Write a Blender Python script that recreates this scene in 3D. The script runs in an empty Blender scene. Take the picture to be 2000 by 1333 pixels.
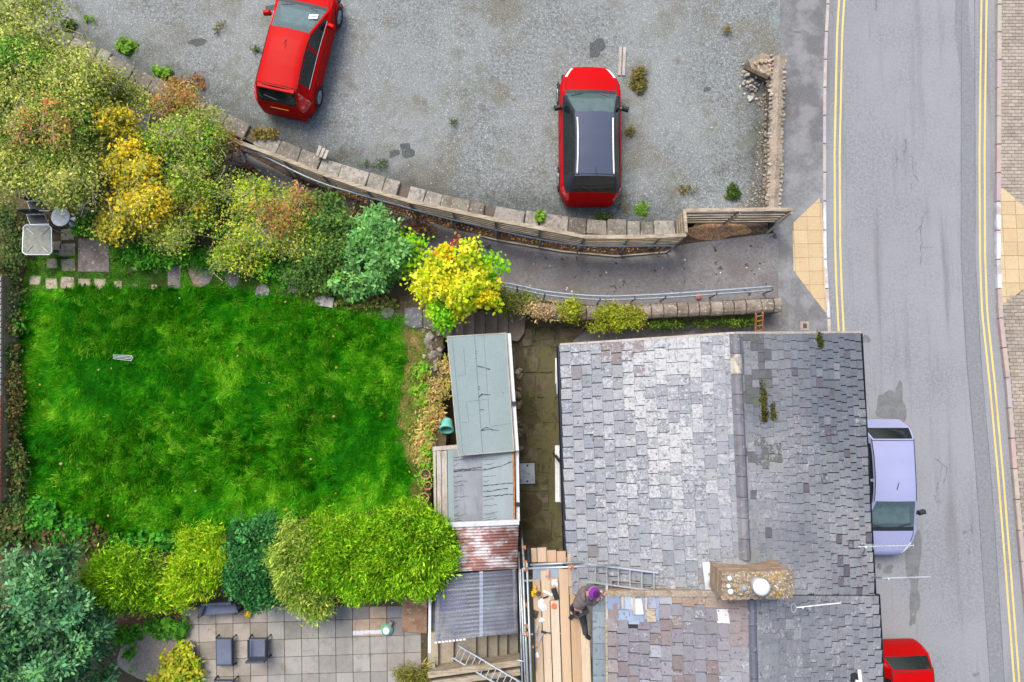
import bpy, bmesh, math, random
import numpy as np
from mathutils import Vector, Matrix, Euler
rng = np.random.default_rng(7); random.seed(7)
scn = bpy.context.scene
COL = scn.collection
PI = math.pi
# ------------------------------------------------------------------ camera, world, sun, exposure
H = 20.6; F = 1333.0; PITCH = math.atan(103.5 / 1333)     # drone height, focal length in photo pixels, tilt
cam = bpy.data.cameras.new('camera'); cam.sensor_width = 36; cam.lens = 36 * F / 2000; cam.clip_end = 2000
camo = bpy.data.objects.new('camera', cam); COL.objects.link(camo)
camo.location = (0, 0, H); camo.rotation_euler = (PITCH, 0, 0); scn.camera = camo
SUN_EL, SUN_AZ = math.radians(58), math.radians(-30)       # high hazy sun
w = bpy.data.worlds.new('World'); scn.world = w; w.use_nodes = True
wn = w.node_tree.nodes; wl = w.node_tree.links
sky = wn.new('ShaderNodeTexSky'); sky.sky_type = 'NISHITA'; sky.sun_disc = False
sky.sun_elevation = SUN_EL; sky.sun_rotation = SUN_AZ; sky.dust_density = 4.0; sky.air_density = 1.0; sky.ozone_density = 1.0
wl.new(sky.outputs[0], wn['Background'].inputs[0]); wn['Background'].inputs[1].default_value = 0.12
sd = bpy.data.lights.new('sun', 'SUN'); sd.energy = 1.4; sd.angle = math.radians(28); sd.color = (1.0, 0.965, 0.85)
so = bpy.data.objects.new('sun', sd); COL.objects.link(so)
sdir = Vector((math.sin(SUN_AZ) * math.cos(SUN_EL), math.cos(SUN_AZ) * math.cos(SUN_EL), math.sin(SUN_EL)))
so.rotation_euler = sdir.to_track_quat('Z', 'Y').to_euler(); so.location = (0, 0, 40)
scn.view_settings.view_transform = 'Standard'; scn.view_settings.look = 'None'
scn.view_settings.gamma = 1.0; scn.view_settings.use_curve_mapping = False
scn.view_settings.exposure = 1.4
scn.render.engine = 'CYCLES'
scn.render.resolution_x = 1024; scn.render.resolution_y = 682

# ------------------------------------------------------------------ geometry helpers
CA, SA = math.cos(PITCH), math.sin(PITCH)
def P(u, v, z=0.0):
    """world point at height z seen at photo pixel (u, v)"""
    x = (u - 1000) / F; y = -(v - 666.5) / F
    t = (z - H) / (y * SA - CA)
    return Vector((x * t, (y * CA + SA) * t, z))
def S(z): return (H - z) / F                               # metres per photo pixel at height z
def lerp(a, b, t): return a + (b - a) * t
def C(r, g, b, k=1.0):
    """albedo for a colour as it appears in daylight (sRGB 0-255)"""
    f = lambda c: ((c / 255 + .055) / 1.055) ** 2.4 if c > 10 else c / 255 / 12.92
    return (min(.9, f(r) / 1.7 * k), min(.9, f(g) / 1.7 * k), min(.9, f(b) / 1.7 * k))
def itp(x, xs, ys): return float(np.interp(x, xs, ys))
def zcar(u): return itp(u, [0, 900, 1250, 1530], [.85, .72, .46, .16])      # car park level
def zpath(u): return itp(u, [250, 640, 1000, 1300, 1540], [.95, .7, .3, .12, .115])
ZG = 1.3                                                   # garden level
def vnoise(x, y, s, seed=0):
    x = np.asarray(x, float) * s + seed * 17.3; y = np.asarray(y, float) * s - seed * 9.1
    xi = np.floor(x).astype(np.int64); yi = np.floor(y).astype(np.int64); fx = x - xi; fy = y - yi
    fx = fx * fx * (3 - 2 * fx); fy = fy * fy * (3 - 2 * fy)
    def h(a, b):
        n = (a * 374761393 + b * 668265263 + seed * 1442695) & 0x7fffffff
        n = ((n ^ (n >> 13)) * 1274126177) & 0x7fffffff
        return ((n ^ (n >> 16)) & 0xffff) / 65535.0
    return (h(xi, yi) * (1 - fx) + h(xi + 1, yi) * fx) * (1 - fy) + (h(xi, yi + 1) * (1 - fx) + h(xi + 1, yi + 1) * fx) * fy

def wm(o):
    if o is None: return Matrix.Identity(4)
    if o.parent is None: return o.matrix_basis.copy()
    return wm(o.parent) @ o.matrix_parent_inverse @ o.matrix_basis
def put(o, parent=None, world=True):
    COL.objects.link(o)
    if parent is not None:
        o.parent = parent
        if world: o.matrix_parent_inverse = wm(parent).inverted()
    return o
def tag(o, label=None, cat=None, group=None, kind=None):
    if label: o['label'] = label
    if cat: o['category'] = cat
    if group: o['group'] = group
    if kind: o['kind'] = kind
    return o
def thing(name, label, cat, loc=(0, 0, 0), rotz=0, group=None):
    o = bpy.data.objects.new(name, None); o.location = loc; o.rotation_euler = (0, 0, rotz)
    o.empty_display_size = .2; COL.objects.link(o)
    return tag(o, label, cat, group)

def box_vf(sx, sy, sz, ch=0.0):
    x, y, z = sx / 2, sy / 2, sz / 2
    if ch <= 0:
        v = [(-x, -y, -z), (x, -y, -z), (x, y, -z), (-x, y, -z), (-x, -y, z), (x, -y, z), (x, y, z), (-x, y, z)]
        return v, [(0, 3, 2, 1), (4, 5, 6, 7), (0, 1, 5, 4), (1, 2, 6, 5), (2, 3, 7, 6), (3, 0, 4, 7)]
    a, b = x - ch, y - ch; zz = z - ch                      # chamfered top edge
    v = [(-x, -y, -z), (x, -y, -z), (x, y, -z), (-x, y, -z), (-x, -y, zz), (x, -y, zz), (x, y, zz), (-x, y, zz),
         (-a, -b, z), (a, -b, z), (a, b, z), (-a, b, z)]
    return v, [(0, 3, 2, 1), (8, 9, 10, 11), (0, 1, 5, 4), (1, 2, 6, 5), (2, 3, 7, 6), (3, 0, 4, 7),
               (4, 5, 9, 8), (5, 6, 10, 9), (6, 7, 11, 10), (7, 4, 8, 11)]

class MB:
    def __init__(s): s.v = []; s.f = []; s.c = []
    def add(s, v, f, M=None, col=None):
        b = len(s.v)
        s.v += [tuple(M @ Vector(p)) for p in v] if M is not None else [tuple(p) for p in v]
        s.f += [tuple(i + b for i in q) for q in f]
        if col is not None: s.c += [tuple(col)] * len(v)
        return s
    def box(s, c, size, rz=0, M=None, ch=0.0, col=None):
        v, f = box_vf(*size, ch)
        m = Matrix.Translation(c) @ (M.to_4x4() if M is not None else Matrix.Rotation(rz, 4, 'Z'))
        return s.add(v, f, m, col)
    def bar(s, p0, p1, w, h, ch=0.0, up=Vector((0, 0, 1))):
        p0 = Vector(p0); p1 = Vector(p1); d = p1 - p0; L = d.length; x = d.normalized()
        y = up.cross(x)
        if y.length < 1e-4: y = Vector((0, 1, 0)).cross(x)
        y.normalize(); z = x.cross(y)
        m = Matrix((x, y, z)).transposed()
        return s.box((p0 + p1) / 2, (L, w, h), M=m, ch=ch)
    def tube(s, p0, p1, r0, r1=None, n=8, cap=True):
        return s.poly([p0, p1], [r0, r0 if r1 is None else r1], n, cap)
    def poly(s, pts, r, n=8, cap=True, closed=False):
        pts = [Vector(p) for p in pts]; k = len(pts)
        rs = r if isinstance(r, (list, tuple)) else [r] * k
        b = len(s.v); ref = None
        for i, p in enumerate(pts):
            if closed: d = pts[(i + 1) % k] - pts[i - 1]
            else: d = pts[min(i + 1, k - 1)] - pts[max(i - 1, 0)]
            d.normalize()
            if ref is None: ref = Vector((0, 0, 1)) if abs(d.z) < .9 else Vector((1, 0, 0))
            a = d.cross(ref); a.normalize(); c = a.cross(d); ref = c
            for j in range(n):
                t = 2 * PI * j / n; q = p + (a * math.cos(t) + c * math.sin(t)) * rs[i]; s.v.append(tuple(q))
        for i in range(k if closed else k - 1):
            i2 = (i + 1) % k
            for j in range(n):
                s.f.append((b + i * n + j, b + i * n + (j + 1) % n, b + i2 * n + (j + 1) % n, b + i2 * n + j))
        if cap and not closed:
            s.f.append(tuple(b + j for j in reversed(range(n)))); s.f.append(tuple(b + (k - 1) * n + j for j in range(n)))
        return s
    def lathe(s, c, prof, n=20, M=None):
        b = len(s.v); c = Vector(c)
        for r, z in prof:
            for j in range(n):
                t = 2 * PI * j / n; q = Vector((r * math.cos(t), r * math.sin(t), z))
                if M is not None: q = M @ q
                s.v.append(tuple(c + q))
        for i in range(len(prof) - 1):
            for j in range(n):
                s.f.append((b + i * n + j, b + i * n + (j + 1) % n, b + (i + 1) * n + (j + 1) % n, b + (i + 1) * n + j))
        if prof[0][0] > 1e-4: s.f.append(tuple(b + j for j in reversed(range(n))))
        if prof[-1][0] > 1e-4: s.f.append(tuple(b + (len(prof) - 1) * n + j for j in range(n)))
        return s
    def prism(s, top, zb):
        """polygon of world points, walls down to zb (number or list)"""
        n = len(top); b = len(s.v); zb = zb if isinstance(zb, (list, tuple)) else [zb] * n
        ar = sum(top[i][0] * top[(i + 1) % n][1] - top[(i + 1) % n][0] * top[i][1] for i in range(n))
        if ar < 0: top = list(reversed(top)); zb = list(reversed(zb))
        s.v += [tuple(p) for p in top] + [(p[0], p[1], z) for p, z in zip(top, zb)]
        s.f.append(tuple(b + i for i in range(n))); s.f.append(tuple(b + n + i for i in reversed(range(n))))
        for i in range(n): j = (i + 1) % n; s.f.append((b + i, b + n + i, b + n + j, b + j))
        return s
    def mesh(s, name, mat, smooth=False):
        me = bpy.data.meshes.new(name); me.from_pydata(s.v, [], s.f)
        if mat: me.materials.append(mat)
        if s.c:
            a = me.color_attributes.new('Col', 'FLOAT_COLOR', 'POINT')
            a.data.foreach_set('color', np.array([(*c, 1) if len(c) == 3 else c for c in s.c], dtype=np.float32).ravel())
        if smooth: me.polygons.foreach_set('use_smooth', [True] * len(me.polygons))
        me.update(); return me
    def build(s, name, mat, parent=None, smooth=False, bevel=0, world=True):
        o = bpy.data.objects.new(name, s.mesh(name, mat, smooth)); put(o, parent, world)
        if bevel:
            m = o.modifiers.new('b', 'BEVEL'); m.width = bevel; m.segments = 1; m.limit_method = 'ANGLE'
        return o

def struct(o): o['kind'] = 'structure'; return o
def resample(pts, step):
    pts = [Vector(p) for p in pts]; out = [pts[0]]; 
    d = [0]
    for a, b in zip(pts, pts[1:]): d.append(d[-1] + (b - a).length)
    n = max(1, round(d[-1] / step)); arr = np.array([list(p) for p in pts])
    return [Vector([np.interp(d[-1] * i / n, d, arr[:, k]) for k in range(3)]) for i in range(n + 1)]
def smooth_pl(pts, it=2):
    """Chaikin"""
    pts = [Vector(p) for p in pts]
    for _ in range(it):
        q = [pts[0]]
        for a, b in zip(pts, pts[1:]): q += [a.lerp(b, .25), a.lerp(b, .75)]
        q.append(pts[-1]); pts = q
    return pts
def ribbon(mb, pts, w, z=None, jit=0):
    pts = [Vector(p) for p in pts]; b = len(mb.v); n = len(pts)
    for i, p in enumerate(pts):
        d = pts[min(i + 1, n - 1)] - pts[max(i - 1, 0)]; d.z = 0; d.normalize(); q = Vector((-d.y, d.x, 0))
        ww = (w[i] if isinstance(w, list) else w) / 2 * (1 + random.uniform(-jit, jit))
        mb.v.append(tuple(p + q * ww)); mb.v.append(tuple(p - q * ww))
    for i in range(n - 1): mb.f.append((b + 2 * i, b + 2 * i + 1, b + 2 * i + 3, b + 2 * i + 2))
    return mb
def fast_mesh(name, V, Fidx, cols, mat, smooth=False):
    """V (n,3), Fidx (m,k) equal-size polygons"""
    me = bpy.data.meshes.new(name); m, k = Fidx.shape
    me.vertices.add(len(V)); me.vertices.foreach_set('co', V.astype(np.float32).ravel())
    me.loops.add(m * k); me.loops.foreach_set('vertex_index', Fidx.astype(np.int32).ravel())
    me.polygons.add(m); me.polygons.foreach_set('loop_start', np.arange(0, m * k, k, dtype=np.int32))
    me.polygons.foreach_set('loop_total', np.full(m, k, dtype=np.int32))
    if smooth: me.polygons.foreach_set('use_smooth', np.ones(m, dtype=bool))
    if cols is not None:
        a = me.color_attributes.new('Col', 'FLOAT_COLOR', 'POINT')
        c4 = np.ones((len(V), 4), np.float32); c4[:, :3] = cols; a.data.foreach_set('color', c4.ravel())
    me.materials.append(mat); me.update(calc_edges=True); me.validate(); return me

# ------------------------------------------------------------------ materials
class NT:
    def __init__(s, name):
        s.m = bpy.data.materials.new(name); s.m.use_nodes = True; s.t = s.m.node_tree; s.t.nodes.clear()
        s.out = s.t.nodes.new('ShaderNodeOutputMaterial')
    def n(s, ty, **k):
        x = s.t.nodes.new(ty)
        for a, b in k.items(): setattr(x, a, b)
        return x
    def l(s, a, b): s.t.links.new(a, b)
    def pos(s, st=None):
        g = s.n('ShaderNodeNewGeometry')
        if st is None: return g.outputs['Position']
        v = s.n('ShaderNodeVectorMath', operation='MULTIPLY'); s.l(g.outputs['Position'], v.inputs[0]); v.inputs[1].default_value = st
        return v.outputs[0]
    def noise(s, scale, detail=5, rough=.6, st=None, dist=0):
        x = s.n('ShaderNodeTexNoise'); x.inputs['Scale'].default_value = scale; x.inputs['Detail'].default_value = detail
        x.inputs['Roughness'].default_value = rough; x.inputs['Distortion'].default_value = dist
        s.l(s.pos(st), x.inputs['Vector']); return x.outputs['Fac']
    def ramp(s, src, lo, hi, a=0.0, b=1.0):
        x = s.n('ShaderNodeMapRange'); x.clamp = True; x.interpolation_type = 'SMOOTHSTEP'
        x.inputs[1].default_value = lo; x.inputs[2].default_value = hi; x.inputs[3].default_value = a; x.inputs[4].default_value = b
        s.l(src, x.inputs[0]); return x.outputs[0]
    def mix(s, fac, a, b, mode='MIX'):
        x = s.n('ShaderNodeMix', data_type='RGBA', blend_type=mode)
        for k, i in ((fac, 0), (a, 6), (b, 7)):
            if isinstance(k, (int, float)): x.inputs[i].default_value = k
            elif isinstance(k, tuple): x.inputs[i].default_value = (*k, 1)
            else: s.l(k, x.inputs[i])
        return x.outputs[2]
def pmat(name, base, var=(), rough=.85, bump=(), spec=.3, metal=0, src=None, coat=0, contrast=None):
    """procedural surface: base colour, layers (scale, lo, hi, colour, strength[, detail, stretch]); bump layers (scale, strength, dist)"""
    g = NT(name); p = g.n('ShaderNodeBsdfPrincipled'); g.l(p.outputs[0], g.out.inputs[0])
    if src == 'obj': c = g.n('ShaderNodeObjectInfo').outputs['Color']
    elif src == 'attr':
        a = g.n('ShaderNodeAttribute'); a.attribute_name = 'Col'; c = a.outputs['Color']
    else:
        rg = g.n('ShaderNodeRGB'); rg.outputs[0].default_value = (*base, 1); c = rg.outputs[0]
    for L in var:
        sc, lo, hi, col, st = L[:5]; det = L[5] if len(L) > 5 else 5; stv = L[6] if len(L) > 6 else None
        f = g.ramp(g.noise(sc, det, st=stv), lo, hi, 0, st)
        if isinstance(col, tuple): c = g.mix(f, c, col)
        else: c = g.mix(f, c, (col, col, col), 'MULTIPLY')
    g.l(c, p.inputs['Base Color']); p.inputs['Roughness'].default_value = rough
    p.inputs['Specular IOR Level'].default_value = spec; p.inputs['Metallic'].default_value = metal
    p.inputs['Coat Weight'].default_value = coat; p.inputs['Coat Roughness'].default_value = .05
    prev = None
    for sc, st, di in bump:
        b = g.n('ShaderNodeBump'); b.inputs['Strength'].default_value = st; b.inputs['Distance'].default_value = di
        g.l(g.noise(sc, 4), b.inputs['Height'])
        if prev: g.l(prev, b.inputs['Normal'])
        prev = b.outputs[0]
    if prev: g.l(prev, p.inputs['Normal'])
    return g.m
def leafmat(name, trans=.42, rough=.6):
    g = NT(name); a = g.n('ShaderNodeAttribute'); a.attribute_name = 'Col'
    p = g.n('ShaderNodeBsdfPrincipled'); p.inputs['Roughness'].default_value = rough; p.inputs['Specular IOR Level'].default_value = .1
    t = g.n('ShaderNodeBsdfTranslucent'); m = g.n('ShaderNodeMixShader'); m.inputs[0].default_value = trans
    g.l(a.outputs['Color'], p.inputs['Base Color']); g.l(a.outputs['Color'], t.inputs['Color'])
    g.l(p.outputs[0], m.inputs[1]); g.l(t.outputs[0], m.inputs[2]); g.l(m.outputs[0], g.out.inputs[0]); return g.m
def glassmat(name, tint, alpha, rough=.03, base=(.015, .02, .022)):
    g = NT(name); t = g.n('ShaderNodeBsdfTransparent'); t.inputs[0].default_value = (*tint, 1)
    p = g.n('ShaderNodeBsdfPrincipled'); p.inputs['Base Color'].default_value = (*base, 1); p.inputs['Roughness'].default_value = rough
    p.inputs['Specular IOR Level'].default_value = .9
    m = g.n('ShaderNodeMixShader'); m.inputs[0].default_value = alpha
    g.l(t.outputs[0], m.inputs[1]); g.l(p.outputs[0], m.inputs[2]); g.l(m.outputs[0], g.out.inputs[0]); return g.m

M = {}
M['ground'] = pmat('far_ground', C(120, 118, 105), [(1.5, .4, .6, C(95, 100, 80), .8)])
M['gravel'] = pmat('gravel', C(179, 186, 185), [
    (11, .36, .64, .62, 1, 3), (17, .52, .68, C(206, 215, 216), .85, 2),
    (.35, .42, .62, C(190, 197, 197), .75, 3), (.42, .5, .68, C(150, 144, 126), .75, 6), (1.1, .55, .72, C(158, 146, 124), .6, 6), (.7, .56, .7, C(138, 144, 118), .6, 6),
    (.8, .6, .75, C(96, 104, 84), .6, 5), (9, .55, .75, C(120, 128, 130), .55, 6), (34, .54, .68, C(210, 216, 216), .75, 3), (30, .36, .46, .45, .8, 3)],
    rough=.95, bump=[(35, .9, .03), (5, .3, .05)])
M['gravel_dark'] = pmat('gravel_worn', C(112, 118, 118), [(9, .55, .75, C(90, 94, 92), .6), (34, .56, .68, C(190, 196, 196), .7, 3), (30, .36, .46, .45, .8, 3), (2, .55, .7, C(100, 100, 80), .6)], rough=.95, bump=[(35, .9, .03)])
M['road'] = pmat('road_asphalt', C(167, 169, 175), [
    (11, .36, .64, .8, 1, 3), (16, .54, .7, C(186, 188, 192), .7, 2),
    (.5, .45, .7, C(158, 158, 162), .8, 4), (.25, .4, .6, C(175, 177, 183), .7, 4), (1.6, .5, .75, C(140, 139, 142), .85, 6, (1.5, .1, 1)),
    (40, .55, .7, C(196, 198, 205), .5, 3), (36, .34, .46, .62, .7, 3)], rough=.88, bump=[(45, .5, .012)])
M['road_strip'] = pmat('road_trench_patch', C(156, 159, 163), [(11, .36, .64, .8, 1, 3), (1, .4, .7, C(148, 152, 158), .8), (40, .55, .7, C(190, 194, 198), .4, 3), (36, .34, .46, .65, .7, 3)], rough=.9, bump=[(45, .5, .012)])
M['pave_asph'] = pmat('pavement_asphalt', C(157, 158, 160), [(11, .36, .64, .78, 1, 3), (.6, .4, .6, C(122, 121, 122), .85, 5), (1.6, .45, .65, C(174, 174, 178), .6), (40, .55, .7, C(180, 180, 186), .4, 3), (36, .34, .46, .62, .7, 3)], rough=.9, bump=[(45, .5, .012)])
M['path'] = pmat('path_asphalt', C(154, 150, 151), [(11, .36, .64, .78, 1, 3), (.7, .45, .65, C(128, 122, 120), .85, 5), (2.5, .55, .7, C(136, 126, 114), .7), (40, .55, .7, C(150, 148, 148), .4, 3), (36, .34, .46, .6, .7, 3), (3.3, .66, .7, C(60, 58, 60), .8, 2)], rough=.9, bump=[(45, .5, .012)])
M['crack'] = pmat('crack_dark', C(108, 110, 116), [(20, .4, .6, C(134, 136, 140), .7)], rough=.95)
M['wet'] = pmat('wet_asphalt', C(120, 122, 124), [(11, .36, .64, .8, 1, 3), (3, .4, .6, C(132, 134, 135), .6)], rough=.6, bump=[(45, .5, .012)])
M['yellow'] = pmat('yellow_paint', C(226, 204, 128), [(1.5, .45, .7, C(214, 186, 120), .8), (25, .58, .68, C(168, 160, 140), .8, 4)], rough=.8)
M['whiteline'] = pmat('white_paint_worn', C(215, 218, 222), [(20, .5, .65, C(168, 170, 178), .8, 4)], rough=.8)
M['kerb'] = pmat('kerb_concrete', C(196, 184, 184), [(3, .45, .65, C(178, 160, 158), .8), (30, .5, .7, C(165, 152, 150), .5)], rough=.9, bump=[(30, .4, .01)], src='obj')
M['tile'] = pmat('slab_tinted', (1, 1, 1), [(.7, .45, .65, .8, .8, 6), (1.3, .5, .7, .8, .8), (3, .56, .7, C(150, 138, 116), .5, 6), (6, .45, .7, .85, .8), (30, .5, .68, .82, .6, 3), (16, .62, .7, .7, .6)], rough=.9, bump=[(25, .5, .012)], src='obj')
M['tile_attr'] = pmat('slab_tinted_many', (1, 1, 1), [(1.3, .5, .7, .82, .8), (6, .45, .7, .85, .8), (30, .5, .68, .82, .6, 3)], rough=.9, bump=[(25, .5, .012)], src='attr')
def slatemat(name, src):
    """tint from object or vertex colour; its alpha is how much pale lichen the slate carries"""
    m = pmat(name, (1, 1, 1), [(2.2, .5, .68, .84, .8), (9, .48, .7, .8, .8, 5), (40, .5, .7, .85, .6, 3), (5, .66, .74, C(176, 172, 150), .5, 6)], rough=.75, bump=[(14, .5, .01), (50, .3, .005)], src=src, spec=.35)
    t = m.node_tree; p = [n for n in t.nodes if n.type == 'BSDF_PRINCIPLED'][0]; base = p.inputs['Base Color'].links[0].from_socket
    if src == 'obj': al = t.nodes.new('ShaderNodeObjectInfo').outputs['Alpha']
    else: at = t.nodes.new('ShaderNodeAttribute'); at.attribute_name = 'Col'; al = at.outputs['Alpha']
    g_ = t.nodes.new('ShaderNodeNewGeometry'); prev = base
    for sc, k, colr, strength in ((8.5, 1.0, (186, 186, 190), .8), (19, .9, (202, 202, 202), .75)):
        nz = t.nodes.new('ShaderNodeTexNoise'); nz.inputs['Scale'].default_value = sc; nz.inputs['Detail'].default_value = 6; nz.inputs['Roughness'].default_value = .65; t.links.new(g_.outputs['Position'], nz.inputs['Vector'])
        ad = t.nodes.new('ShaderNodeMath'); ad.operation = 'MULTIPLY_ADD'; t.links.new(al, ad.inputs[0]); ad.inputs[1].default_value = .335 * k; t.links.new(nz.outputs['Fac'], ad.inputs[2])
        mr = t.nodes.new('ShaderNodeMapRange'); mr.inputs[1].default_value = .68; mr.inputs[2].default_value = .78; mr.inputs[4].default_value = strength; t.links.new(ad.outputs[0], mr.inputs[0])
        mx = t.nodes.new('ShaderNodeMix'); mx.data_type = 'RGBA'; t.links.new(mr.outputs[0], mx.inputs[0]); t.links.new(prev, mx.inputs[6]); mx.inputs[7].default_value = (*C(*colr), 1); prev = mx.outputs[2]
    nz = t.nodes.new('ShaderNodeTexNoise'); nz.inputs['Scale'].default_value = 15; nz.inputs['Detail'].default_value = 5; t.links.new(g_.outputs['Position'], nz.inputs['Vector'])
    mr = t.nodes.new('ShaderNodeMapRange'); mr.inputs[1].default_value = .61; mr.inputs[2].default_value = .67; mr.inputs[4].default_value = .75; t.links.new(nz.outputs['Fac'], mr.inputs[0])
    mx = t.nodes.new('ShaderNodeMix'); mx.data_type = 'RGBA'; t.links.new(mr.outputs[0], mx.inputs[0]); t.links.new(prev, mx.inputs[6]); mx.inputs[7].default_value = (*C(84, 86, 92), 1); t.links.new(mx.outputs[2], p.inputs['Base Color'])
    return m
M['slate'] = slatemat('slate', 'obj'); M['slate_attr'] = slatemat('slate_many', 'attr')
M['stone'] = pmat('stone_tinted', (1, 1, 1), [(3, .42, .66, .62, .9, 6), (8, .48, .68, C(112, 104, 96), .7, 6), (14, .58, .66, C(210, 206, 196), .8, 6), (5, .6, .72, C(108, 112, 72), .6, 6), (30, .4, .6, .82, .6)],
                  rough=.95, bump=[(10, .6, .03), (40, .5, .01)], src='obj')
M['rubble'] = pmat('rubble_mortar', C(186, 170, 152), [(4, .45, .65, C(154, 138, 120), .8), (12, .5, .7, C(200, 186, 168), .7), (30, .4, .5, .6, .7)], rough=.95, bump=[(12, .9, .04), (40, .5, .01)])
M['wallstone'] = pmat('wall_masonry', C(110, 100, 92), [(3, .45, .65, C(90, 84, 72), .8), (6, .55, .7, C(84, 92, 50), .7)], rough=.95, bump=[(8, .9, .04)])
M['wood_old'] = pmat('weathered_timber', C(190, 176, 154), [(2, .4, .65, C(160, 144, 122), .8), (3, .45, .65, C(126, 114, 98), .7, 6, (1, 8, 8)), (20, .5, .7, .75, .6)], rough=.9, bump=[(15, .4, .01)])
M['wood_grey'] = pmat('grey_timber', C(196, 188, 178), [(2, .4, .65, C(170, 160, 150), .8), (8, .5, .7, C(140, 130, 120), .7, 5, (4, .5, 1)), (12, .64, .7, C(90, 82, 76), .8)], rough=.9)
M['wood_dark'] = pmat('dark_timber', C(96, 82, 68), [(4, .4, .65, C(66, 56, 46), .8)], rough=.9)
M['board'] = pmat('scaffold_board', (1, 1, 1), [(2, .4, .7, .86, .8, 5, (6, .6, 1)), (14, .5, .68, .82, .7, 5, (5, .4, 1)), (7, .66, .72, .6, .7)], rough=.85, src='obj')
M['steel'] = pmat('galvanised_steel', C(196, 204, 210), [(4, .45, .7, C(160, 168, 174), .8), (12, .62, .7, C(140, 120, 100), .5)], rough=.42, metal=.6)
M['rail'] = pmat('galvanised_handrail', C(178, 192, 206), [(5, .45, .7, C(150, 160, 172), .8)], rough=.45, metal=.5)
M['alu'] = pmat('aluminium', C(218, 224, 230), [(8, .5, .7, C(180, 186, 192), .7)], rough=.35, metal=.6)
M['rust'] = pmat('rusty_iron', C(190, 130, 84), [(9, .45, .65, C(140, 84, 50), .8)], rough=.9)
M['felt'] = pmat('green_roof_felt', C(142, 158, 158), [(.8, .4, .65, C(152, 168, 168), .7), (1.6, .5, .7, C(140, 158, 160), .7), (60, .5, .7, C(176, 192, 194), .5, 2)], rough=.95, bump=[(60, .4, .006)])
M['felt_grey'] = pmat('grey_roof_felt', C(140, 143, 150), [(1, .4, .65, C(158, 164, 170), .8), (3, .5, .7, C(126, 126, 132), .7, 5, (3, .5, 1)), (60, .5, .7, C(170, 174, 180), .4, 2)], rough=.95, bump=[(60, .4, .006)])
M['felt_pale'] = pmat('pale_roof_felt', C(158, 172, 176), [(2, .4, .65, C(150, 160, 166), .8, 5, (2, .5, 1)), (60, .5, .7, C(180, 190, 194), .4, 2)], rough=.95, bump=[(60, .4, .006)])
M['bitumen'] = pmat('bitumen_streak', C(62, 70, 74), rough=.6)
M['upvc'] = pmat('white_upvc', C(236, 238, 242), [(5, .5, .7, C(206, 206, 206), .6)], rough=.4)
M['black'] = pmat('black_plastic', C(38, 44, 52), [(6, .5, .7, C(60, 66, 74), .6)], rough=.45)
M['rubber'] = pmat('tyre_rubber', C(46, 46, 48), [(20, .5, .7, C(64, 64, 66), .6)], rough=.8)
M['render'] = pmat('pebbledash_render', C(214, 208, 196), [(1.5, .4, .7, C(190, 184, 170), .8), (40, .4, .6, .85, .6)], rough=.95, bump=[(40, .5, .01)])
M['roofdeck'] = pmat('roof_underlay', C(52, 54, 58), rough=.95)
M['ridge'] = pmat('ridge_tile', C(132, 126, 138), [(4, .45, .65, C(110, 108, 118), .8), (14, .6, .7, C(200, 200, 200), .7)], rough=.85, src='obj')
M['lead'] = pmat('lead_flashing', C(160, 172, 186), [(3, .4, .65, C(140, 150, 162), .8)], rough=.55)
def brickmat(name, c1, c2, mortar, sc):
    g = NT(name); p = g.n('ShaderNodeBsdfPrincipled'); g.l(p.outputs[0], g.out.inputs[0]); p.inputs['Roughness'].default_value = .9
    b = g.n('ShaderNodeTexBrick'); b.inputs['Color1'].default_value = (*c1, 1); b.inputs['Color2'].default_value = (*c2, 1); b.inputs['Mortar'].default_value = (*mortar, 1)
    b.inputs['Scale'].default_value = sc; b.inputs['Brick Width'].default_value = .9; b.inputs['Row Height'].default_value = .3; b.inputs['Mortar Size'].default_value = .03
    sep = g.n('ShaderNodeSeparateXYZ'); g.l(g.pos(), sep.inputs[0]); ad = g.n('ShaderNodeMath', operation='ADD'); g.l(sep.outputs[0], ad.inputs[0]); g.l(sep.outputs[1], ad.inputs[1])
    cb = g.n('ShaderNodeCombineXYZ'); g.l(ad.outputs[0], cb.inputs[0]); g.l(sep.outputs[2], cb.inputs[1]); g.l(cb.outputs[0], b.inputs['Vector'])
    c = g.mix(g.ramp(g.noise(5, 5), .4, .7, 0, .7), b.outputs[0], tuple(x * .6 for x in c1)); g.l(c, p.inputs['Base Color'])
    return g.m
M['brick'] = brickmat('red_brown_brick', C(168, 142, 118), C(146, 118, 96), C(184, 166, 146), 4)
M['flaunch'] = pmat('lichened_mortar', C(206, 190, 160), [(14, .45, .56, C(236, 224, 196), .9, 3), (20, .36, .46, C(130, 114, 96), .8, 3), (5, .56, .68, C(206, 160, 60), .7), (9, .62, .68, C(250, 246, 236), .8)], rough=.95, bump=[(18, 1, .05)])
M['white'] = pmat('white_ceramic', C(250, 250, 252), [(6, .5, .7, C(228, 228, 228), .5)], rough=.4)
M['rustsheet'] = pmat('rusty_corrugated', C(214, 208, 212), [(2.6, .42, .56, C(140, 88, 80), .9, 6, (.8, 1.5, 1)), (5, .52, .66, C(176, 110, 92), .8, 6, (.6, 2, 1)), (9, .58, .68, C(110, 66, 58), .7, 5)], rough=.7, spec=.4)
M['paleflash'] = pmat('pale_flashing', C(210, 214, 220), [(4, .5, .7, C(170, 160, 156), .8), (9, .62, .7, C(120, 80, 66), .7)], rough=.6)
M['soil'] = pmat('garden_soil', C(96, 84, 64), [(2, .42, .6, C(70, 66, 40), .8), (8, .5, .7, C(120, 104, 80), .7), (3, .55, .7, C(70, 92, 36), .7)], rough=1, bump=[(12, .8, .03)])
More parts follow.
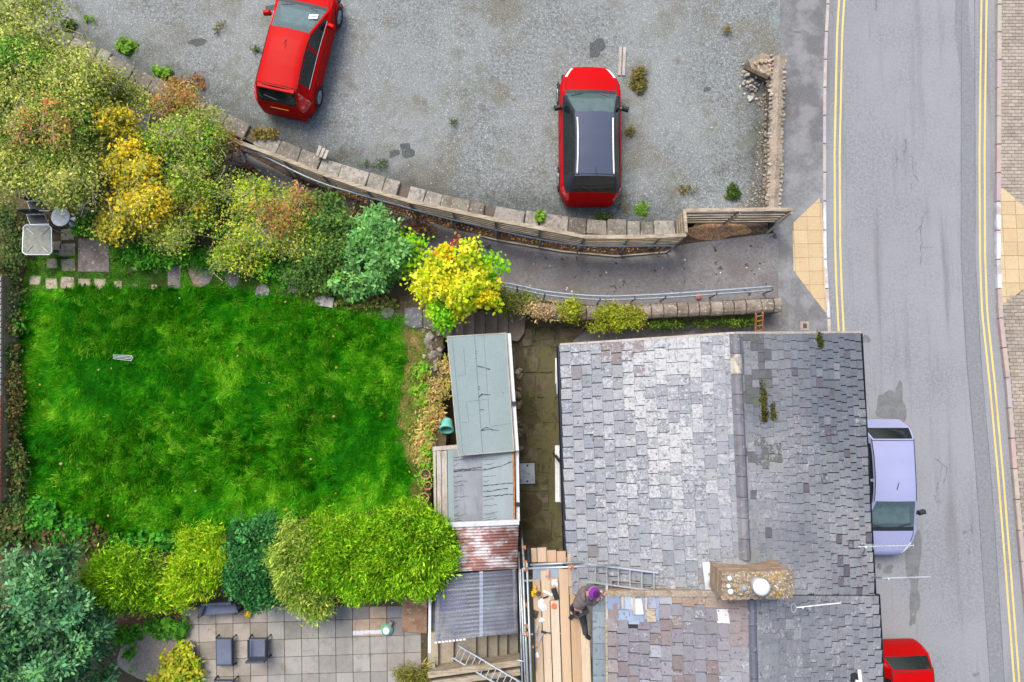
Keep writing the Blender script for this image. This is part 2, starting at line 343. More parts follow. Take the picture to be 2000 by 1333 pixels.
M['lawn_soil'] = pmat('lawn_ground', C(44, 100, 16), [(1.5, .42, .6, C(66, 140, 20), .7), (5, .55, .7, C(84, 130, 34), .5)], rough=1, bump=[(20, .8, .03)])
M['pea'] = pmat('pea_shingle', C(216, 200, 184), [(9, .45, .65, C(188, 172, 154), .8), (36, .5, .64, C(214, 200, 188), .8, 3), (34, .36, .46, .5, .8, 3)], rough=.95, bump=[(35, .8, .03)])
M['leaflitter'] = pmat('leaf_litter', C(90, 74, 62), [(12, .45, .6, C(60, 50, 42), .8), (20, .58, .66, C(136, 110, 84), .7), (4, .5, .65, C(50, 44, 40), .7)], rough=1, bump=[(20, .8, .03)])
M['yardstone'] = pmat('mossy_flagstone', (1, 1, 1), [(1.2, .4, .58, C(100, 98, 60), .85, 6), (4, .45, .62, C(82, 74, 58), .8, 6), (5, .45, .68, .75, .8), (20, .5, .7, .8, .6), (3, .62, .74, C(110, 116, 50), .6)], rough=.92, bump=[(12, .5, .02)], src='obj')
M['blockjoint'] = pmat('block_paving_joint', C(134, 126, 116), [(5, .4, .6, C(108, 102, 94), .7)], rough=1)
M['yardjoint'] = pmat('yard_joint', C(104, 98, 72), [(4, .45, .65, C(104, 108, 58), .8), (9, .5, .7, C(80, 72, 56), .7)], rough=1)
M['terracotta'] = pmat('terracotta', C(196, 142, 104), [(8, .45, .65, C(224, 178, 140), .7), (5, .55, .7, C(150, 106, 80), .6)], rough=.9)
M['potsoil'] = pmat('pot_soil', C(110, 90, 60), [(15, .4, .6, C(70, 56, 40), .8)], rough=1)
M['turq'] = pmat('turquoise_plastic', C(116, 196, 184), [(6, .5, .7, C(140, 212, 200), .6)], rough=.5)
M['rattan'] = pmat('dark_rattan', C(76, 84, 100), [(30, .45, .6, C(56, 62, 76), .7, 2)], rough=.6)
M['cushion'] = pmat('slate_blue_cushion', C(104, 112, 134), [(3, .4, .6, C(116, 124, 146), .7), (60, .45, .6, .85, .5, 2)], rough=.9)
M['yplastic'] = pmat('yellow_plastic', C(240, 190, 10), [(6, .5, .7, C(220, 160, 10), .6)], rough=.45)
M['oplastic'] = pmat('orange_plastic', C(238, 120, 84), [(8, .5, .7, C(226, 96, 60), .5)], rough=.5)
M['redplastic'] = pmat('red_plastic', C(206, 110, 108), [(8, .5, .7, C(200, 70, 70), .5)], rough=.5)
M['green_pl'] = pmat('green_plastic', C(120, 200, 172), [(8, .5, .7, C(96, 176, 146), .5)], rough=.5)
M['bark'] = pmat('bark', C(120, 100, 80), [(9, .4, .6, C(84, 70, 54), .8)], rough=.95)
M['twig'] = pmat('pale_twig', C(196, 186, 150), [(9, .4, .6, C(150, 136, 104), .7)], rough=.9)
M['leaf'] = leafmat('leaf'); M['grass'] = leafmat('grass_blade', .42, .6); M['needle'] = leafmat('conifer_spray', .4, .6)
M['paper'] = pmat('white_paper', C(244, 246, 250), [(10, .5, .7, C(230, 232, 236), .5)], rough=.8)
M['skin'] = pmat('skin', C(222, 176, 156), [(20, .4, .6, C(206, 156, 136), .5)], rough=.6)
M['hoodie'] = pmat('taupe_hoodie', C(128, 114, 112), [(5, .4, .65, C(108, 96, 96), .8), (60, .4, .6, .88, .5, 2)], rough=.95, bump=[(9, .5, .02)])
M['trousers'] = pmat('charcoal_trousers', C(72, 74, 78), [(6, .4, .65, C(56, 58, 62), .8)], rough=.95, bump=[(9, .5, .02)])
M['purple'] = pmat('purple_knit', C(136, 50, 150), [(30, .4, .6, C(110, 36, 126), .7)], rough=.95, bump=[(40, .5, .01)])
M['lilac'] = pmat('lilac_knit', C(186, 130, 190), [(30, .4, .6, C(166, 106, 172), .7)], rough=.95)
def paint(name, c, metal=.0, dirt=.12):
    return pmat(name, c, [(.9, .4, .7, tuple(x * .93 for x in c), .8), (6, .55, .75, tuple(min(1, x * .9 + .004) for x in c), dirt * 3, 6), (50, .6, .75, tuple(min(1, x * .85 + .008) for x in c), .25, 2)], rough=.42, spec=.06, metal=metal, coat=.0)
M['red1'] = paint('red_car_paint', C(200, 8, 5)); M['red2'] = paint('crimson_car_paint', C(196, 2, 8)); M['red3'] = paint('red_street_car_paint', C(196, 5, 6))
M['blackroof'] = paint('dark_roof_paint', C(84, 92, 112)); M['lav'] = paint('lavender_car_paint', C(168, 173, 212), .0)
M['glass'] = glassmat('windscreen_glass', (.78, .87, .87), .42, .05, C(126, 152, 155)); M['darkglass'] = glassmat('tinted_glass', (.25, .3, .31), .6, .04, (.012, .018, .02))  # windscreen's teal-grey base colour has the sky reflection painted in
M['interior'] = pmat('car_interior', C(120, 134, 138), [(5, .4, .65, C(80, 90, 96), .8)], rough=.85)
M['seat'] = pmat('car_seat', C(92, 100, 106), [(9, .4, .65, C(56, 62, 68), .8)], rough=.95)
M['lamp'] = pmat('headlamp_lens', C(232, 236, 242), [(9, .5, .7, C(196, 202, 210), .6)], rough=.12, spec=.6)
M['taillamp'] = pmat('tail_lamp_lens', C(214, 40, 40), [(9, .5, .7, C(240, 200, 200), .6)], rough=.15, spec=.6)
M['plate'] = pmat('yellow_number_plate', C(240, 176, 30), [(40, .5, .6, C(226, 150, 20), .4)], rough=.5)
M['rim'] = pmat('alloy_rim', C(206, 210, 214), [(9, .5, .7, C(150, 154, 158), .6)], rough=.35, metal=.5)
def polymat():
    g = NT('clear_corrugated_plastic'); t = g.n('ShaderNodeBsdfTransparent'); t.inputs[0].default_value = (.9, .92, .97, 1)
    p = g.n('ShaderNodeBsdfPrincipled'); p.inputs['Roughness'].default_value = .4
    c = g.mix(g.ramp(g.noise(1.6, 5), .4, .7), C(170, 174, 190), C(206, 208, 216)); g.l(c, p.inputs['Base Color'])
    m = g.n('ShaderNodeMixShader'); m.inputs[0].default_value = .26
    g.l(t.outputs[0], m.inputs[1]); g.l(p.outputs[0], m.inputs[2]); g.l(m.outputs[0], g.out.inputs[0]); return g.m
M['clear'] = polymat()
# ================================================================== SETTING
def strip_mesh(name, us, vtop, vbot, zf, mat, parent=None, skirt=None):
    """sheet between two pixel curves, one column of vertices per u; optional skirt down to z"""
    mb = MB(); n = len(us)
    for u in us: mb.v.append(tuple(P(u, vtop(u), zf(u)))); mb.v.append(tuple(P(u, vbot(u), zf(u))))
    for i in range(n - 1): mb.f.append((2 * i, 2 * i + 1, 2 * i + 3, 2 * i + 2))
    if skirt is not None:
        for i in range(n - 1):
            a, b = 2 * i + 1, 2 * i + 3; k = len(mb.v)
            mb.v += [(mb.v[a][0], mb.v[a][1], skirt), (mb.v[b][0], mb.v[b][1], skirt)]; mb.f.append((a, k, k + 1, b))
    return mb.build(name, mat, parent)
def pxpoly(pts, z): return [P(u, v, z) for u, v in pts]
def flat(name, pts, z, mat, parent=None):
    mb = MB(); q = pxpoly(pts, z); ar = sum(q[i].x * q[(i + 1) % len(q)].y - q[(i + 1) % len(q)].x * q[i].y for i in range(len(q)))
    if ar < 0: q.reverse()
    mb.v = [tuple(p) for p in q]; mb.f = [tuple(range(len(q)))]
    return mb.build(name, mat, parent)
def blob(u, v, ru, rv, z, n=28, jag=.25, seed=0):
    r = random.Random(seed); ph = [r.uniform(0, 6.28) for _ in range(5)]; out = []
    for i in range(n):
        t = 2 * PI * i / n; k = 1 + jag * sum(math.sin(t * (j + 2) + ph[j]) / (j + 1.5) for j in range(5)) * .6
        out.append((u + ru * k * math.cos(t), v + rv * k * math.sin(t)))
    return out

g = MB().add([(-300, -300, -.7), (300, -300, -.7), (300, 300, -.7), (-300, 300, -.7)], [(0, 1, 2, 3)]).build('ground', M['ground']); struct(g)

# ---- road
KL = [(1620, -250), (1618, 0), (1613, 100), (1611, 200), (1611, 300), (1611, 400), (1611.5, 500), (1615, 560), (1619, 620), (1623, 700), (1634, 900), (1646, 1100), (1660, 1333), (1675, 1600)]
KR = [(1944, -250), (1944, 0), (1943, 200), (1942, 400), (1942, 520), (1946, 620), (1961, 750), (1974, 925), (1986, 1060), (2012, 1333), (2035, 1600)]
def interp_line(L, v): return itp(v, [p[1] for p in L], [p[0] for p in L])
vs = list(range(-250, 1601, 50))
road = MB()
for v in vs: road.v += [tuple(P(interp_line(KL, v), v, 0)), tuple(P(interp_line(KR, v), v, 0))]
for i in range(len(vs) - 1): road.f.append((2 * i, 2 * i + 2, 2 * i + 3, 2 * i + 1))
road = struct(road.build('road', M['road']))
def vline(name, L, w, z, mat, parent, v0=-250, v1=1600, step=25, jit=0):
    mb = MB(); ribbon(mb, [P(interp_line(L, v), v, z) for v in np.arange(v0, v1 + 1, step)], w, jit=jit); return mb.build(name, mat, parent)
vline('trench_patch', [(1882, -250), (1878, 60), (1891, 150), (1891, 500), (1902, 700), (1915, 850), (1927, 1000), (1948, 1333), (1960, 1600)], .43, .004, M['road_strip'], road)
for L in ([(1882, -250), (1878, 60), (1877, 500), (1888, 700), (1901, 850), (1912, 1000), (1934, 1333), (1950, 1600)], [(1904, -250), (1904, 60), (1905, 500), (1916, 700), (1929, 850), (1941, 1000), (1962, 1333), (1976, 1600)]):
    vline('crack', L, .018, .008, M['crack'], road, jit=.6)
YR1 = [(1918, -250), (1917, 0), (1916, 60), (1913, 300), (1914, 500), (1918, 610), (1933, 750), (1949, 925), (1963, 1100), (1981, 1333), (1998, 1600)]
YL1 = [(1641, -250), (1639, 0), (1635, 60), (1630, 300), (1631, 480), (1634, 570), (1638, 650), (1645, 800)]
for L, v1 in ((YR1, 1600), (YL1, 720)):
    vline('yellow_line', L, .062, .005, M['yellow'], road, v1=v1, jit=.06)
    vline('yellow_line', [(u + 10, v) for u, v in L], .062, .005, M['yellow'], road, v1=v1, jit=.06)
def crack(pts, z, w=.02, parent=road, amp=3, mat='crack'):
    q = resample([P(u, v, z) for u, v in pts], .07)
    for p in q[1:-1]: p.x += random.uniform(-.012, .012) * amp; p.y += random.uniform(-.012, .012) * amp
    mb = MB(); ribbon(mb, q, [w * random.uniform(.3, 1.3) for _ in q]); return mb.build('crack', M[mat], parent)
for pts, w_ in (([(1768, 273), (1769, 285), (1766, 298)], .06), ([(1752, 305), (1751, 318)], .05), ([(1780, 305), (1783, 325), (1788, 345), (1795, 355)], .025), ([(1778, 360), (1783, 372)], .03),
                ([(1813, 413), (1802, 425), (1800, 440), (1788, 452)], .025), ([(1799, 440), (1800, 490), (1798, 520)], .025), ([(1798, 485), (1822, 482)], .02), ([(1711, 0), (1712, 22)], .05),
                ([(1824, 895), (1840, 905), (1834, 940), (1828, 960)], .03), ([(1840, 905), (1850, 915), (1843, 945)], .025), ([(1825, 968), (1830, 980), (1838, 982)], .03), ([(1895, 1025), (1900, 1040)], .04)):
    crack(pts, .006, w_)
for i, (u, v, a, b) in enumerate([(1735, 800, 26, 30), (1728, 783, 12, 14), (1758, 790, 10, 40), (1784, 1092, 12, 78), (1786, 1170, 8, 42), (1735, 1113, 10, 8), (1717, 1107, 5, 5), (1782, 1212, 5, 12), (1690, 663, 8, 9), (1884, 1040, 4, 3), (1893, 1078, 3, 4), (1906, 1318, 6, 4)]):
    flat('wet_stain', blob(u, v, a, b, 0, 40, .55, i), .0032 + i * .0002, M['wet'], road)

# ---- pavements and kerbs
PW = struct(MB().prism([Vector((P(u, v, 0).x - .1, P(u, v, 0).y, .115)) for u, v in KL] + [P(u, v, .115) for u, v in [(1490, 1600), (1490, 680), (1515, 620), (1512, 425), (1518, 110), (1522, -250)]], -.5).build('pavement', M['pave_asph']))
PE = struct(MB().prism([Vector((P(u, v, 0).x + .12, P(u, v, 0).y, .105)) for u, v in KR] + [P(2400, 1600, .105), P(2400, -250, .105)], -.5).build('pavement', M['blockjoint']))
def kerbs(L, side, parent, colf, wpx):
    pts = resample([P(u, v, 0) for u, v in L], .02); d = 0; k0 = 0
    step = int(.915 / .02)
    for k in range(0, len(pts) - step, step):
        a, b = pts[k], pts[k + step - 1]; m = (a + b) / 2
        t = (b - a).normalized(); nrm = Vector((-t.y, t.x, 0)) * side
        # project for colour
        mb = MB().bar(a + nrm * wpx / 2 + Vector((0, 0, .03)), b + nrm * wpx / 2 + Vector((0, 0, .03)), wpx, .19, ch=.018)
        o = mb.build('kerb_stone', M['kerb'], parent); o.color = (*colf(m), 1)
def kcolL(p):
    return C(222, 226, 232) if P(0, 610, 0).y < p.y < P(0, 380, 0).y else C(*[c + random.randint(-8, 6) for c in (194, 188, 186)])
def kcolR(p):
    return C(216, 220, 228) if P(0, 590, 0).y < p.y < P(0, 370, 0).y else C(*[c + random.randint(-8, 6) for c in (190, 176, 168)])
kerbs(KL, -1, PW, kcolL, .115); kerbs(KR, 1, PE, kcolR, .135)

def clip_poly(cell, poly):
    """clip convex cell by convex polygon (2-D)"""
    ar = sum(poly[i][0] * poly[(i + 1) % len(poly)][1] - poly[(i + 1) % len(poly)][0] * poly[i][1] for i in range(len(poly)))
    if ar < 0: poly = poly[::-1]
    out = cell
    for i in range(len(poly)):
        a, b = poly[i], poly[(i + 1) % len(poly)]; src = out; out = []
        if not src: break
        side = lambda p: (b[0] - a[0]) * (p[1] - a[1]) - (b[1] - a[1]) * (p[0] - a[0])
        for j in range(len(src)):
            p, q = src[j], src[(j + 1) % len(src)]; sp, sq = side(p), side(q)
            if sp >= 0: out.append(p)
            if (sp >= 0) != (sq >= 0): t = sp / (sp - sq); out.append((p[0] + (q[0] - p[0]) * t, p[1] + (q[1] - p[1]) * t))
    return out
def tactilemat():
    g = NT('tactile_blister_paving'); p = g.n('ShaderNodeBsdfPrincipled'); p.inputs['Roughness'].default_value = .9; g.l(p.outputs[0], g.out.inputs[0])
    sc = g.n('ShaderNodeVectorMath', operation='SCALE'); g.l(g.pos(), sc.inputs[0]); sc.inputs['Scale'].default_value = 2 * PI / .0667
    sp = g.n('ShaderNodeSeparateXYZ'); g.l(sc.outputs[0], sp.inputs[0])
    a = g.n('ShaderNodeMath', operation='SINE'); b = g.n('ShaderNodeMath', operation='SINE'); g.l(sp.outputs[0], a.inputs[0]); g.l(sp.outputs[1], b.inputs[0])
    m = g.n('ShaderNodeMath', operation='MULTIPLY'); g.l(a.outputs[0], m.inputs[0]); g.l(b.outputs[0], m.inputs[1])
    oc = g.n('ShaderNodeObjectInfo').outputs['Color']
    c = g.mix(g.ramp(g.noise(2, 5), .4, .7, 0, .6), oc, C(206, 176, 130)); c = g.mix(g.ramp(g.noise(14, 5), .5, .7, 0, .6), c, (.8, .8, .8), 'MULTIPLY')
    c = g.mix(g.ramp(m.outputs[0], .25, .8, 0, .5), c, (1.22, 1.22, 1.22), 'MULTIPLY'); g.l(c, p.inputs['Base Color'])
    bp = g.n('ShaderNodeBump'); bp.inputs['Strength'].default_value = .8; bp.inputs['Distance'].default_value = .01; g.l(g.ramp(m.outputs[0], .2, .8), bp.inputs['Height']); g.l(bp.outputs[0], p.inputs['Normal'])
    return g.m
M['tactile'] = tactilemat()
def vgrey(c, d):
    k = random.randint(-d, d); return C(*[x + k for x in c])
def slabs_grid(name, poly_px, z, size, origin_px, rot, parent, colf, mat, gap=.008, th=.05):
    poly = [(p.x, p.y) for p in pxpoly(poly_px, z)]; o = P(*origin_px, z)
    ex = Vector((math.cos(rot), math.sin(rot))); ey = Vector((-ex.y, ex.x)); n = 14; res = []
    for i in range(-n, n):
        for j in range(-n * 2, n * 2):
            cs = []
            for a, b in ((0, 0), (1, 0), (1, 1), (0, 1)):
                x = (i + a) * size[0] + (gap if a == 0 else -gap); y = (j + b) * size[1] + (gap if b == 0 else -gap)
                cs.append((o.x + ex.x * x + ey.x * y, o.y + ex.y * x + ey.y * y))
            c = clip_poly(cs, poly)
            if len(c) < 3: continue
            ar = abs(sum(c[k][0] * c[(k + 1) % len(c)][1] - c[(k + 1) % len(c)][0] * c[k][1] for k in range(len(c)))) / 2
            if ar < size[0] * size[1] * .06: continue
            zz = z + random.uniform(-.003, .003)
            ob = MB().prism([(x, y, zz) for x, y in c], zz - th).build(name, mat, parent); ob.color = (*colf(c[0]), 1); res.append(ob)
    return res
tc = lambda p: vgrey((208, 184, 144), 6)
slabs_grid('tactile_slab', [(1604.5, 383), (1548, 437), (1550, 530), (1614, 613)], .124, (.42, .42), (1577, 450), .01, PW, tc, M['tactile'], .005)
slabs_grid('tactile_slab', [(1952.5, 362), (2060, 455), (2060, 515), (1955.5, 600)], .119, (.42, .42), (1984, 420), .0, PE, tc, M['tactile'], .005)
# joint between gravel and pavement, drain covers
ribbon(mb := MB(), [P(1521, v, .121) for v in range(0, 112, 8)], .03, jit=.5); mb.build('edge_line', M['whiteline'], PW)
for pts, w_ in (([(1512, 448), (1515, 500), (1511, 575)], .03), ([(1512, 470), (1548, 472)], .02), ([(1545, 528), (1548, 545), (1580, 580), (1616, 620)], .02), ([(1540, 125), (1548, 118), (1555, 130)], .03), ([(1556, 140), (1566, 150), (1562, 165), (1568, 170)], .04), ([(1540, 55), (1556, 65), (1570, 60), (1580, 66)], .06)):
    crack(pts, .119, w_, PW)
M['drain'] = pmat('drain_frame', C(176, 162, 156), [(12, .4, .6, C(150, 138, 134), .7)], rough=.8)
dc = thing('drain_cover', 'small square pinkish metal cover set in the pavement near the house corner', 'drain cover', P(1572, 637, .117))
c0 = P(1572, 637, .118)
MB().box(c0 + Vector((0, 0, .003)), (.27, .27, .014)).build('frame', M['drain'], dc)
MB().box(c0 + Vector((0, 0, .008)), (.12, .14, .014)).build('lid', M['wood_dark'], dc)
# block paving on the far pavement
blk = []
poly_t = [(p.x, p.y) for p in pxpoly([(1951, 364), (2062, 455), (2062, 515), (1954, 598)], .11)]
def inside(p, poly):
    r = False
    for i in range(len(poly)):
        a, b = poly[i], poly[i - 1]
        if (a[1] > p[1]) != (b[1] > p[1]) and p[0] < (b[0] - a[0]) * (p[1] - a[1]) / (b[1] - a[1]) + a[0]: r = not r
    return r
ytop = P(0, -40, .11).y; ybot = P(0, 1373, .11).y; row = 0; y = ytop
unit_block = MB(); unit_block.box((0, 0, 0), (1, 1, 1)); ub = None
while y > ybot:
    v = 666.5 + 0; 
    # kerb x at this y (search pixel row)
    vv = (ytop - y) / (ytop - ybot) * 1413 - 40
    x0 = P(interp_line(KR, vv), vv, 0).x + .145
    for i in range(5):
        x = x0 + .1 + (i - .5 * (row % 2)) * .207
        if x < x0 + .03: x = x0 - .0035
        if x > P(2030, vv, .11).x: continue
        if inside((x, y), poly_t) or inside((x + .1, y), poly_t): continue
        blk.append((x, y))
    y -= .107; row += 1
ub = MB().box((0, 0, 0), (.197, .097, .03), ch=.006).mesh('paving_block', M['tile'])
vis = sorted(blk, key=lambda p: p[0])[:300]; vs_ = set(vis); rest = MB()
def bcol(): return C(*[c + d for c, d in zip((176, 164, 150), [random.randint(-12, 10)] * 3)])
for p in blk:
    if p in vs_:
        o = bpy.data.objects.new('paving_block', ub); put(o, PE); o.matrix_basis = Matrix.Translation((p[0], p[1], .104 + random.uniform(-.002, .003))); o.color = (*bcol(), 1)
    else: rest.box((p[0], p[1], .104), (.197, .097, .03), ch=.006, col=bcol())
tag(rest.build('paving_blocks', M['tile_attr'], PE), kind='stuff')

# ---- car park
COP = [(-120, -60), (0, 4), (60, 38), (105, 66), (150, 90), (230, 128), (330, 183), (430, 232), (500, 268), (560, 297), (640, 327), (720, 353), (800, 377), (880, 399), (960, 416), (1040, 430), (1120, 440), (1200, 446), (1270, 447), (1322, 444)]
def vcop(u):
    if u > 1322: return 424 if u > 1342 else 444
    return itp(u, [p[0] for p in COP], [p[1] for p in COP])
cpm = MB(); us = list(np.arange(-150, 1500, 22)) + [1518, 1524]; nr_ = 26
for u in us:
    for k in range(nr_ + 1):
        v = lerp(vcop(u), -260, (k / nr_) ** 1.5); cpm.v.append(tuple(P(u, v, zcar(u))))
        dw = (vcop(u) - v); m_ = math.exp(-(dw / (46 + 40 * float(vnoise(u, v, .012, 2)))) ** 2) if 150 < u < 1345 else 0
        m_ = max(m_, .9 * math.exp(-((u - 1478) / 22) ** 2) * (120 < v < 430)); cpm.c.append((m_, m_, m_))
for i in range(len(us) - 1):
    for k in range(nr_): a = i * (nr_ + 1) + k; cpm.f.append((a, a + nr_ + 1, a + nr_ + 2, a + 1))
_b = len(cpm.v)
for i, u in enumerate(us): p_ = cpm.v[i * (nr_ + 1)]; cpm.v.append((p_[0], p_[1], -.4)); cpm.c.append((1, 1, 1))
for i in range(len(us) - 1): cpm.f.append((i * (nr_ + 1), _b + i, _b + i + 1, (i + 1) * (nr_ + 1)))
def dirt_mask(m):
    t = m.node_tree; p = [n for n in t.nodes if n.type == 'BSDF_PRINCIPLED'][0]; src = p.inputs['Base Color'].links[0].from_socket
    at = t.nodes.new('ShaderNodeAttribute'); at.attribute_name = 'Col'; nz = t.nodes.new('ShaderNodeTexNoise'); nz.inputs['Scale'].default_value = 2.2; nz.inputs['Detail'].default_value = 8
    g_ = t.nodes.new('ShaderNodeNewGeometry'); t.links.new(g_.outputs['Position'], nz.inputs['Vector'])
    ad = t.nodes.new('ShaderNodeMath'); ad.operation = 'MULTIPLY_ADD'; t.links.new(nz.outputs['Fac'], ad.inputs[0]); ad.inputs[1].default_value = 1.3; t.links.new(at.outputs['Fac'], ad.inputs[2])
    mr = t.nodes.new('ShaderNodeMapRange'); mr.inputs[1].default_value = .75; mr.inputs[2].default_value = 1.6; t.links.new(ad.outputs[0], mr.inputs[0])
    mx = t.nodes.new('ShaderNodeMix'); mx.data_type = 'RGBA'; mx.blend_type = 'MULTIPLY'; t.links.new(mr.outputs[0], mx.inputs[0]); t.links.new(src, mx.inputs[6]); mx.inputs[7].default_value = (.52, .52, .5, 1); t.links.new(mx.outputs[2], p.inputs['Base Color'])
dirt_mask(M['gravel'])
carpark = struct(cpm.build('car_park', M['gravel']))
for i, (u, v, a, b) in enumerate([(386, 83, 14, 9), (1160, 95, 20, 18), (795, 295, 14, 14), (770, 300, 10, 8), (560, 15, 60, 8), (1380, 175, 8, 5)]):
    flat('oil_stain', blob(u, v, a, b, 0, 24, .5, 60 + i), zcar(u) + .006, M['gravel_dark'], carpark)

# ---- path and verges
def vN(u): return itp(u, [200, 400, 480, 600, 715, 800, 880, 968, 1100, 1205, 1300, 1330, 1540], [120, 250, 300, 365, 400, 424, 446, 468, 491, 500, 492, 478, 452])
def vS(u): return itp(u, [200, 330, 390, 440, 520, 600, 700, 800, 900, 971, 1064, 1172, 1300, 1512], [270, 325, 355, 380, 402, 432, 466, 505, 545, 566, 583, 592, 588, 576])
verge = struct(strip_mesh('path_verge', list(np.arange(200, 1516, 20)), lambda u: max(vN(u) - 42, vcop(u) + 12), lambda u: vS(u) + 32, lambda u: zpath(u) - .004, M['leaflitter'], skirt=-.4))
path = struct(strip_mesh('footpath', list(np.arange(200, 1528, 15)), vN, lambda u: vS(u) + 6, lambda u: zpath(u) + .006, M['path']))
mb = MB(); pts = [P(u, vN(u) + 1, zpath(u) + .03) for u in range(940, 1315, 12)]
for a, b in zip(pts, pts[1:]): mb.bar(a, b, .04, .07)
mb.build('edging_board', M['wood_old'], path)
struct(strip_mesh('wooded_bank', list(np.arange(-160, 420, 20)), lambda u: vcop(u) + 14, lambda u: 345, lambda u: .93, M['leaflitter'], skirt=-.4))

# ---- garden, patio base, yard
GAR = [(-160, 335), (330, 338), (400, 378), (520, 408), (600, 436), (700, 470), (800, 510), (900, 552), (960, 578), (960, 602), (872, 604), (868, 650), (852, 760), (872, 850), (870, 872), (842, 876), (842, 1185), (-160, 1185)]
garden = struct(MB().prism(pxpoly(GAR, ZG), -.5).build('garden_ground', M['soil']))
LAWN = [(42, 575), (120, 566), (300, 568), (420, 560), (520, 575), (610, 600), (700, 612), (785, 638), (796, 690), (784, 750), (772, 810), (788, 870), (806, 930), (798, 990), (600, 1010), (440, 1040), (330, 1060), (200, 1050), (60, 1010), (36, 900), (38, 700)]
lawn = struct(flat('lawn', LAWN, ZG + .006, M['lawn_soil']))
lowg = struct(MB().prism(pxpoly([(-160, 1180), (834, 1180), (834, 1600), (-160, 1600)], 1.2), -.5).build('patio_ground', M['soil']))
flat('shingle', blob(290, 1275, 62, 50, 1.2, 30, .3, 5), 1.206, M['pea'], lowg)
flat('red_edging_path', [(200, 1205), (362, 1180), (366, 1212), (215, 1228)], 1.206, pmat('reddish_soil', C(150, 108, 90), [(8, .4, .6, C(120, 84, 70), .8)], rough=.95), lowg)
yard = struct(MB().prism(pxpoly([(846, 596), (1060, 612), (1500, 612), (1500, 1600), (834, 1600), (834, 880), (846, 800)], .03), -.5).build('yard', M['yardjoint']))
struct(flat('passage', [(1175, 622), (1540, 606), (1540, 720), (1120, 720), (1120, 665)], .121, M['path']))
# flagstones in the yard, laid in irregular rows
yv = 640; rj = random.Random(3)
while yv < 1120:
    hgt = rj.uniform(34, 58); us = [1000 if yv < 860 else 1006]
    while us[-1] < 1100: us.append(us[-1] + rj.uniform(30, 56))
    for a, b in zip(us, us[1:]):
        j = lambda: rj.uniform(-4, 4)
        q = [P(a + 1.2 + j(), yv + 1 + j(), .07), P(b - 1.2 + j(), yv + 1 + j(), .07), P(b - 1.2 + j(), yv + hgt - 1.5 + j(), .07), P(a + 1.2 + j(), yv + hgt - 1.5 + j(), .07)]
        o = MB().prism(q, .0).build('flagstone', M['yardstone'], yard, bevel=.012); kk = rj.randint(-16, 8); o.color = (*C(124 + kk, 113 + kk, 96 + kk), 1)
    yv += hgt
for q, c in (([(1075, 645), (1092, 633), (1125, 660), (1105, 682)], (122, 100, 92)), ([(1050, 640), (1075, 640), (1085, 660), (1040, 668)], (104, 98, 76)), ([(1096, 640), (1150, 640), (1180, 655), (1130, 662)], (128, 108, 96))):
    o = MB().prism(pxpoly(q, .085), .0).build('flagstone', M['yardstone'], yard, bevel=.012); o.color = (*C(*c), 1)

for k, (u, v, a, b) in enumerate([(1030, 800, 16, 40), (1070, 700, 20, 26), (1015, 720, 10, 60), (1085, 980, 12, 60), (1035, 990, 20, 26), (1060, 860, 24, 20), (1040, 1045, 34, 22), (1075, 770, 12, 34), (1020, 870, 10, 26), (1085, 900, 10, 40)]):
    flat('soil_patch', blob(u, v, a, b, 0, 26, .6, 200 + k), .074 + k * .0006, M['yardjoint'] if k % 2 else M['soil'], yard)
# ---- stones
def rock_mesh(name, mat, seed, n=16, flatk=.7):
    r = np.random.default_rng(seed); p = r.normal(size=(n, 3)); p /= np.linalg.norm(p, axis=1)[:, None]; p *= r.uniform(.8, 1.1, (n, 1)) * .5
    p[:, 2] *= flatk; p = np.clip(p, -.42, .42)
    bm = bmesh.new()
    for q in p: bm.verts.new(q)
    res = bmesh.ops.convex_hull(bm, input=bm.verts); bmesh.ops.delete(bm, geom=[v for v in bm.verts if not v.link_faces], context='VERTS')
    me = bpy.data.meshes.new(name); bm.to_mesh(me); bm.free(); me.materials.append(mat); return me
ROCKS = [rock_mesh('stone', M['stone'], i) for i in range(9)]
def rock(name, p, size, parent, col, rz=None, tilt=.15):
    o = bpy.data.objects.new(name, random.choice(ROCKS)); put(o, parent)
    o.matrix_basis = Matrix.Translation(p) @ Euler((random.uniform(-tilt, tilt), random.uniform(-tilt, tilt), random.uniform(0, 6.28) if rz is None else rz)).to_matrix().to_4x4() @ Matrix.Diagonal((*size, 1))
    o.color = (*col, 1); return o
def jc(c, d=12):
    k = random.randint(-d, d); return C(*[max(0, min(255, x + k + random.randint(-1, 1))) for x in c])

# ---- curved retaining wall with coping stones
wall = thing('retaining_wall', 'long curved stone retaining wall with flat coping stones edging the gravel car park', 'wall', P(880, 399, .3))
line = [P(u, v, zcar(u) + .25) for u, v in COP]
fine = resample(smooth_pl(line, 1), .05)
mb = MB()
def off(pts, i, d):
    t = pts[min(i + 1, len(pts) - 1)] - pts[max(i - 1, 0)]; t.z = 0; t.normalize(); return pts[i] + Vector((t.y, -t.x, 0)) * d
n = len(fine); st = 8; ids = list(range(0, n, st)) + ([n - 1] if (n - 1) % st else [])
for i in ids:
    for d, dz in ((-.2, -.1), (.2, -.1), (.22, -1.6), (-.22, -1.6)): q = off(fine, i, d); mb.v.append((q.x, q.y, q.z + dz if dz > -1 else -.5))
for k in range(len(ids) - 1):
    a, b = 4 * k, 4 * k + 4
    for e in range(4): mb.f.append((a + e, a + (e + 1) % 4, b + (e + 1) % 4, b + e))
mb.f.append((0, 1, 2, 3)); e = 4 * (len(ids) - 1); mb.f.append((e + 3, e + 2, e + 1, e))
mb.build('wall_core', M['wallstone'], wall)
i = 6; rj = random.Random(11)
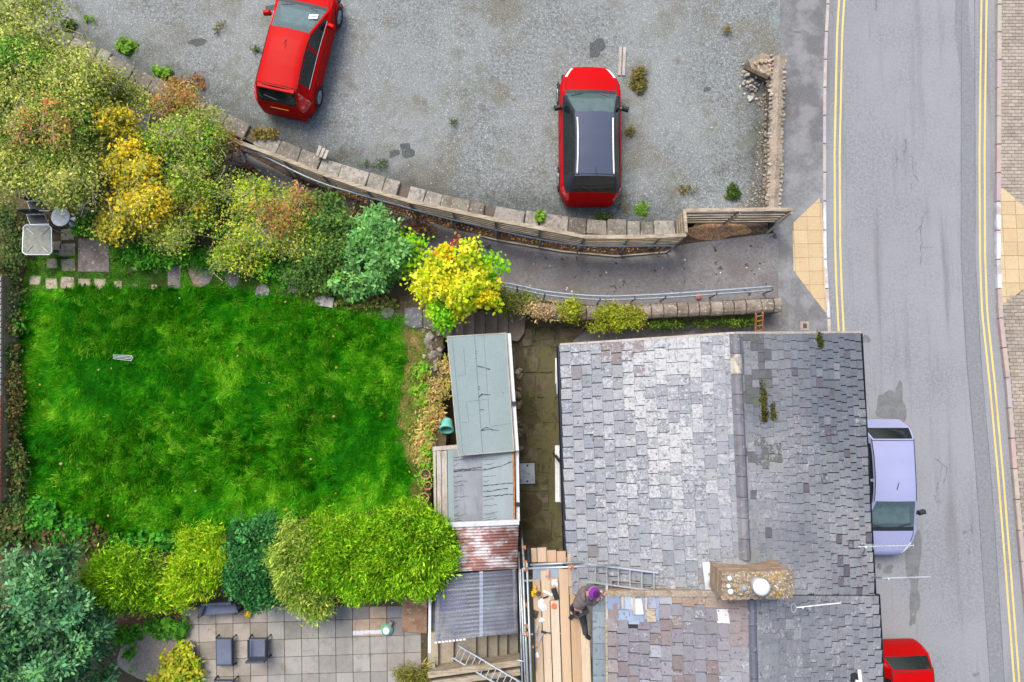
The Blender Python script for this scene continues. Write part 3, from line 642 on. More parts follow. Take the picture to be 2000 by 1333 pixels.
while i < n - 6:
    L = int(rj.uniform(.42, .95) / .05); j = min(i + L, n - 1); w0 = rj.uniform(.20, .25)
    if rj.random() < .07: i = min(j, i + 6); continue
    a0, a1, b0, b1 = off(fine, i, -w0), off(fine, i, .24), off(fine, j, -w0), off(fine, j, .24); g_ = (b0 - a0).normalized() * .012
    dz = rj.uniform(-.015, .02); top = [a0 + g_, a1 + g_, b1 - g_, b0 - g_]
    for p in top: p.z += dz + rj.uniform(-.014, .014); p.x += rj.uniform(-.018, .018); p.y += rj.uniform(-.022, .022)
    o = MB().prism(top, min(p.z for p in top) - .13).build('coping_stone', M['stone'], wall, bevel=.02)
    o.color = (*jc(rj.choice([(162, 154, 142), (174, 168, 158), (148, 140, 128), (134, 127, 118), (182, 176, 166)]), 8), 1); i = j

# ---- timber fence and handrail against the wall
FT = [(445, 270), (550, 309), (628, 339), (715, 369), (799, 393), (884, 411.5), (968, 429.6), (1055, 446), (1142, 462.6), (1229, 463.5), (1290, 462), (1340, 459)]
def zft(u): return itp(u, [440, 640, 1000, 1340], [1.95, 1.95, 1.92, 1.72])
fence = thing('timber_fence', 'weathered timber board fence following the curved wall above the footpath', 'fence', P(884, 440, .3))
fp = [P(u, v, zft(u)) for u, v in FT]
for (u, v), p in zip(FT, fp):
    zb = zpath(u) - .05
    MB().box((p.x, p.y + .03, (p.z + zb) / 2 - .02), (.085, .075, p.z - zb - .06), rz=.1).build('post', M['wood_old'], fence)
for k in range(len(fp) - 1):
    a, b = fp[k], fp[k + 1]; d = (b - a).normalized(); nrm = Vector((d.y, -d.x, 0)).normalized()
    MB().bar(a + Vector((0, 0, 0)), b, .11, .035).build('capping', M['wood_old'], fence)
    for h in (.16, .36, .56, .76, .96):
        zlow = max(a.z, b.z) - h
        if zlow - .08 < zpath(FT[k][0]) + .12: continue
        MB().bar(a - Vector((0, 0, h)) + nrm * .02 + d * .01, b - Vector((0, 0, h + random.uniform(-.01, .01))) + nrm * .02 - d * .01, .022, .145).build('board', M['wood_old'], fence)
HR = [(400, 245), (439, 267), (550, 323), (622, 357), (715, 384.5), (799, 408), (881, 429), (968, 449), (1055, 468.6), (1133, 480), (1220, 482), (1300, 479.5), (1317, 481)]
rail = thing('handrail', 'grey tubular metal handrail fixed along the timber fence on the wall side of the footpath', 'handrail', P(968, 470, .3))
hp = [P(u, v, zpath(u) + 1.0) for u, v in HR]
MB().poly(smooth_pl(hp, 2), .026, 8).build('top_rail', M['rail'], rail, smooth=True)
for (u, v), p in list(zip(HR, hp))[1:]:
    MB().tube(p, (p.x, p.y, zpath(u) - .05), .022, n=8).build('post', M['rail'], rail, smooth=True)
# straight fence at the car park corner
fence2 = thing('timber_fence', 'short straight timber rail fence closing the car park corner next to the pavement', 'fence', P(1440, 440, .2))
q0, q1 = P(1340, 411, 1.62), P(1545, 409, 1.5)
for t in (0, .5, 1):
    p = q0.lerp(q1, t); MB().box((p.x, p.y, (p.z + .05) / 2), (.08, .08, p.z - .05)).build('post', M['wood_old'], fence2)
MB().bar(q0, q1, .1, .035).build('capping', M['wood_old'], fence2)
for h in (.17, .42, .68, .94, 1.2):
    MB().bar(q0 - Vector((0, -.0, h)) + Vector((0, -.055, 0)), q1 - Vector((0, 0, h)) + Vector((0, -.055, 0)), .022, .13).build('board', M['wood_old'], fence2)
p = q0.lerp(q1, .5); MB().bar(p + Vector((.05, -.1, -.05)), p + Vector((-.35, -.42, -1.3)), .06, .05).build('brace', M['wood_old'], fence2)
p = q1; MB().bar(p + Vector((.02, -.1, -.02)), p + Vector((-.25, -.4, -1.2)), .06, .05).build('brace', M['wood_old'], fence2)
r0 = P(1340, 459, 1.7)
MB().bar(q0 + Vector((-.06, 0, .05)), r0 + Vector((-.01, 0.05, .05)), .09, .035).build('capping', M['wood_old'], fence2)
for h in (.2, .45, .7, .95): MB().bar(q0 + Vector((-.06, 0, .05 - h)), r0 + Vector((-.01, .05, .05 - h)), .022, .14).build('board', M['wood_old'], fence2)
flat('dead_grass', blob(1400, 452, 62, 16, .12, 30, .3, 9), .13, pmat('straw_litter', C(150, 118, 90), [(10, .4, .6, C(104, 76, 56), .8), (30, .5, .6, C(190, 156, 120), .7)], rough=1, bump=[(30, .8, .02)]), verge)

# ---- street-side rubble wall and rubble heap
sw = thing('rubble_wall', 'low broken rubble stone wall with crumbling mortar top between car park and street pavement', 'wall', P(1513, 250, .15))
cl = [P(u, v, .72) for u, v in [(1523, 108), (1521, 150), (1518, 230), (1516, 300), (1514, 360), (1511, 406)]]
mb = MB(); pts = resample(cl, .3)
for p in pts:
    k = .19 + random.uniform(-.02, .02); dz = random.uniform(-.04, .04)
    mb.v += [(p.x - k, p.y, p.z - .06 + dz), (p.x, p.y, p.z + .02 + dz), (p.x + k, p.y, p.z - .06 + dz), (p.x + k, p.y, -.3), (p.x - k, p.y, -.3)]
for k in range(len(pts) - 1):
    for e in range(5): mb.f.append((5 * k + e, 5 * k + (e + 1) % 5, 5 * k + 5 + (e + 1) % 5, 5 * k + 5 + e))
mb.f.append((0, 1, 2, 3, 4)); e = 5 * (len(pts) - 1); mb.f.append((e + 4, e + 3, e + 2, e + 1, e))
mb.build('mortar_core', M['rubble'], sw)
for s_ in (-1, 1):
    for p in resample(cl, .135):
        rock('stone', (p.x + s_ * .19 + random.uniform(-.02, .02), p.y + random.uniform(-.02, .02), .66 + random.uniform(-.05, .05)), (random.uniform(.12, .2), random.uniform(.11, .17), .2), sw, jc((190, 176, 158), 20))
        if s_ < 0: rock('stone', (p.x - .21, p.y + random.uniform(-.03, .03), .42 + random.uniform(-.05, .05)), (.17, random.uniform(.14, .22), .24), sw, jc((166, 152, 136), 16))
MB().bar(P(1500, 172, .5), P(1501, 400, .42), .09, .07).build('timber_rail', M['wood_dark'], sw)
for p in resample([P(1478, 122, .62), P(1505, 118, .66), P(1505, 145, .66), P(1482, 140, .6), P(1480, 125, .62)], .14):
    rock('stone', (p.x, p.y, .6), (random.uniform(.16, .26), random.uniform(.14, .22), .22), sw, jc((206, 180, 150), 16))
MB().prism([P(1462, 118, .55), P(1490, 104, .6), P(1512, 112, .62), P(1508, 150, .6), P(1470, 138, .55)], .1).build('broken_end', M['rubble'], sw)
MB().bar(P(1453, 132, .62), P(1499, 154, .66), .1, .08).build('timber_rail', M['wood_dark'], sw)
heap = thing('rubble_heap', 'small heap of pale broken stones spilled beside the rubble wall in the car park', 'rubble', P(1465, 165, zcar(1465)))
for i in range(44):
    u = random.gauss(1466, 11); v = random.gauss(166, 13); h = max(0, .22 - ((u - 1468) ** 2 + (v - 160) ** 2) * .0006)
    rock('stone', P(u, v, zcar(u) + h), (random.uniform(.1, .2), random.uniform(.08, .15), random.uniform(.08, .14)), heap, jc((222, 206, 190), 20), tilt=.6)
rock('stone', P(1466, 193, zcar(1466) + .05), (.27, .2, .14), heap, jc((226, 220, 212), 4), rz=.2)
for u, v in [(1451, 125), (1482, 305), (1479, 322), (1475, 378), (1462, 352), (1484, 260), (1487, 395), (1470, 390), (1477, 372), (1484, 385), (1390, 250), (1483, 205)]:
    rock('stone', P(u, v, zcar(u) + .03), (random.uniform(.07, .13), random.uniform(.06, .1), .07), heap, jc((206, 186, 170), 16))

# ---- low wall south of the path
lw = thing('low_stone_wall', 'low rounded stone wall with mossy foot between footpath and house passage', 'wall', P(1390, 605, .1))
LW = [(985, 588), (1030, 600), (1090, 610), (1160, 611), (1250, 609), (1330, 604), (1420, 601), (1500, 597), (1528, 595)]
lp = resample(smooth_pl([P(u, v, 1.0) for u, v in LW], 2), .04); n = len(lp)
mb = MB(); ids = list(range(0, n, 6)) + [n - 1]
for i in ids:
    for d, z in ((-.19, .84), (.19, .84), (.2, -.3), (-.2, -.3)): q = off(lp, i, d); mb.v.append((q.x, q.y, z))
for k in range(len(ids) - 1):
    for e in range(4): mb.f.append((4 * k + e, 4 * k + (e + 1) % 4, 4 * k + 4 + (e + 1) % 4, 4 * k + 4 + e))
mb.f.append((0, 1, 2, 3)); e = 4 * (len(ids) - 1); mb.f.append((e + 3, e + 2, e + 1, e))
mb.build('wall_core', M['wallstone'], lw)
i = 0; rj = random.Random(5)
while i < n - 4:
    j = min(i + int(rj.uniform(.3, .5) / .04), n - 1); prof = [(-.21, -.14), (-.2, -.03), (-.12, .05), (0, .08), (.12, .05), (.2, -.03), (.21, -.14)]; mb = MB(); dz = rj.uniform(-.02, .02)
    for kk in (i, j):
        t = (lp[min(kk + 1, n - 1)] - lp[max(kk - 1, 0)]).normalized() * (.012 if kk == i else -.012)
        for d, z in prof: q = off(lp, kk, d * rj.uniform(.94, 1.04)) + t; mb.v.append((q.x, q.y, .98 + z + dz + rj.uniform(-.008, .008)))
    m = len(prof)
    for k in range(m - 1): mb.f.append((k, k + 1, m + k + 1, m + k))
    mb.f += [(m - 1, 0, m, 2 * m - 1), tuple(reversed(range(m))), tuple(range(m, 2 * m))]
    o = mb.build('coping_stone', M['stone'], lw, bevel=.015); o.color = (*jc((156, 142, 130), 10), 1); i = j
rail2 = thing('handrail', 'double tubular metal handrail on the house side of the footpath above the low stone wall', 'handrail', P(1250, 585, .1))
HS = [(971, 551), (1010, 557), (1064, 570.6), (1172, 580), (1240, 577.5), (1300, 575), (1400, 568), (1509, 560)]
a = smooth_pl([P(u, v, zpath(u) + 1.05) for u, v in HS], 2); b = smooth_pl([P(u, v + 7, zpath(u) + .75) for u, v in HS], 2)
MB().poly(a, .028, 8).build('top_rail', M['rail'], rail2, smooth=True); MB().poly(b, .026, 8).build('middle_rail', M['rail'], rail2, smooth=True)
for (u, v) in HS[1:]:
    p = P(u, v, zpath(u) + 1.05); q = P(u, v + 7, zpath(u) + .75); mb = MB().poly([p, q, (q.x, q.y, zpath(u) - .05)], .024, 8); mb.build('post', M['rail'], rail2, smooth=True)
rail3 = thing('handrail', 'short visible piece of metal handrail emerging from the shrubs beside the dark path', 'handrail', P(425, 375, 1.2))
for dv, dz in ((0, 1.0), (7, .6)):
    MB().tube(P(385, 358 + dv, zpath(400) + dz), P(452, 390 + dv, zpath(400) + dz), .026).build('top_rail', M['rail'], rail3, smooth=True)
for u, v in ((392, 362), (446, 388)):
    p = P(u, v, zpath(400) + 1.0); MB().tube(p, (p.x, p.y, .8), .022).build('post', M['rail'], rail3)
# ================================================================== HOUSES
def patch(r0, r1, e0, e1):
    """bilinear roof slope: a = 0 ridge .. 1 eave, b = 0 north .. 1 south"""
    return lambda a, b: r0.lerp(r1, b).lerp(e0.lerp(e1, b), a)
unit_slate = MB().box((0, 0, 0), (1, 1, 1)).mesh('slate', M['slate'])
def lay_slates(S_, na, width, colf, roof, mode, sign, seed, sag=.012, bmax=1.0, skip=None):
    """mode 'obj': one object per slate; else one joined mesh"""
    r = random.Random(seed); mb = MB(); run = (S_(1, .5) - S_(0, .5)).length; ex = run / na; out = []
    along = (S_(.5, 1) - S_(.5, 0)).length
    for i in range(na):
        b = -r.uniform(0, .5) * width / along
        while b < bmax:
            wd = width * r.uniform(.82, 1.18); b2 = b + wd / along; a0 = i / na; bb0 = max(b, 0); bb1 = min(b2, bmax)
            if bb1 - bb0 > .25 * width / along and not (skip and skip(a0 + .5 / na, (bb0 + bb1) / 2)):
                bc = (bb0 + bb1) / 2; ac = a0 + .5 / na
                c = S_(ac, bc); dx = (S_(min(1, ac + .02), bc) - S_(ac - .02, bc)).normalized(); dy = (S_(ac, min(1, bc + .02)) - S_(ac, max(0, bc - .02))).normalized()
                nz = dx.cross(dy).normalized(); 
                if nz.z < 0: nz = -nz
                dy = nz.cross(dx)
                wob = sag * (vnoise(c.x, c.y, .7, 4) - .5) * 2
                m3 = Matrix((dx, dy, nz)).transposed()
                m = Matrix.Translation(c + nz * (.024 + wob + r.uniform(0, .006)) + dx * r.uniform(-.012, .012)) @ m3.to_4x4() @ Euler((r.uniform(-.012, .012), .055 + r.uniform(-.01, .02), r.uniform(-.02, .02))).to_matrix().to_4x4() @ Matrix.Diagonal((ex * 1.13, (bb1 - bb0) * along - .016, .012, 1))
                col = colf(ac, bc, r); col = col if len(col) == 4 else (*col, .25)
                if mode == 'obj' or (mode == 'mix' and len(out) < 300):
                    o = bpy.data.objects.new('slate', unit_slate); put(o, roof); o.matrix_basis = m; o.color = col
                else: mb.add(*box_vf(1, 1, 1), m, col)
                out.append(m)
            b = b2
    if mb.v: tag(mb.build('slates', M['slate_attr'], roof), kind='stuff')
    return out
def vary(c, r, d=10, k=1.0):
    c = (c[0], c[1], c[2] * .99); j = r.randint(-d, d); return C(*[max(5, min(250, x + j + r.randint(-1, 1))) for x in c], k)
def mixc(a, b, t): return tuple(lerp(x, y, max(0, min(1, t))) for x, y in zip(a, b))
ZE, ZR = 4.2, 6.0
# --- north house
nh = thing('stone_cottage', 'slate roofed cottage beside the street with pale lichen on its rear slope', 'house', P(1300, 850, .03))
R0, R1 = P(1436, 652.5, ZR), P(1459, 1164, ZR); E0, E1 = P(1095, 675, ZE), P(1111, 1164, ZE); Fe0, Fe1 = P(1679, 651, ZE), P(1706, 1164, ZE)
SR, SF = patch(R0, R1, E0, E1), patch(R0, R1, Fe0, Fe1)
def slab_from(S_, d=.05):
    mb = MB(); c = [S_(0, 0), S_(1, 0), S_(1, 1), S_(0, 1)]
    mb.v = [tuple(p) for p in c] + [(p.x, p.y, p.z - d) for p in c]
    mb.f = [(0, 1, 2, 3), (7, 6, 5, 4), (0, 4, 5, 1), (1, 5, 6, 2), (2, 6, 7, 3), (3, 7, 4, 0)]; return mb
nroof = MB(); 
for S_ in (SR, SF): t = slab_from(S_); nroof.add(t.v, t.f)
nroof = nroof.build('roof', M['roofdeck'], nh)
def col_nr(a, b, r):
    n1 = float(vnoise(a * 8, b * 11, .55, 5)); li = math.exp(-((a - .42) / .45) ** 2) * (1.0 if b < .42 else max(.25, 1 - (b - .42) * 1.9)) * (.35 + 1.0 * n1)
    c = mixc((144, 148, 158), (164, 166, 172), r.random())
    if b > .75: c = mixc(c, (136, 140, 146), (b - .75) * 2)
    q = r.random()
    if q < .03: c = (136, 130, 134)
    elif q < .07: c = (138, 145, 154)
    if b < .08 and .5 < a < .72: c = mixc(c, (136, 122, 122), .7)
    return (*vary(c, r, 6), max(0, min(.8, .17 + li * .58 + r.uniform(-.24, .24))))
lay_slates(SR, 16, .285, col_nr, nroof, 'mix', 1, 21)
def col_nf(a, b, r):
    n1 = float(vnoise(a * 6, b * 10, .6, 8)); c = mixc((124, 128, 137), (160, 161, 165), n1 * 1.1 - .1 + .4 * max(0, min(1, (b - .3) * 4))); c = mixc(c, (110, 116, 128), .65 * max(0, min(1, (a - .3) * 3)) * max(0, min(1, (.55 - b + .25 * n1) * 3)))
    q = r.random()
    if q < .03: c = (112, 106, 118)
    elif q < .06: c = (140, 144, 154)
    if a < .1 + .2 * n1 and b < .36 * (.5 + n1) and q > .35: c = mixc(c, (96, 97, 96), .7) if q > .5 else mixc(c, (106, 108, 92), .7)
    return (*vary(c, r, 5), max(0, .02 + .35 * n1 * (b > .3) + r.uniform(-.15, .2)))
lay_slates(SF, 20, .215, col_nf, nroof, 'join', 1, 22)
# ridge tiles
def ridge(Ra, Rb, parent, L=.45, w_=.125, cols=((132, 131, 138), (126, 126, 133), (142, 141, 147))):
    pts = resample([Ra, Rb], L)
    for k in range(len(pts) - 1):
        a, b = pts[k], pts[k + 1]; d = (b - a).normalized() * .006; mb = MB()
        for p in (a + d, b - d):
            for x, z in ((-w_, -.035), (-w_ * .5, .055), (0, .085), (w_ * .5, .055), (w_, -.035), (0, .0)): mb.v.append((p.x + x, p.y, p.z + z + .02))
        for e in range(6): mb.f.append((e, (e + 1) % 6, 6 + (e + 1) % 6, 6 + e))
        mb.f += [(5, 4, 3, 2, 1, 0), (6, 7, 8, 9, 10, 11)]
        o = mb.build('ridge_tile', M['ridge'], parent); c = random.choice(cols)
        if k == 1 and w_ > .12: c = (206, 198, 180)
        o.color = (*jc(c, 6), 1)
ridge(SR(0, 0), SR(0, .865), nroof)
def gutter(a, b, parent, side, mat='black', r=.055, zo=-.07, name='gutter'):
    mb = MB(); v = []; a = a + Vector((side * .05, 0, zo)); b = b + Vector((side * .05, 0, zo))
    prof = [(r * math.cos(t), -r * math.sin(t)) for t in np.linspace(0, PI, 8)]; prof2 = [(x * .86, z * .86) for x, z in reversed(prof)]
    pr = prof + prof2; n = len(pr)
    for p in (a, b): mb.v += [(p.x + x, p.y, p.z + z) for x, z in pr]
    for k in range(n): mb.f.append((k, (k + 1) % n, n + (k + 1) % n, n + k))
    mb.f += [tuple(range(n)), tuple(reversed(range(n, 2 * n)))]
    return mb.build(name, M[mat], parent)
gutter(E0, E1, nh, -1); gutter(Fe0, Fe1, nh, 1, r=.06)
# walls
def wallbox(pts, z0, z1, parent, mat='render', name='wall'): return MB().prism([Vector((x, y, z1)) for x, y in pts], z0).build(name, M[mat], parent)
xw0, xw1 = E0.x + .22, Fe0.x - .28
yN = R0.y - .12; yS = R1.y
nw = MB(); zr = ZR - .12
cs = [(E0.x + .24, yN), (Fe0.x - .3, yN), (Fe1.x - .3, yS), (E1.x + .24, yS)]
zt = ZE - .02
nw.v = [(*c, zt) for c in cs] + [(*c, -.3) for c in cs] + [(R0.x, yN, zr), (R1.x, yS, zr)]
nw.f = [(0, 4, 5, 1, 8), (1, 5, 6, 2), (2, 6, 7, 3, 9), (3, 7, 4, 0), (4, 7, 6, 5)]
nwall = nw.build('wall', M['render'], nh)
# white fascia board, rear downpipe, lean boiler flue, windows
mb = MB().bar(E0 + Vector((.12, -.1, -.1)), E1 + Vector((.12, 0, -.1)), .03, .18); mb.build('fascia', M['upvc'], nh)
for (ya, yb, za, zb) in ((P(0, 745, 2).y, P(0, 700, 2).y, 1.2, 2.5), (P(0, 990, 2).y, P(0, 880, 2).y, .9, 2.3)):
    xx = E0.x + .24; o = MB().box((xx - .02, (ya + yb) / 2, (za + zb) / 2), (.07, abs(yb - ya), zb - za)).build('window', M['upvc'], nh)
    MB().box((xx - .05, (ya + yb) / 2, (za + zb) / 2), (.03, abs(yb - ya) - .16, zb - za - .16)).build('pane', M['darkglass'], o)
    MB().box((xx - .08, (ya + yb) / 2, za - .05), (.2, abs(yb - ya) + .1, .06)).build('sill', M['upvc'], o)
xf = Fe0.x - .3
for k, (t, za, zb, w_) in enumerate([(.2, .9, 2.2, 1.1), (.5, .12, 2.15, .9), (.8, .9, 2.2, 1.1), (.2, 2.9, 3.9, 1.0), (.8, 2.9, 3.9, 1.0)]):
    yy = lerp(yN, yS, t); xx = lerp(xf, Fe1.x - .3, t); nm = 'door' if k == 1 else 'window'
    o = MB().box((xx + .02, yy, (za + zb) / 2), (.08, w_, zb - za)).build(nm, M['upvc'], nh)
    if k != 1: MB().box((xx + .05, yy, (za + zb) / 2), (.04, w_ - .16, zb - za - .16)).build('pane', M['darkglass'], o)
    else: MB().box((xx + .08, yy - .3, 1.1), (.05, .12, .03)).build('handle', M['steel'], o)
# rear white wall pipes: lengths of downpipe under the eave
xg = E0.x - .05
for v0_, v1_, z_, r_, mt in ((712, 770, 2.4, .09, 'upvc'), (772, 868, 3.0, .05, 'black')):
    a, b = P(1090, v0_, z_), P(1090, v1_, z_)
    MB().tube((xg + .14, a.y, z_), (xg + .14, b.y, z_), r_).build('waste_pipe', M[mt], nh, smooth=True)
MB().tube((xg + .13, P(0, 905, 3).y, 4.05), (xg + .13, P(0, 905, 3).y, .05), .04).build('downpipe', M['black'], nh, smooth=True)
# gable verge trim
mb = MB()
for S_ in (SR, SF): mb.bar(S_(0, 0) + Vector((0, .02, -.03)), S_(1, 0) + Vector((0, .02, -.03)), .05, .1)
mb.build('verge_trim', M['wood_grey'], nh)

# --- south house: shallower rear slope standing proud of the neighbour, with a brick party upstand
sh = thing('stone_cottage', 'neighbouring cottage under repair with purplish slates and scaffolding at its rear', 'house', P(1330, 1300, .03))
ZE2 = 4.95
r0, r1 = P(1468, 1163, ZR + .02), P(1476, 1480, ZR + .02); e0, e1 = P(1184, 1163, ZE2), P(1187, 1480, ZE2); f0, f1 = P(1713, 1163, ZE + .03), P(1731, 1480, ZE + .03)
S2R, S2F = patch(r0, r1, e0, e1), patch(r0, r1, f0, f1)
sroof = MB()
for S_ in (S2R, S2F): t = slab_from(S_); sroof.add(t.v, t.f)
sroof = sroof.build('roof', M['roofdeck'], sh)
def col_sr(a, b, r):
    n1 = float(vnoise(a * 6, b * 8, .7, 12)); c = mixc((126, 123, 131), (152, 150, 159), n1); q = r.random()
    if q < .12: c = (134, 122, 124)
    elif q < .17: c = (160, 162, 174)
    if b < .05 and a < .55: c = mixc(c, (176, 142, 116), .6)
    if a < .12 and b < .3: c = mixc(c, (152, 134, 134), .6)
    if a > .93: c = mixc(c, (156, 138, 134), .5)
    if .14 < a < .2 and .12 < b < .2: c = (218, 218, 222)
    return (*vary(c, r, 6), .0 + r.random() ** 2 * .4)
lay_slates(S2R, 13, .275, col_sr, sroof, 'obj', 1, 31, skip=lambda a, b: b < .17 and a > .62 and not (a > .93 and b > .08))
def col_sf(a, b, r):
    n1 = float(vnoise(a * 6, b * 8, .7, 14)); c = mixc((132, 135, 143), (160, 162, 167), n1); q = r.random()
    if q < .05: c = (160, 163, 168)
    return (*vary(c, r, 6), .08 + r.random() * .42)
lay_slates(S2F, 17, .25, col_sf, sroof, 'obj', 1, 32)
ridge(S2R(0, 0.02), S2R(0, 1), sroof, .5, .1, ((106, 112, 126), (96, 104, 118)))
gutter(f0, f1, sh, 1, r=.06)
cs = [(e0.x + .15, r0.y - .01), (f0.x - .3, r0.y - .01), (f1.x - .3, r1.y), (e1.x + .15, r1.y)]
nw = MB(); nw.v = [(cs[0][0], cs[0][1], ZE2 - .08), (cs[1][0], cs[1][1], ZE - .1), (cs[2][0], cs[2][1], ZE - .1), (cs[3][0], cs[3][1], ZE2 - .08)] + [(*c, -.3) for c in cs] + [(r0.x, cs[0][1], ZR - .12), (r1.x, cs[2][1], ZR - .12)]
nw.f = [(0, 4, 5, 1, 8), (1, 5, 6, 2), (2, 6, 7, 3, 9), (3, 7, 4, 0), (4, 7, 6, 5)]; nw.build('wall', M['render'], sh)
# brick upstand along the boundary
mb = MB(); a, b = S2R(.2, 0), S2R(1, 0)
tp = [Vector((p.x, p.y + dy, p.z + .02)) for dy in (.0, .1) for p in (a, b)]
mb.v = [tuple(tp[0]), tuple(tp[1]), tuple(tp[3]), tuple(tp[2])] + [(p.x, p.y, 3.9) for p in (tp[0], tp[1], tp[3], tp[2])]
mb.f = [(0, 1, 2, 3), (7, 6, 5, 4), (0, 4, 5, 1), (1, 5, 6, 2), (2, 6, 7, 3), (3, 7, 4, 0)]; mb.build('party_wall', M['brick'], sh)
mb = MB(); 
for p, q in zip(resample([a, b], .3), resample([a, b], .3)[1:]): mb.bar(p + Vector((0, .05, .05)), q + Vector((0, .05, .05)), .13, .025)
mb.build('mortar_fillet', M['rubble'], sh)
# eave course of new grey slabs beyond the wall edge
pts = [P(u, v, ZE2 - .1) for u, v in ((1172, 1163), (1174, 1480))]
for k, (p, q) in enumerate(zip(resample(pts, .36), resample(pts, .36)[1:])):
    m = (p + q) / 2; o = MB().box((m.x, m.y, m.z), (.34, (q - p).length - .008, .02), M=Euler((0, -.12, 0)).to_matrix(), ch=.003).build('eave_slab', M['slate'], sh); o.color = (*jc((136, 148, 156), 6), .1)
MB().bar(P(1185, 1143, ZE2 + .02), P(1185, 1210, ZE2 + .02), .05, .04).build('eave_batten', M['wood_grey'], sh)
MB().bar(P(1184, 1212, ZE2 + .02), P(1187, 1480, ZE2 + .02), .05, .05).build('eave_batten', M['wood_old'], sh)
# exposed underlay with patch slates where the roof is being repaired
mbu = MB(); c4 = [S2R(.62, 0.01), S2R(.995, 0.01), S2R(.995, .17), S2R(.62, .17)]
mbu.v = [(p.x, p.y, p.z + .012) for p in c4]; mbu.f = [(0, 1, 2, 3)]
mbu.build('new_slates_bed', pmat('new_blue_slate', C(150, 160, 182), [(3, .4, .65, C(164, 172, 192), .8)], rough=.7), sroof)
def on_roof(S_, a, b, size, rz, name, mat, parent, lift=.05, col=None):
    c = S_(a, b); dx = (S_(a + .01, b) - S_(a - .01, b)).normalized(); dy = (S_(a, b + .01) - S_(a, b - .01)).normalized(); nz = dx.cross(dy); nz = nz if nz.z > 0 else -nz; dy = nz.cross(dx)
    m = Matrix((dx, dy, nz)).transposed() @ Euler((0, 0, rz)).to_matrix(); o = MB().box(c + nz * lift, size, M=m).build(name, M[mat], parent)
    if col: o.color = (*col, .05)
    return o
for a, b, sx, sy, col in ((.95, .045, .33, .3, (136, 150, 180)), (.83, .04, .28, .3, (176, 190, 210)), (.78, .12, .3, .3, (150, 166, 190)), (.66, .125, .22, .28, (150, 166, 196)), (.87, .12, .24, .2, (156, 172, 200)), (.69, .035, .3, .3, (160, 168, 186)), (.8, .155, .24, .16, (160, 176, 198))):
    on_roof(S2R, a, b, (sx, sy, .012), 0, 'patch_slate', 'slate', sroof, .03, C(*col))
# --- chimney
ZC = 6.62
cp = [P(1413, 1121, ZC), P(1547, 1117, ZC), P(1546, 1167, ZC), P(1412, 1169, ZC)]
chim = MB().prism(cp, 4.9).build('chimney', M['brick'], nh)
def grow(q, d, z):
    c = sum((p for p in q), Vector()) / len(q); return [Vector((p.x + d * (1 if p.x > c.x else -1), p.y + d * (1 if p.y > c.y else -1), z)) for p in q]
for k in range(9):
    z = 5.7 + k * .1
    MB().prism(grow(cp, .012 + random.uniform(-.004, .004), z), z - .082).build('brick_course', M['brick'], chim)
fl = MB(); nx, ny = 26, 10; cpg = grow(cp, .03, ZC)
for j in range(ny + 1):
    for i in range(nx + 1):
        p = cpg[0].lerp(cpg[1], i / nx).lerp(cpg[3].lerp(cpg[2], i / nx), j / ny); e = min(i, nx - i, j * 1.6, (ny - j) * 1.6) / 5
        fl.v.append((p.x + random.uniform(-.015, .015), p.y + random.uniform(-.015, .015), ZC + .07 * min(1, e) + random.uniform(-.02, .03)))
for j in range(ny):
    for i in range(nx): k = j * (nx + 1) + i; fl.f.append((k, k + nx + 1, k + nx + 2, k + 1))
fl.build('flaunching', M['flaunch'], chim)
pc = P(1489, 1149, ZC + .35)
MB().lathe((pc.x, pc.y, ZC + .02), [(.15, 0), (.14, .2), (.15, .24), (.165, .26), (.165, .3), (.12, .36), (.05, .39), (.0, .395)], 24).build('chimney_cowl', M['white'], chim, smooth=True)
for u, v, r_ in ((1426, 1131, .05), (1428, 1157, .06), (1424, 1146, .045), (1455, 1150, .07)):
    p = P(u, v, ZC + .1); MB().lathe((p.x, p.y, ZC + .03), [(r_, 0), (r_ * .9, .06), (r_ * .5, .08), (0, .085)], 12).build('capped_pot', M['white'] if r_ < .065 else M['lead'], chim, smooth=True)
# lead flashing beside the chimney
mb = MB(); a0 = SR(.19, .87); mb.v = [tuple(P(1371, 1098, SR(.2, .87).z + .06)), tuple(P(1386, 1098, SR(.17, .87).z + .06)), tuple(P(1396, 1152, SR(.17, .98).z + .06)), tuple(P(1378, 1152, SR(.2, .98).z + .06))]; mb.f = [(0, 1, 2, 3)]
mb.build('flashing', M['paleflash'], chim)

# --- aerials
def aerial(name, label, p0, p1, mast_base, nel, el=.16, mat='alu'):
    t = thing(name, label, 'aerial', mast_base); d = (p1 - p0).normalized(); s = Vector((-d.y, d.x, 0))
    m0 = p0 + (p1 - p0) * .12
    MB().tube(mast_base, m0 + Vector((0, 0, .05)), .018).build('mast', M['steel'], t)
    MB().tube(p0, p1, .014).build('boom', M['alu'], t)
    for k in range(nel):
        p = p0.lerp(p1, .12 + .86 * k / max(1, nel - 1)); MB().bar(p - s * el / 2 + Vector((0, 0, .02)), p + s * el / 2 + Vector((0, 0, .02)), .008, .008).build('element', M['alu'], t)
    return t
aerial('tv_aerial', 'long thin television aerial with many cross elements above the lavender car', P(1676, 1068, 5.9), P(1785, 1066, 5.95), SF(.93, .84) + Vector((0, 0, .02)), 13, .11)
aerial('tv_aerial', 'plain rod aerial reaching over the road south of the lavender car', P(1722, 1130, 5.4), P(1817, 1127, 5.45), SF(.99, .93) + Vector((0, 0, .0)), 4, .1)
t = aerial('tv_aerial', 'short aerial lying low over the front slates beside the chimney', P(1556, 1187, 6.0), P(1643, 1178, 6.1), S2F(.42, .09) + Vector((0, 0, .01)), 4, .08)
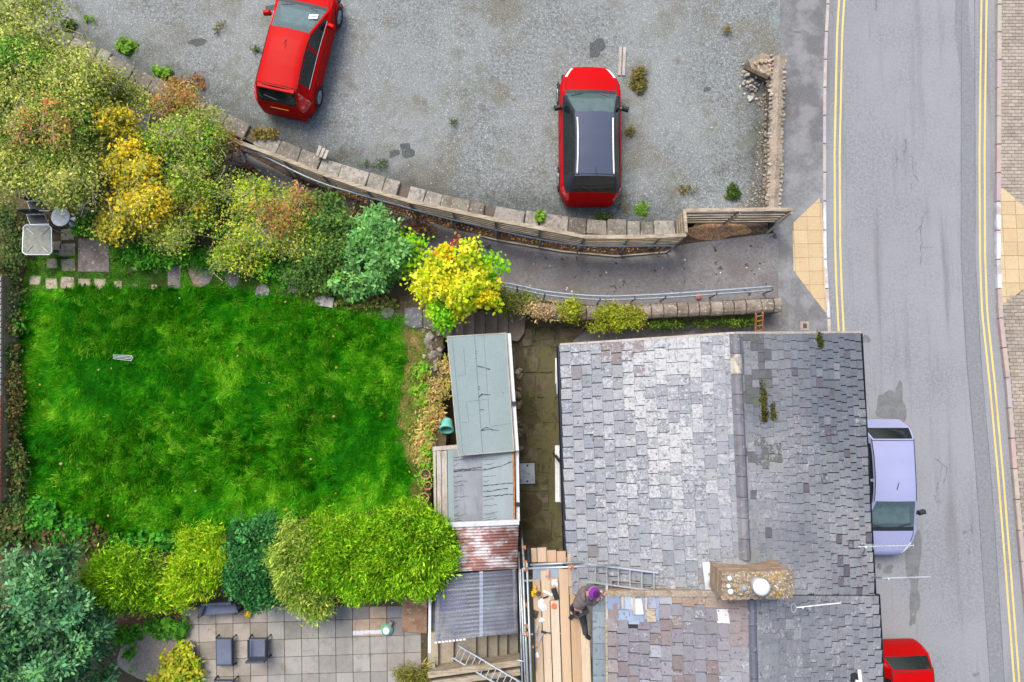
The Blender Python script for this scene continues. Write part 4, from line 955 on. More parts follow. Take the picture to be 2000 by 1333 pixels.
p = P(1550, 1188, 6.0); MB().poly([p + Vector((.05 * math.cos(a), .09 * math.sin(a), 0)) for a in np.linspace(0, 2 * PI, 16)[:-1]], .01, 6, closed=True).build('loop', M['alu'], t)
sdish = thing('satellite_bracket', 'white and dark metal bracket standing on the front slates near the bottom edge', 'bracket', S2F(.83, .5))
b0 = P(1676, 1325, 4.75); MB().bar(b0 + Vector((-.02, .22, .1)), b0 + Vector((.0, -.05, .1)), .07, .03).build('arm', M['white'], sdish); MB().bar(b0 + Vector((-.12, -.02, .12)), b0 + Vector((.12, -.12, .12)), .08, .03).build('arm', M['white'], sdish)
MB().box(b0 + Vector((-.1, 0, -.02)), (.14, .2, .14)).build('mount', M['black'], sdish); MB().tube(b0 + Vector((0, 0, .1)), b0 + Vector((0, 0, -.3)), .02).build('mast', M['steel'], sdish)

# ================================================================== SHEDS AND YARD
def roof_quad(mb, q, th=.05):
    mb.v += [tuple(p) for p in q] + [(p.x, p.y, p.z - th) for p in q]; b = len(mb.v) - 8
    mb.f += [(b, b + 1, b + 2, b + 3), (b + 7, b + 6, b + 5, b + 4), (b, b + 4, b + 5, b + 1), (b + 1, b + 5, b + 6, b + 2), (b + 2, b + 6, b + 7, b + 3), (b + 3, b + 7, b + 4, b)]; return mb
shed = thing('garden_shed', 'narrow timber shed with pale green felt roof between garden and yard', 'shed', P(940, 770, .03))
zs = lambda k: 2.75 if k == 0 else 2.5
q = [P(873.5, 658, 2.75), P(895.5, 890, 2.75), P(1004, 881, 2.5), P(988, 651, 2.5)]
rf = roof_quad(MB(), q).build('roof', M['felt'], shed)
def bil(q, s, t): return q[0].lerp(q[3], s).lerp(q[1].lerp(q[2], s), t)      # s across, t down the photo
def seam(q, pts, w_=.012, lift=.004, mat='bitumen', parent=None, name='seam', jit=.0):
    mb = MB(); pp = resample([bil(q, s, t) + Vector((0, 0, lift)) for s, t in pts], .06)
    for p in pp[1:-1]: p.y += random.uniform(-jit, jit)
    ribbon(mb, pp, w_, jit=.5 if jit else 0); return mb.build(name, M[mat], parent)
M['seamc'] = pmat('felt_seam', C(112, 132, 138), rough=.9)
seam(q, [(.46, 0), (.43, 1)], .014, .004, 'seamc', rf); seam(q, [(.62, 0), (.6, .78), (.98, .77)], .008, .004, 'seamc', rf); seam(q, [(.08, 0), (.08, 1)], .01, .004, 'seamc', rf)
seam(q, [(.08, .34), (.25, .33), (.26, .1)], .008, .004, 'seamc', rf); seam(q, [(.1, .73), (.24, .73), (.22, .56), (.58, .55)], .008, .004, 'seamc', rf)
for s0, t0, s1, t1, w_ in ((.455, .265, .68, .3, .02), (.45, .53, .52, .5, .02), (.45, .52, .66, .515, .018), (.44, .64, .52, .64, .014), (.43, .81, .75, .82, .022), (.43, .81, .58, .79, .018), (.46, .14, .48, .14, .012), (.455, .16, .48, .16, .012), (.45, .44, .48, .44, .012), (.45, .46, .48, .46, .012), (.45, .2, .47, .2, .012), (.87, .51, .9, .505, .012)):
    seam(q, [(s0, t0), ((s0 + s1) / 2, (t0 + t1) / 2 - random.uniform(0, .015)), (s1, t1)], w_, .006, 'bitumen', rf, 'bitumen_streak', .012)
pw = [(q[0].x + .06, q[0].y - .06), (q[1].x + .06, q[1].y + .06), (q[2].x - .1, q[2].y + .06), (q[3].x - .1, q[3].y - .06)]
MB().prism([Vector((x, y, z)) for (x, y), z in zip(pw, (2.69, 2.69, 2.44, 2.44))], 0).build('wall', M['wood_grey'], shed)
for k in range(4):
    a, b = q[k], q[(k + 1) % 4]; MB().bar(a + Vector((0, 0, -.04)), b + Vector((0, 0, -.04)), .025, .1).build('trim', M['wood_grey'], shed)
gutter(q[3] + Vector((.03, 0, 0)), q[2] + Vector((.03, -.0, 0)), shed, 1, 'upvc', .05, -.06); p = q[3].lerp(q[2], .6); MB().box(p + Vector((.08, 0, -.07)), (.12, .1, .13)).build('gutter_union', M['black'], shed)

out = thing('outbuilding', 'flat roofed outbuilding with streaked grey felt next to the green shed', 'outbuilding', P(940, 950, .03))
q = [P(874, 878, 2.45), P(876, 1024, 2.45), P(1006, 1019, 2.35), P(1004, 876, 2.35)]
rf = roof_quad(MB(), q).build('roof', M['felt_grey'], out)
pale = MB(); pv = [bil(q, .52, 0), bil(q, .52, 1), bil(q, 1, 1), bil(q, 1, 0)]; pale.v = [(p.x, p.y, p.z + .006) for p in pv]; pale.f = [(0, 1, 2, 3)]; pale.build('felt_sheet', M['felt_pale'], rf)
pale = MB(); pv = [bil(q, 0, 0), bil(q, 0, 1), bil(q, .085, 1), bil(q, .085, 0)]; pale.v = [(p.x, p.y, p.z + .006) for p in pv]; pale.f = [(0, 1, 2, 3)]; pale.build('felt_sheet', M['felt'], rf)
r_ = random.Random(4)
for side, s0 in ((0, .085), (1, .525)):
    ts = [.12, .15, .22, .28, .3, .38, .45, .5, .58, .65, .7, .78, .88, .9, .94, .97]
    for t in ts:
        big = t in ((.28, .3) if side == 0 else (.28, .5, .58, .65)); ln = r_.uniform(.3, .45) if big else r_.uniform(.05, .22)
        if side == 1 and t in (.5, .65, .28): ln = .46
        pts = [(s0, t)]
        for k in range(1, 6): pts.append((s0 + ln * k / 5, t - .02 * k / 5 * r_.uniform(.3, 1.6) - (.08 * (k / 5) ** 2 if side == 1 and t == .28 else 0)))
        seam(q, pts, .022 if big else .01, .009, 'bitumen', rf, 'bitumen_streak', .01)
pw = [(q[0].x + .04, q[0].y - .02), (q[1].x + .04, q[1].y), (q[2].x - .1, q[2].y), (q[3].x - .1, q[3].y - .02)]
MB().prism([Vector((x, y, 2.28)) for x, y in pw], 0).build('wall', M['wood_grey'], out)
gutter(q[3].lerp(q[2], .0) + Vector((.03, 0, 0)), q[2] + Vector((.03, 0, 0)), out, 1, 'upvc', .045, -.06); p = q[3].lerp(q[2], .77); MB().box(p + Vector((.08, 0, -.07)), (.12, .1, .13)).build('gutter_union', M['black'], out)
MB().bar(q[3] + Vector((-.02, 0, .02)), q[2] + Vector((-.02, 0, .02)), .05, .03).build('drip_batten', M['rust'], out)
# white board box beside the outbuilding
bx = thing('timber_staging', 'narrow raised staging of pale whitish boards along the outbuilding edge', 'staging', P(858, 950, ZG))
z_ = 2.2
for u0, u1 in ((846, 851), (852.5, 861), (862, 873)):
    a, b = P((u0 + u1) / 2, 881, z_), P((u0 + u1) / 2 + 2, 1022, z_); MB().bar(a, b, (u1 - u0) * S(z_) * .96, .03).build('plank', M['wood_grey'], bx)
MB().bar(P(845, 877, z_ + .01), P(894, 873, z_ + .01), .11, .05).build('end_board', M['wood_grey'], bx)
for u, v in ((848, 880), (870, 880), (850, 1018), (872, 1018)):
    p = P(u, v, z_); MB().box((p.x, p.y, (z_ + .9) / 2), (.07, .07, z_ - .9)).build('leg', M['wood_grey'], bx)

def corrug(q, n, amp, mat, name, parent, along=True, nseg=6, smooth=True):
    """waves run across t (down the photo), ridges run along s"""
    k = n * nseg; V = []; Fi = []
    for i in range(k + 1):
        t = i / k; dz = amp * math.sin(2 * PI * i / nseg)
        a, b = bil(q, 0, t), bil(q, 1, t); V += [(a.x, a.y, a.z + dz), (b.x, b.y, b.z + dz)]
    for i in range(k): Fi.append((2 * i, 2 * i + 2, 2 * i + 3, 2 * i + 1))
    mb = MB(); mb.v = V; mb.f = Fi; o = mb.build(name, mat, parent, smooth)
    so_ = o.modifiers.new('s', 'SOLIDIFY'); so_.thickness = .006; return o
rs = thing('rusty_roof_shed', 'small lean-to with rusty corrugated iron roof beside the hedge', 'shed', P(945, 1070, .03))
q = [P(868, 1028, 2.55), P(884, 1117, 2.5), P(1010, 1111, 2.4), P(1013, 1022, 2.45)]
corrug(q, 15, .014, M['rustsheet'], 'roof', rs)
mb = MB().bar(P(868, 1026, 2.58), P(1014, 1020, 2.5), .13, .03); mb.build('flashing', M['paleflash'], rs)
MB().prism([Vector((p.x + dx, p.y + dy, 2.38)) for p, dx, dy in zip(q, (.1, .1, -.1, -.1), (0, .04, .04, 0))], 0).build('wall', M['wood_old'], rs)
cl_ = thing('clear_lean_to', 'lean-to canopy of clear purplish corrugated plastic over the patio steps', 'canopy', P(930, 1180, .1))
q = [P(886, 1120, 2.5), P(848, 1254, 2.55), P(1011, 1236, 2.4), P(1008, 1113, 2.38)]
q[0] = P(852, 1124, 2.55)
corrug(q, 16, .009, M['clear'], 'roof_sheet', cl_)
for s in (.03, .56, .97):
    MB().bar(bil(q, s, 0) + Vector((0, 0, -.06)), bil(q, s, 1) + Vector((0, 0, -.06 if s == .56 else -.05)), .09 if s == .56 else .06, .06).build('rafter', M['upvc' if s == .56 else 'wood_grey'], cl_)
for t in (.25, .6, .98): MB().bar(bil(q, 0, t) + Vector((0, 0, -.1)), bil(q, 1, t) + Vector((0, 0, -.1)), .04, .04).build('purlin', M['wood_grey'], cl_)
for s, t in ((.03, .02), (.03, .97), (.97, .02), (.97, .97)):
    p = bil(q, s, t); MB().box((p.x, p.y, (p.z - .06) / 2), (.07, .07, p.z - .08)).build('post', M['wood_grey'], cl_)
mb = MB(); a, b = bil(q, 0, 1), bil(q, .38, 1)
for k in range(9): p = a.lerp(b, (k + .5) / 9); mb.box(p + Vector((0, -.02, .0)), (.06, .04, .03))
mb.build('eave_filler', M['white'], cl_)
MB().bar(P(840, 1148, 2.3), P(839, 1275, 2.3), .07, .06).build('edge_rail', M['upvc'], cl_)
# stored things below the clear roof: cloth-covered stack and bin
for nm, lb, ct, u, v, z0, sx, sy, sz, col in (
    ('covered_stack', 'violet blue covered stack seen through the clear roof', 'stack', 885, 1178, .9, .75, .45, .8, (96, 92, 150)),
    ('storage_tub', 'teal storage tub seen through the clear roof right of the white rafter', 'tub', 955, 1172, .9, .45, .45, .7, (84, 140, 150)),
    ('garden_box', 'teal box under the clear roof next to the hedge', 'box', 905, 1135, .9, .5, .4, .9, (92, 150, 140))):
    p = P(u, v, z0 + sz); o = MB().box((p.x, p.y, z0 + sz / 2), (sx, sy, sz), rz=.1, ch=.06).build(nm, pmat(nm + '_mat', C(*col), [(4, .4, .65, tuple(x * .7 for x in C(*col)), .8)], rough=.8), bevel=.03); tag(o, lb, ct)
# floor under the canopy
struct(MB().prism(pxpoly([(838, 1112), (1010, 1112), (1012, 1240), (838, 1240)], .9), -.3).build('canopy_floor', M['pave_asph']))

# manhole cover
mh = thing('manhole_cover', 'galvanised rectangular manhole cover with two lifting eyes in the yard', 'manhole cover', P(1030, 925, .07)); p = P(1030, 925, .09)
MB().box(p, (.5, .66, .03), rz=.03).build('frame', M['wood_dark'], mh); MB().box(p + Vector((0, 0, .014)), (.44, .6, .03), rz=.03, ch=.004).build('lid', M['steel'], mh)
for dy in (-.23, .23): MB().lathe(p + Vector((0, dy, .028)), [(.03, 0), (.03, .006), (0, .007)], 12).build('lifting_eye', M['black'], mh)

# upper garden steps
st = thing('stone_steps', 'flight of worn stone steps from the yard up to the lawn beside the green shed', 'steps', P(940, 628, .05))
ue = [862, 882, 905, 926, 947, 971, 992, 1027]
for k in range(7):
    z = 1.28 - k * .17; u0, u1 = ue[k], ue[k + 1]; vb_ = 660
    qq = [P(u0, 604 + k * .8, z), P(u1, 605 + k * .8, z), P(u1, vb_ if k < 6 else 664, z), P(u0, vb_ if k < 6 else 668, z)]
    if k == 6: qq = [P(u0, 609, z), P(1027, 617, z), P(1024, 650, z), P(1012, 667, z), P(u0, 665, z)]
    o = MB().prism(qq, .0).build('tread', M['tile'], st, bevel=.015); o.color = (*jc((158, 142, 128), 8), 1)
# lower steps beneath the canopy
st2 = thing('concrete_steps', 'mossy concrete steps rising to the patio below the clear canopy', 'steps', P(930, 1265, .1))
ue = [831, 856, 886, 930, 951, 972, 991, 1012]
for k in range(7):
    z = 1.15 - k * .16
    o = MB().prism(pxpoly([(ue[k], 1236), (ue[k + 1], 1236), (ue[k + 1], 1300 - k * 3), (ue[k], 1302 - k * 3)], z), .0).build('tread', M['tile'], st2, bevel=.012); o.color = (*jc((182, 170, 150), 6), 1)
for k, (v0_, z_) in enumerate(((1304, 1.25), (1322, 1.1))):
    o = MB().bar(P(838, v0_ + 8, z_), P(1016, v0_ - 16, z_), .16, .5).build('sleeper_edging', M['wood_old'], None); tag(o, ('upper' if k == 0 else 'lower') + ' weathered timber sleeper edging below the mossy steps', 'sleeper')
struct(MB().prism(pxpoly([(834, 1310), (1016, 1288), (1016, 1600), (834, 1600)], .55), -.3).build('stepped_bank', M['soil']))
for k in range(4):
    o = MB().prism(pxpoly([(905 + k * 27, 1322 - k * 4), (930 + k * 27, 1318 - k * 4), (930 + k * 27, 1380), (905 + k * 27, 1380)], .75 - k * .04), .3).build('tread', M['yardstone'], st2); o.color = (*jc((120, 104, 92), 6), 1)
MB().bar(P(846, 1296, 1.3), P(849, 1316, 1.3), .09, .04).build('offcut', M['wood_grey'], st2)

# ladders
def ladder(name, label, a0, a1, wid, nr, mat='alu', side=None):
    t = thing(name, label, 'ladder', a0); d = (a1 - a0).normalized(); s = side if side is not None else Vector((-d.y, d.x, 0)).normalized()
    for k in (-.5, .5): MB().bar(a0 + s * wid * k, a1 + s * wid * k, .035, .07).build('stile', M[mat], t)
    for k in range(nr): p = a0.lerp(a1, (k + .6) / nr); MB().tube(p - s * wid * .5, p + s * wid * .5, .016).build('rung', M[mat], t)
    return t
ladder('ladder', 'aluminium ladder sloping across the mossy steps at the bottom of the picture', P(889, 1272, 1.25), P(1030, 1356, 1.75), .36, 14)
ladder('roof_ladder', 'aluminium roof ladder lying on the pale slates beside the scaffold', P(1150, 1119, SR(.86, .92).z + .12), P(1287, 1137, SR(.46, .93).z + .12), .4, 6)
ladder('rusty_ladder', 'short rusty orange ladder leaning between low stone wall and cottage gable', P(1483, 612, 1.05), P(1481, 668, .4), .2, 6, 'rust')

# ================================================================== SCAFFOLD
sc = thing('scaffold', 'tubular steel scaffold with timber board platform at the rear of the southern cottage', 'scaffold', P(1090, 1200, .05))
ZP = 4.25
def sboard(u0, u1, v0, v1, col, z=ZP, tilt=0):
    a, b = P((u0 + u1) / 2, v0, z), P((u0 + u1) / 2 + (v1 - v0) * .035 + tilt, v1, z)
    o = MB().bar(a, b, (u1 - u0) * S(z) * .95, .038).build('board', M['board'], sc); o.color = (*jc(tuple(x * .95 for x in col), 9), 1)
for u0, u1, v0, col in ((1037, 1048, 1071, (204, 178, 150)), (1049, 1067, 1070, (216, 188, 160)), (1068, 1086, 1075, (214, 178, 148)), (1087, 1105, 1077, (206, 172, 142))): sboard(u0, u1, v0, 1098, col)
for u0, u1, v0, v1, col in ((1108, 1127, 1082, 1145, (210, 184, 158)), (1128, 1147, 1085, 1145, (214, 184, 152))): sboard(u0, u1, v0, v1, col)
for u0, u1, v0, v1, col in ((1040, 1055, 1131, 1480, (206, 178, 150)), (1056, 1073, 1115, 1480, (222, 196, 168)), (1073, 1091, 1173, 1480, (234, 212, 188)), (1091, 1109, 1112, 1480, (216, 184, 150)), (1112, 1131, 1147, 1480, (206, 172, 136)), (1132, 1150, 1200, 1480, (232, 208, 180))): sboard(u0, u1, v0, v1, col)
sboard(1132, 1150, 1146, 1198, (210, 180, 150)); sboard(1073, 1090, 1128, 1171, (220, 186, 152))
mb = MB()
MB().box(P(1070, 1120, ZP - .03), (.7, .35, .02), rz=0).build('slate_sheet', M['lead'], sc)
def pole(a, b, name='tube', r=.0245, mat='steel'): return MB().tube(a, b, r, n=10).build(name, M[mat], sc, smooth=True)
# ledgers / guard rails
pole(P(1029, 1111, 5.25), P(1204, 1104, 5.25)); pole(P(1034, 1104, 4.35), P(1150, 1098, 4.4), r=.03)
pole(P(1029, 1100, 5.25), P(1043, 1480, 5.25)); pole(P(1021, 1110, 4.75), P(1037, 1480, 4.75)); pole(P(1016, 1112, 3.2), P(1033, 1480, 3.2))
pole(P(1013, 1078, 2.2), P(1024, 1480, 2.2))
for u, v in ((1024, 1112), (1026, 1240), (1030, 1400)):
    p = P(u, v, 5.3); q2 = Vector((p.x, p.y, 0.05)); pole(q2, p, 'standard'); MB().box((p.x, p.y, .05), (.15, .15, .02)).build('base_plate', M['steel'], sc)
    for z in (5.25, 4.75, 3.2): MB().box((p.x + .03, p.y, z), (.09, .09, .08)).build('coupler', M['rust'], sc)
p = P(1115, 1108, 5.28); MB().box(p, (.1, .1, .1)).build('coupler', M['rust'], sc); pole(P(1114, 1109, 4.3), P(1114, 1109, 5.4), 'standard')
for v in (1135, 1240, 1340): pole(P(1020, v, 4.18), P(1155, v - 4, 4.18), 'transom')
pole(P(1009, 1290, 3.0), P(1030, 1293, 3.0), 'transom')
x_ = P(1034, 1060, 4.3); MB().bar(P(1032, 1072, ZP + .05), P(1033, 1108, ZP + .05), .04, .22).build('toe_board', M['black'], sc)
MB().bar(P(1041, 1190, ZP + .06), P(1045, 1309, ZP + .06), .03, .1).build('toe_board', M['black'], sc)
# tools on the platform
ZT = ZP + .02
def small(name, label, cat, mb, mat, smooth=False): return tag(mb.build(name, M[mat], None, smooth), label, cat)
def tub(u, v, r, h, name, label, mat, inner='potsoil', cat='tub'):
    p = P(u, v, ZT + h); t = thing(name, label, cat, (p.x, p.y, ZT))
    MB().lathe((p.x, p.y, ZT), [(r * .8, 0), (r, h), (r * .9, h), (r * .75, h * .35), (0, h * .35)], 20).build('bucket', M[mat], t, smooth=False)
    MB().lathe((p.x, p.y, ZT + h * .7), [(r * .86, 0), (0, .005)], 18).build('contents', M[inner], t); return t
tub(1052.5, 1161, .075, .09, 'mortar_tub', 'small brown tub on the scaffold next to the yellow strap', 'terracotta')
tub(1140.5, 1124.5, .085, .05, 'chimney_pot_liner', 'round terracotta ring standing on the upper scaffold boards', 'terracotta', 'black', 'pot')
small('brick_block', 'reddish brick lying on the board just above the kneeling worker', 'brick', MB().box(P(1139, 1137, ZT + .05), (.2, .12, .09), rz=.05, ch=.008), 'terracotta')
small('orange_lid', 'round orange lid on the pale middle scaffold board', 'lid', MB().lathe(P(1082, 1184, ZT), [(.065, 0), (.065, .02), (.055, .03), (0, .03)], 20), 'oplastic')
mb = MB(); p = P(1084.5, 1160, ZT + .03)
mb.box(p, (.12, .26, .06), rz=.35, ch=.012); mb.box(p + Vector((0, 0, .035)), (.11, .02, .012), rz=.35); small('power_pack', 'black battery case lying on the scaffold boards', 'case', mb, 'black')
mb = MB(); 
for k in range(9): mb.box(P(1043 + random.uniform(-3, 3), 1148 + k * 2.0, ZT + .03 + random.uniform(0, .03)), (.07, .05, .03), rz=random.uniform(0, 3), ch=.008)
small('yellow_strap', 'crumpled yellow strap at the outer edge of the platform', 'strap', mb, 'yplastic')
def cloth(u, v, ru, rv, name, label, mat, seed, cat='cloth', h=.05):
    r = random.Random(seed); n = 10; mb = MB(); poly = blob(u, v, ru, rv, 0, n * 2, .5, seed)
    c = P(u, v, ZT + h); mb.v.append(tuple(c))
    for ring, k in ((1, .5), (2, 1.0)):
        for x, y in poly: p = P(u + (x - u) * k, v + (y - v) * k, ZT + (h * r.uniform(.4, 1.1) if ring == 1 else .003)); mb.v.append(tuple(p))
    m = n * 2
    for i in range(m): j = (i + 1) % m; mb.f += [(0, 1 + j, 1 + i), (1 + i, 1 + j, 1 + m + j, 1 + m + i)]
    return tag(mb.build(name, M[mat], None, True), label, cat)
cloth(1084, 1139, 6, 8, 'white_rag', 'crumpled white rag above the black battery case on the scaffold', 'paper', 1)
cloth(1059, 1182, 8, 12, 'plastic_sheet', 'crumpled translucent white sheet near the orange lid', 'paper', 2)
cloth(1046, 1200, 5, 10, 'rag', 'crumpled tan and black rag heap at the platform edge', 'wood_dark', 3); cloth(1058, 1212, 5, 6, 'white_bag', 'small white bag with green contents on the second board', 'white', 4)
cloth(1047, 1232, 6, 13, 'bag', 'pale tool bag lying against the toe board', 'wood_grey', 5); cloth(1070, 1122, 5, 9, 'work_glove', 'pink and white work glove on the grey sheet at the platform top', 'skin', 6, 'glove'); cloth(1046, 1262, 5, 6, 'glove', 'pinkish glove beside the hammer handle', 'skin', 7, 'glove')
cloth(1049, 1280, 3, 7, 'paper_scrap', 'scrap of white paper lower down on the outer boards', 'paper', 8, 'paper', .02)
mb = MB(); mb.bar(P(1052, 1254, ZT + .03), P(1061, 1236, ZT + .03), .03, .03); hm = thing('hammer', 'steel slater hammer lying across the outer scaffold boards', 'hammer', P(1057, 1245, ZT)); mb.build('handle', M['alu'], hm)
mb = MB(); mb.bar(P(1057, 1234, ZT + .04), P(1066, 1236, ZT + .04), .04, .04); mb.bar(P(1066, 1236, ZT + .04), P(1076, 1237, ZT + .035), .02, .015); mb.build('head', M['black'], hm)
mb = MB().bar(P(1061, 1154, ZT + .02), P(1079, 1163, ZT + .02), .05, .012); small('slate_rip', 'flat pale slate strip next to the battery case', 'strip', mb, 'paper')
mb = MB().bar(P(1060, 1169, ZT + .02), P(1071, 1165, ZT + .02), .035, .012); small('trowel', 'dark trowel blade below the brown tub', 'trowel', mb, 'black')
# loose battens and slates on the south roof
for k, (u0, v0_, u1, v1_) in enumerate(((1216, 1166, 1216, 1190), (1238, 1166, 1238, 1200), (1262, 1168, 1262, 1192))):
    z = [S2R(.87, .05).z, S2R(.79, .05).z, S2R(.71, .05).z][k] + .08
    tag(MB().bar(P(u0, v0_, z), P(u1, v1_, z), .05, .03).build('loose_batten', M['wood_grey'], None), ['pale batten nearest the eave on the repaired roof corner', 'middle pale batten on the repaired roof corner', 'pale batten nearest the ridge on the repaired roof corner'][k], 'batten')
for k, (a, b, sx, sy, rz, mt, lb) in enumerate(((.77, .065, .24, .34, .02, 'paleflash', 'shiny metal sheet lying between the battens on the repaired roof'), (.675, .12, .2, .28, .0, 'wood_old', 'brown board lying on the blue patch slates'))):
    o = on_roof(S2R, a, b, (sx, sy, .02), rz, 'metal_sheet' if k == 0 else 'brown_board', mt, None, .07); tag(o, lb, 'sheet' if k == 0 else 'board')
# ================================================================== CARS
def make_car(name, label, origin, heading, tiltm, L, W, Hh, pm, roofm, wind=(.93, 1.73), rearw=(3.52, 3.82), rails=False, dark_pillars=False, rear_plate=True, glass_side='darkglass', belt=.93, spoiler=False, blackwing=False, gz=1.06, rk=.26):
    sc_ = L / 4.05
    t = bpy.data.objects.new(name, None); COL.objects.link(t); tag(t, label, 'car')
    t.matrix_basis = Matrix.Translation(origin) @ tiltm @ Matrix.Rotation(heading, 4, 'Z')
    w0, w1 = wind[0], wind[1]; r0_, r1_ = rearw
    prof = [(0, .42), (.02, .56), (.07, .67), (.18, .75), (.5, .86), (w0 - .03, .975), (w0, .985), (w1, Hh - .065), (w1 + .3, Hh - .02), (w1 + .7, Hh), (3.0, Hh - .015), (r0_, Hh - .07), (r1_, gz), (r1_ + .2 * (4.05 - r1_), gz - .08), (r1_ + .42 * (4.05 - r1_), .86), (r1_ + .72 * (4.05 - r1_), .7), (4.045, .56), (4.05, .42)]
    fx = [p[0] for p in prof]; fz = [p[1] for p in prof]
    bounds = [.0, .02, .07, .12, .18, .55, w0 - .12, w0 - .03, w0, w1, w1 + .05, r0_ - .05, r0_, r1_, r1_ + .2 * (4.05 - r1_), 3.72, 4.0, 4.045, 4.05, 1.28, 2.28, 2.36, 3.38]
    fs = sorted(set([round(x, 3) for x in list(np.arange(.02, 4.04, .06)) + bounds])); fs = [f for k, f in enumerate(fs) if k == 0 or f - fs[k - 1] > .012 or f in bounds]
    def zt(f):
        # smoothed interpolation except at glass edges
        return itp(f, fx, fz)
    def hw(f):
        k = 1.0
        if f < .95: k -= .48 * ((.95 - f) / .95) ** 2.6
        if f > 3.45: k -= rk * ((f - 3.45) / .6) ** 2.4
        return W / 2 * k
    rows = []
    for f in fs:
        z = zt(f); w_ = hw(f); zb = min(belt, z - .015); g_ = z - zb; s = (L / 2 - f * sc_)
        yr = (w_ - .075) - .42 * g_
        pts = [(w_ - .08, min(.18, zb - .24)), (w_ - .012, min(.3, zb - .2)), (w_, min(.42, zb - .16)), (w_, min(.55, zb - .12)), (w_ - .004, min(.72, zb - .08)), (w_ - .025, zb - .04), (w_ - .06, zb)]
        y6, z6 = w_ - .062, zb
        for tt in (.12, .86, .97): pts.append((lerp(y6 - .006, yr, tt), lerp(z6, z - .012, tt)))
        cr = .03 if g_ < .1 else .035
        for k in (.93, .62, .31, 0): pts.append((yr * k, z - .012 + .012 * (1 - k) + cr * (1 - k * k)))
        rows.append((f, s, pts))
    nS = len(rows[0][2]); parts = {}
    def grid(i, k, side): f, s, p = rows[i]; y, z = p[k]; return Vector((s, y * side, z))
    wf = (.76, 3.28); wr = .315
    def cls(f, k, side):
        if r0_ <= f <= r1_ and 10 <= k: return 'rear_window'
        if w0 <= f <= w1 and 10 <= k: return 'windscreen'
        if k >= 9 and w1 <= f <= r0_: return 'roof'
        if dark_pillars and k in (6, 7, 8, 9) and w0 + .05 < f < r1_: return ('side_window', side) if k == 7 and 1.28 < f < 3.38 else 'pillar_trim'
        if k == 7 and 1.28 < f < 3.38 and not (2.28 < f < 2.36): return ('side_window', side)
        if .12 < f < .42 and k in (6, 7, 8, 9): return ('headlight', side)
        if f > 3.66 and f < 4.0 and k in (4, 5, 6, 7): return ('tail_light', side)
        if w0 - .12 < f < w0 and k >= 10: return 'scuttle'
        return 'body'
    for i in range(len(rows) - 1):
        f = (rows[i][0] + rows[i + 1][0]) / 2
        for side in (-1, 1):
            for k in range(nS - 1):
                q = [grid(i, k, side), grid(i + 1, k, side), grid(i + 1, k + 1, side), grid(i, k + 1, side)]
                c = (q[0] + q[2]) / 2
                if k < 4 and any((c.x - (L / 2 - a * sc_)) ** 2 + (c.z - .31) ** 2 < (wr + .045) ** 2 for a in wf): continue
                key = cls(f, k, side); mb = parts.setdefault(key, MB())
                mb.add(q, [(0, 1, 2, 3)] if side > 0 else [(3, 2, 1, 0)])
    for i in (0, len(rows) - 1):
        pts = [grid(i, k, 1) for k in range(nS)] + [grid(i, k, -1) for k in reversed(range(nS - 1))]; parts['body'].add(pts, [tuple(range(len(pts))) if i else tuple(reversed(range(len(pts))))])
    mats = {'body': pm, 'roof': roofm, 'windscreen': M['glass'], 'rear_window': M['darkglass'], 'pillar_trim': M['black'], 'scuttle': M['black']}
    objs = {}
    for key, mb in parts.items():
        nm = key if isinstance(key, str) else key[0]
        mt = mats.get(nm) or {'side_window': M[glass_side], 'headlight': M['lamp'], 'tail_light': M['taillamp']}[nm]
        me = mb.mesh(nm, mt, True); bm = bmesh.new(); bm.from_mesh(me); bmesh.ops.remove_doubles(bm, verts=bm.verts, dist=.0008); bmesh.ops.recalc_face_normals(bm, faces=bm.faces) if nm == 'body' else None; bm.to_mesh(me); bm.free()
        o = bpy.data.objects.new(nm, me); put(o, t, False); objs[key] = o
        if nm == 'body': me.polygons.foreach_set('use_smooth', [True] * len(me.polygons)); es = o.modifiers.new('e', 'EDGE_SPLIT'); es.split_angle = math.radians(34)
    def lb(mb, nm, mat, parent=t, smooth=False): o = bpy.data.objects.new(nm, mb.mesh(nm, mat, smooth)); put(o, parent, False); return o
    X = lambda f: L / 2 - f * sc_
    lb(MB().box((0, 0, .25), (L * .93, W * .86, .12)), 'underbody', M['rubber'])
    inn = lb(MB().box((X(2.4), 0, .42), (2.6, W * .82, .08)), 'cabin_floor', M['seat'])
    lb(MB().box((X(w0 + .32), 0, .86), (.5, W * .78, .12), ch=.04), 'dashboard', M['interior'])
    for sx in (2.05, 2.95):
        for sy in (-.36, .36):
            s_ = MB().box((X(sx), sy, .62), (.5, .46, .16), ch=.05); s_.box((X(sx + .26), sy, .92), (.14, .44, .55), M=Euler((0, -.2, 0)).to_matrix(), ch=.04); s_.box((X(sx + .33), sy, 1.24), (.09, .24, .16), ch=.03); lb(s_, 'seat', M['seat'])
    sw_ = MB().poly([(X(w0 + .62) + .03 * math.cos(a), -.36 + .17 * math.cos(a), .92 + .17 * math.sin(a)) for a in np.linspace(0, 2 * PI, 18)[:-1]], .014, 6, closed=True); lb(sw_, 'steering_wheel', M['rubber'])
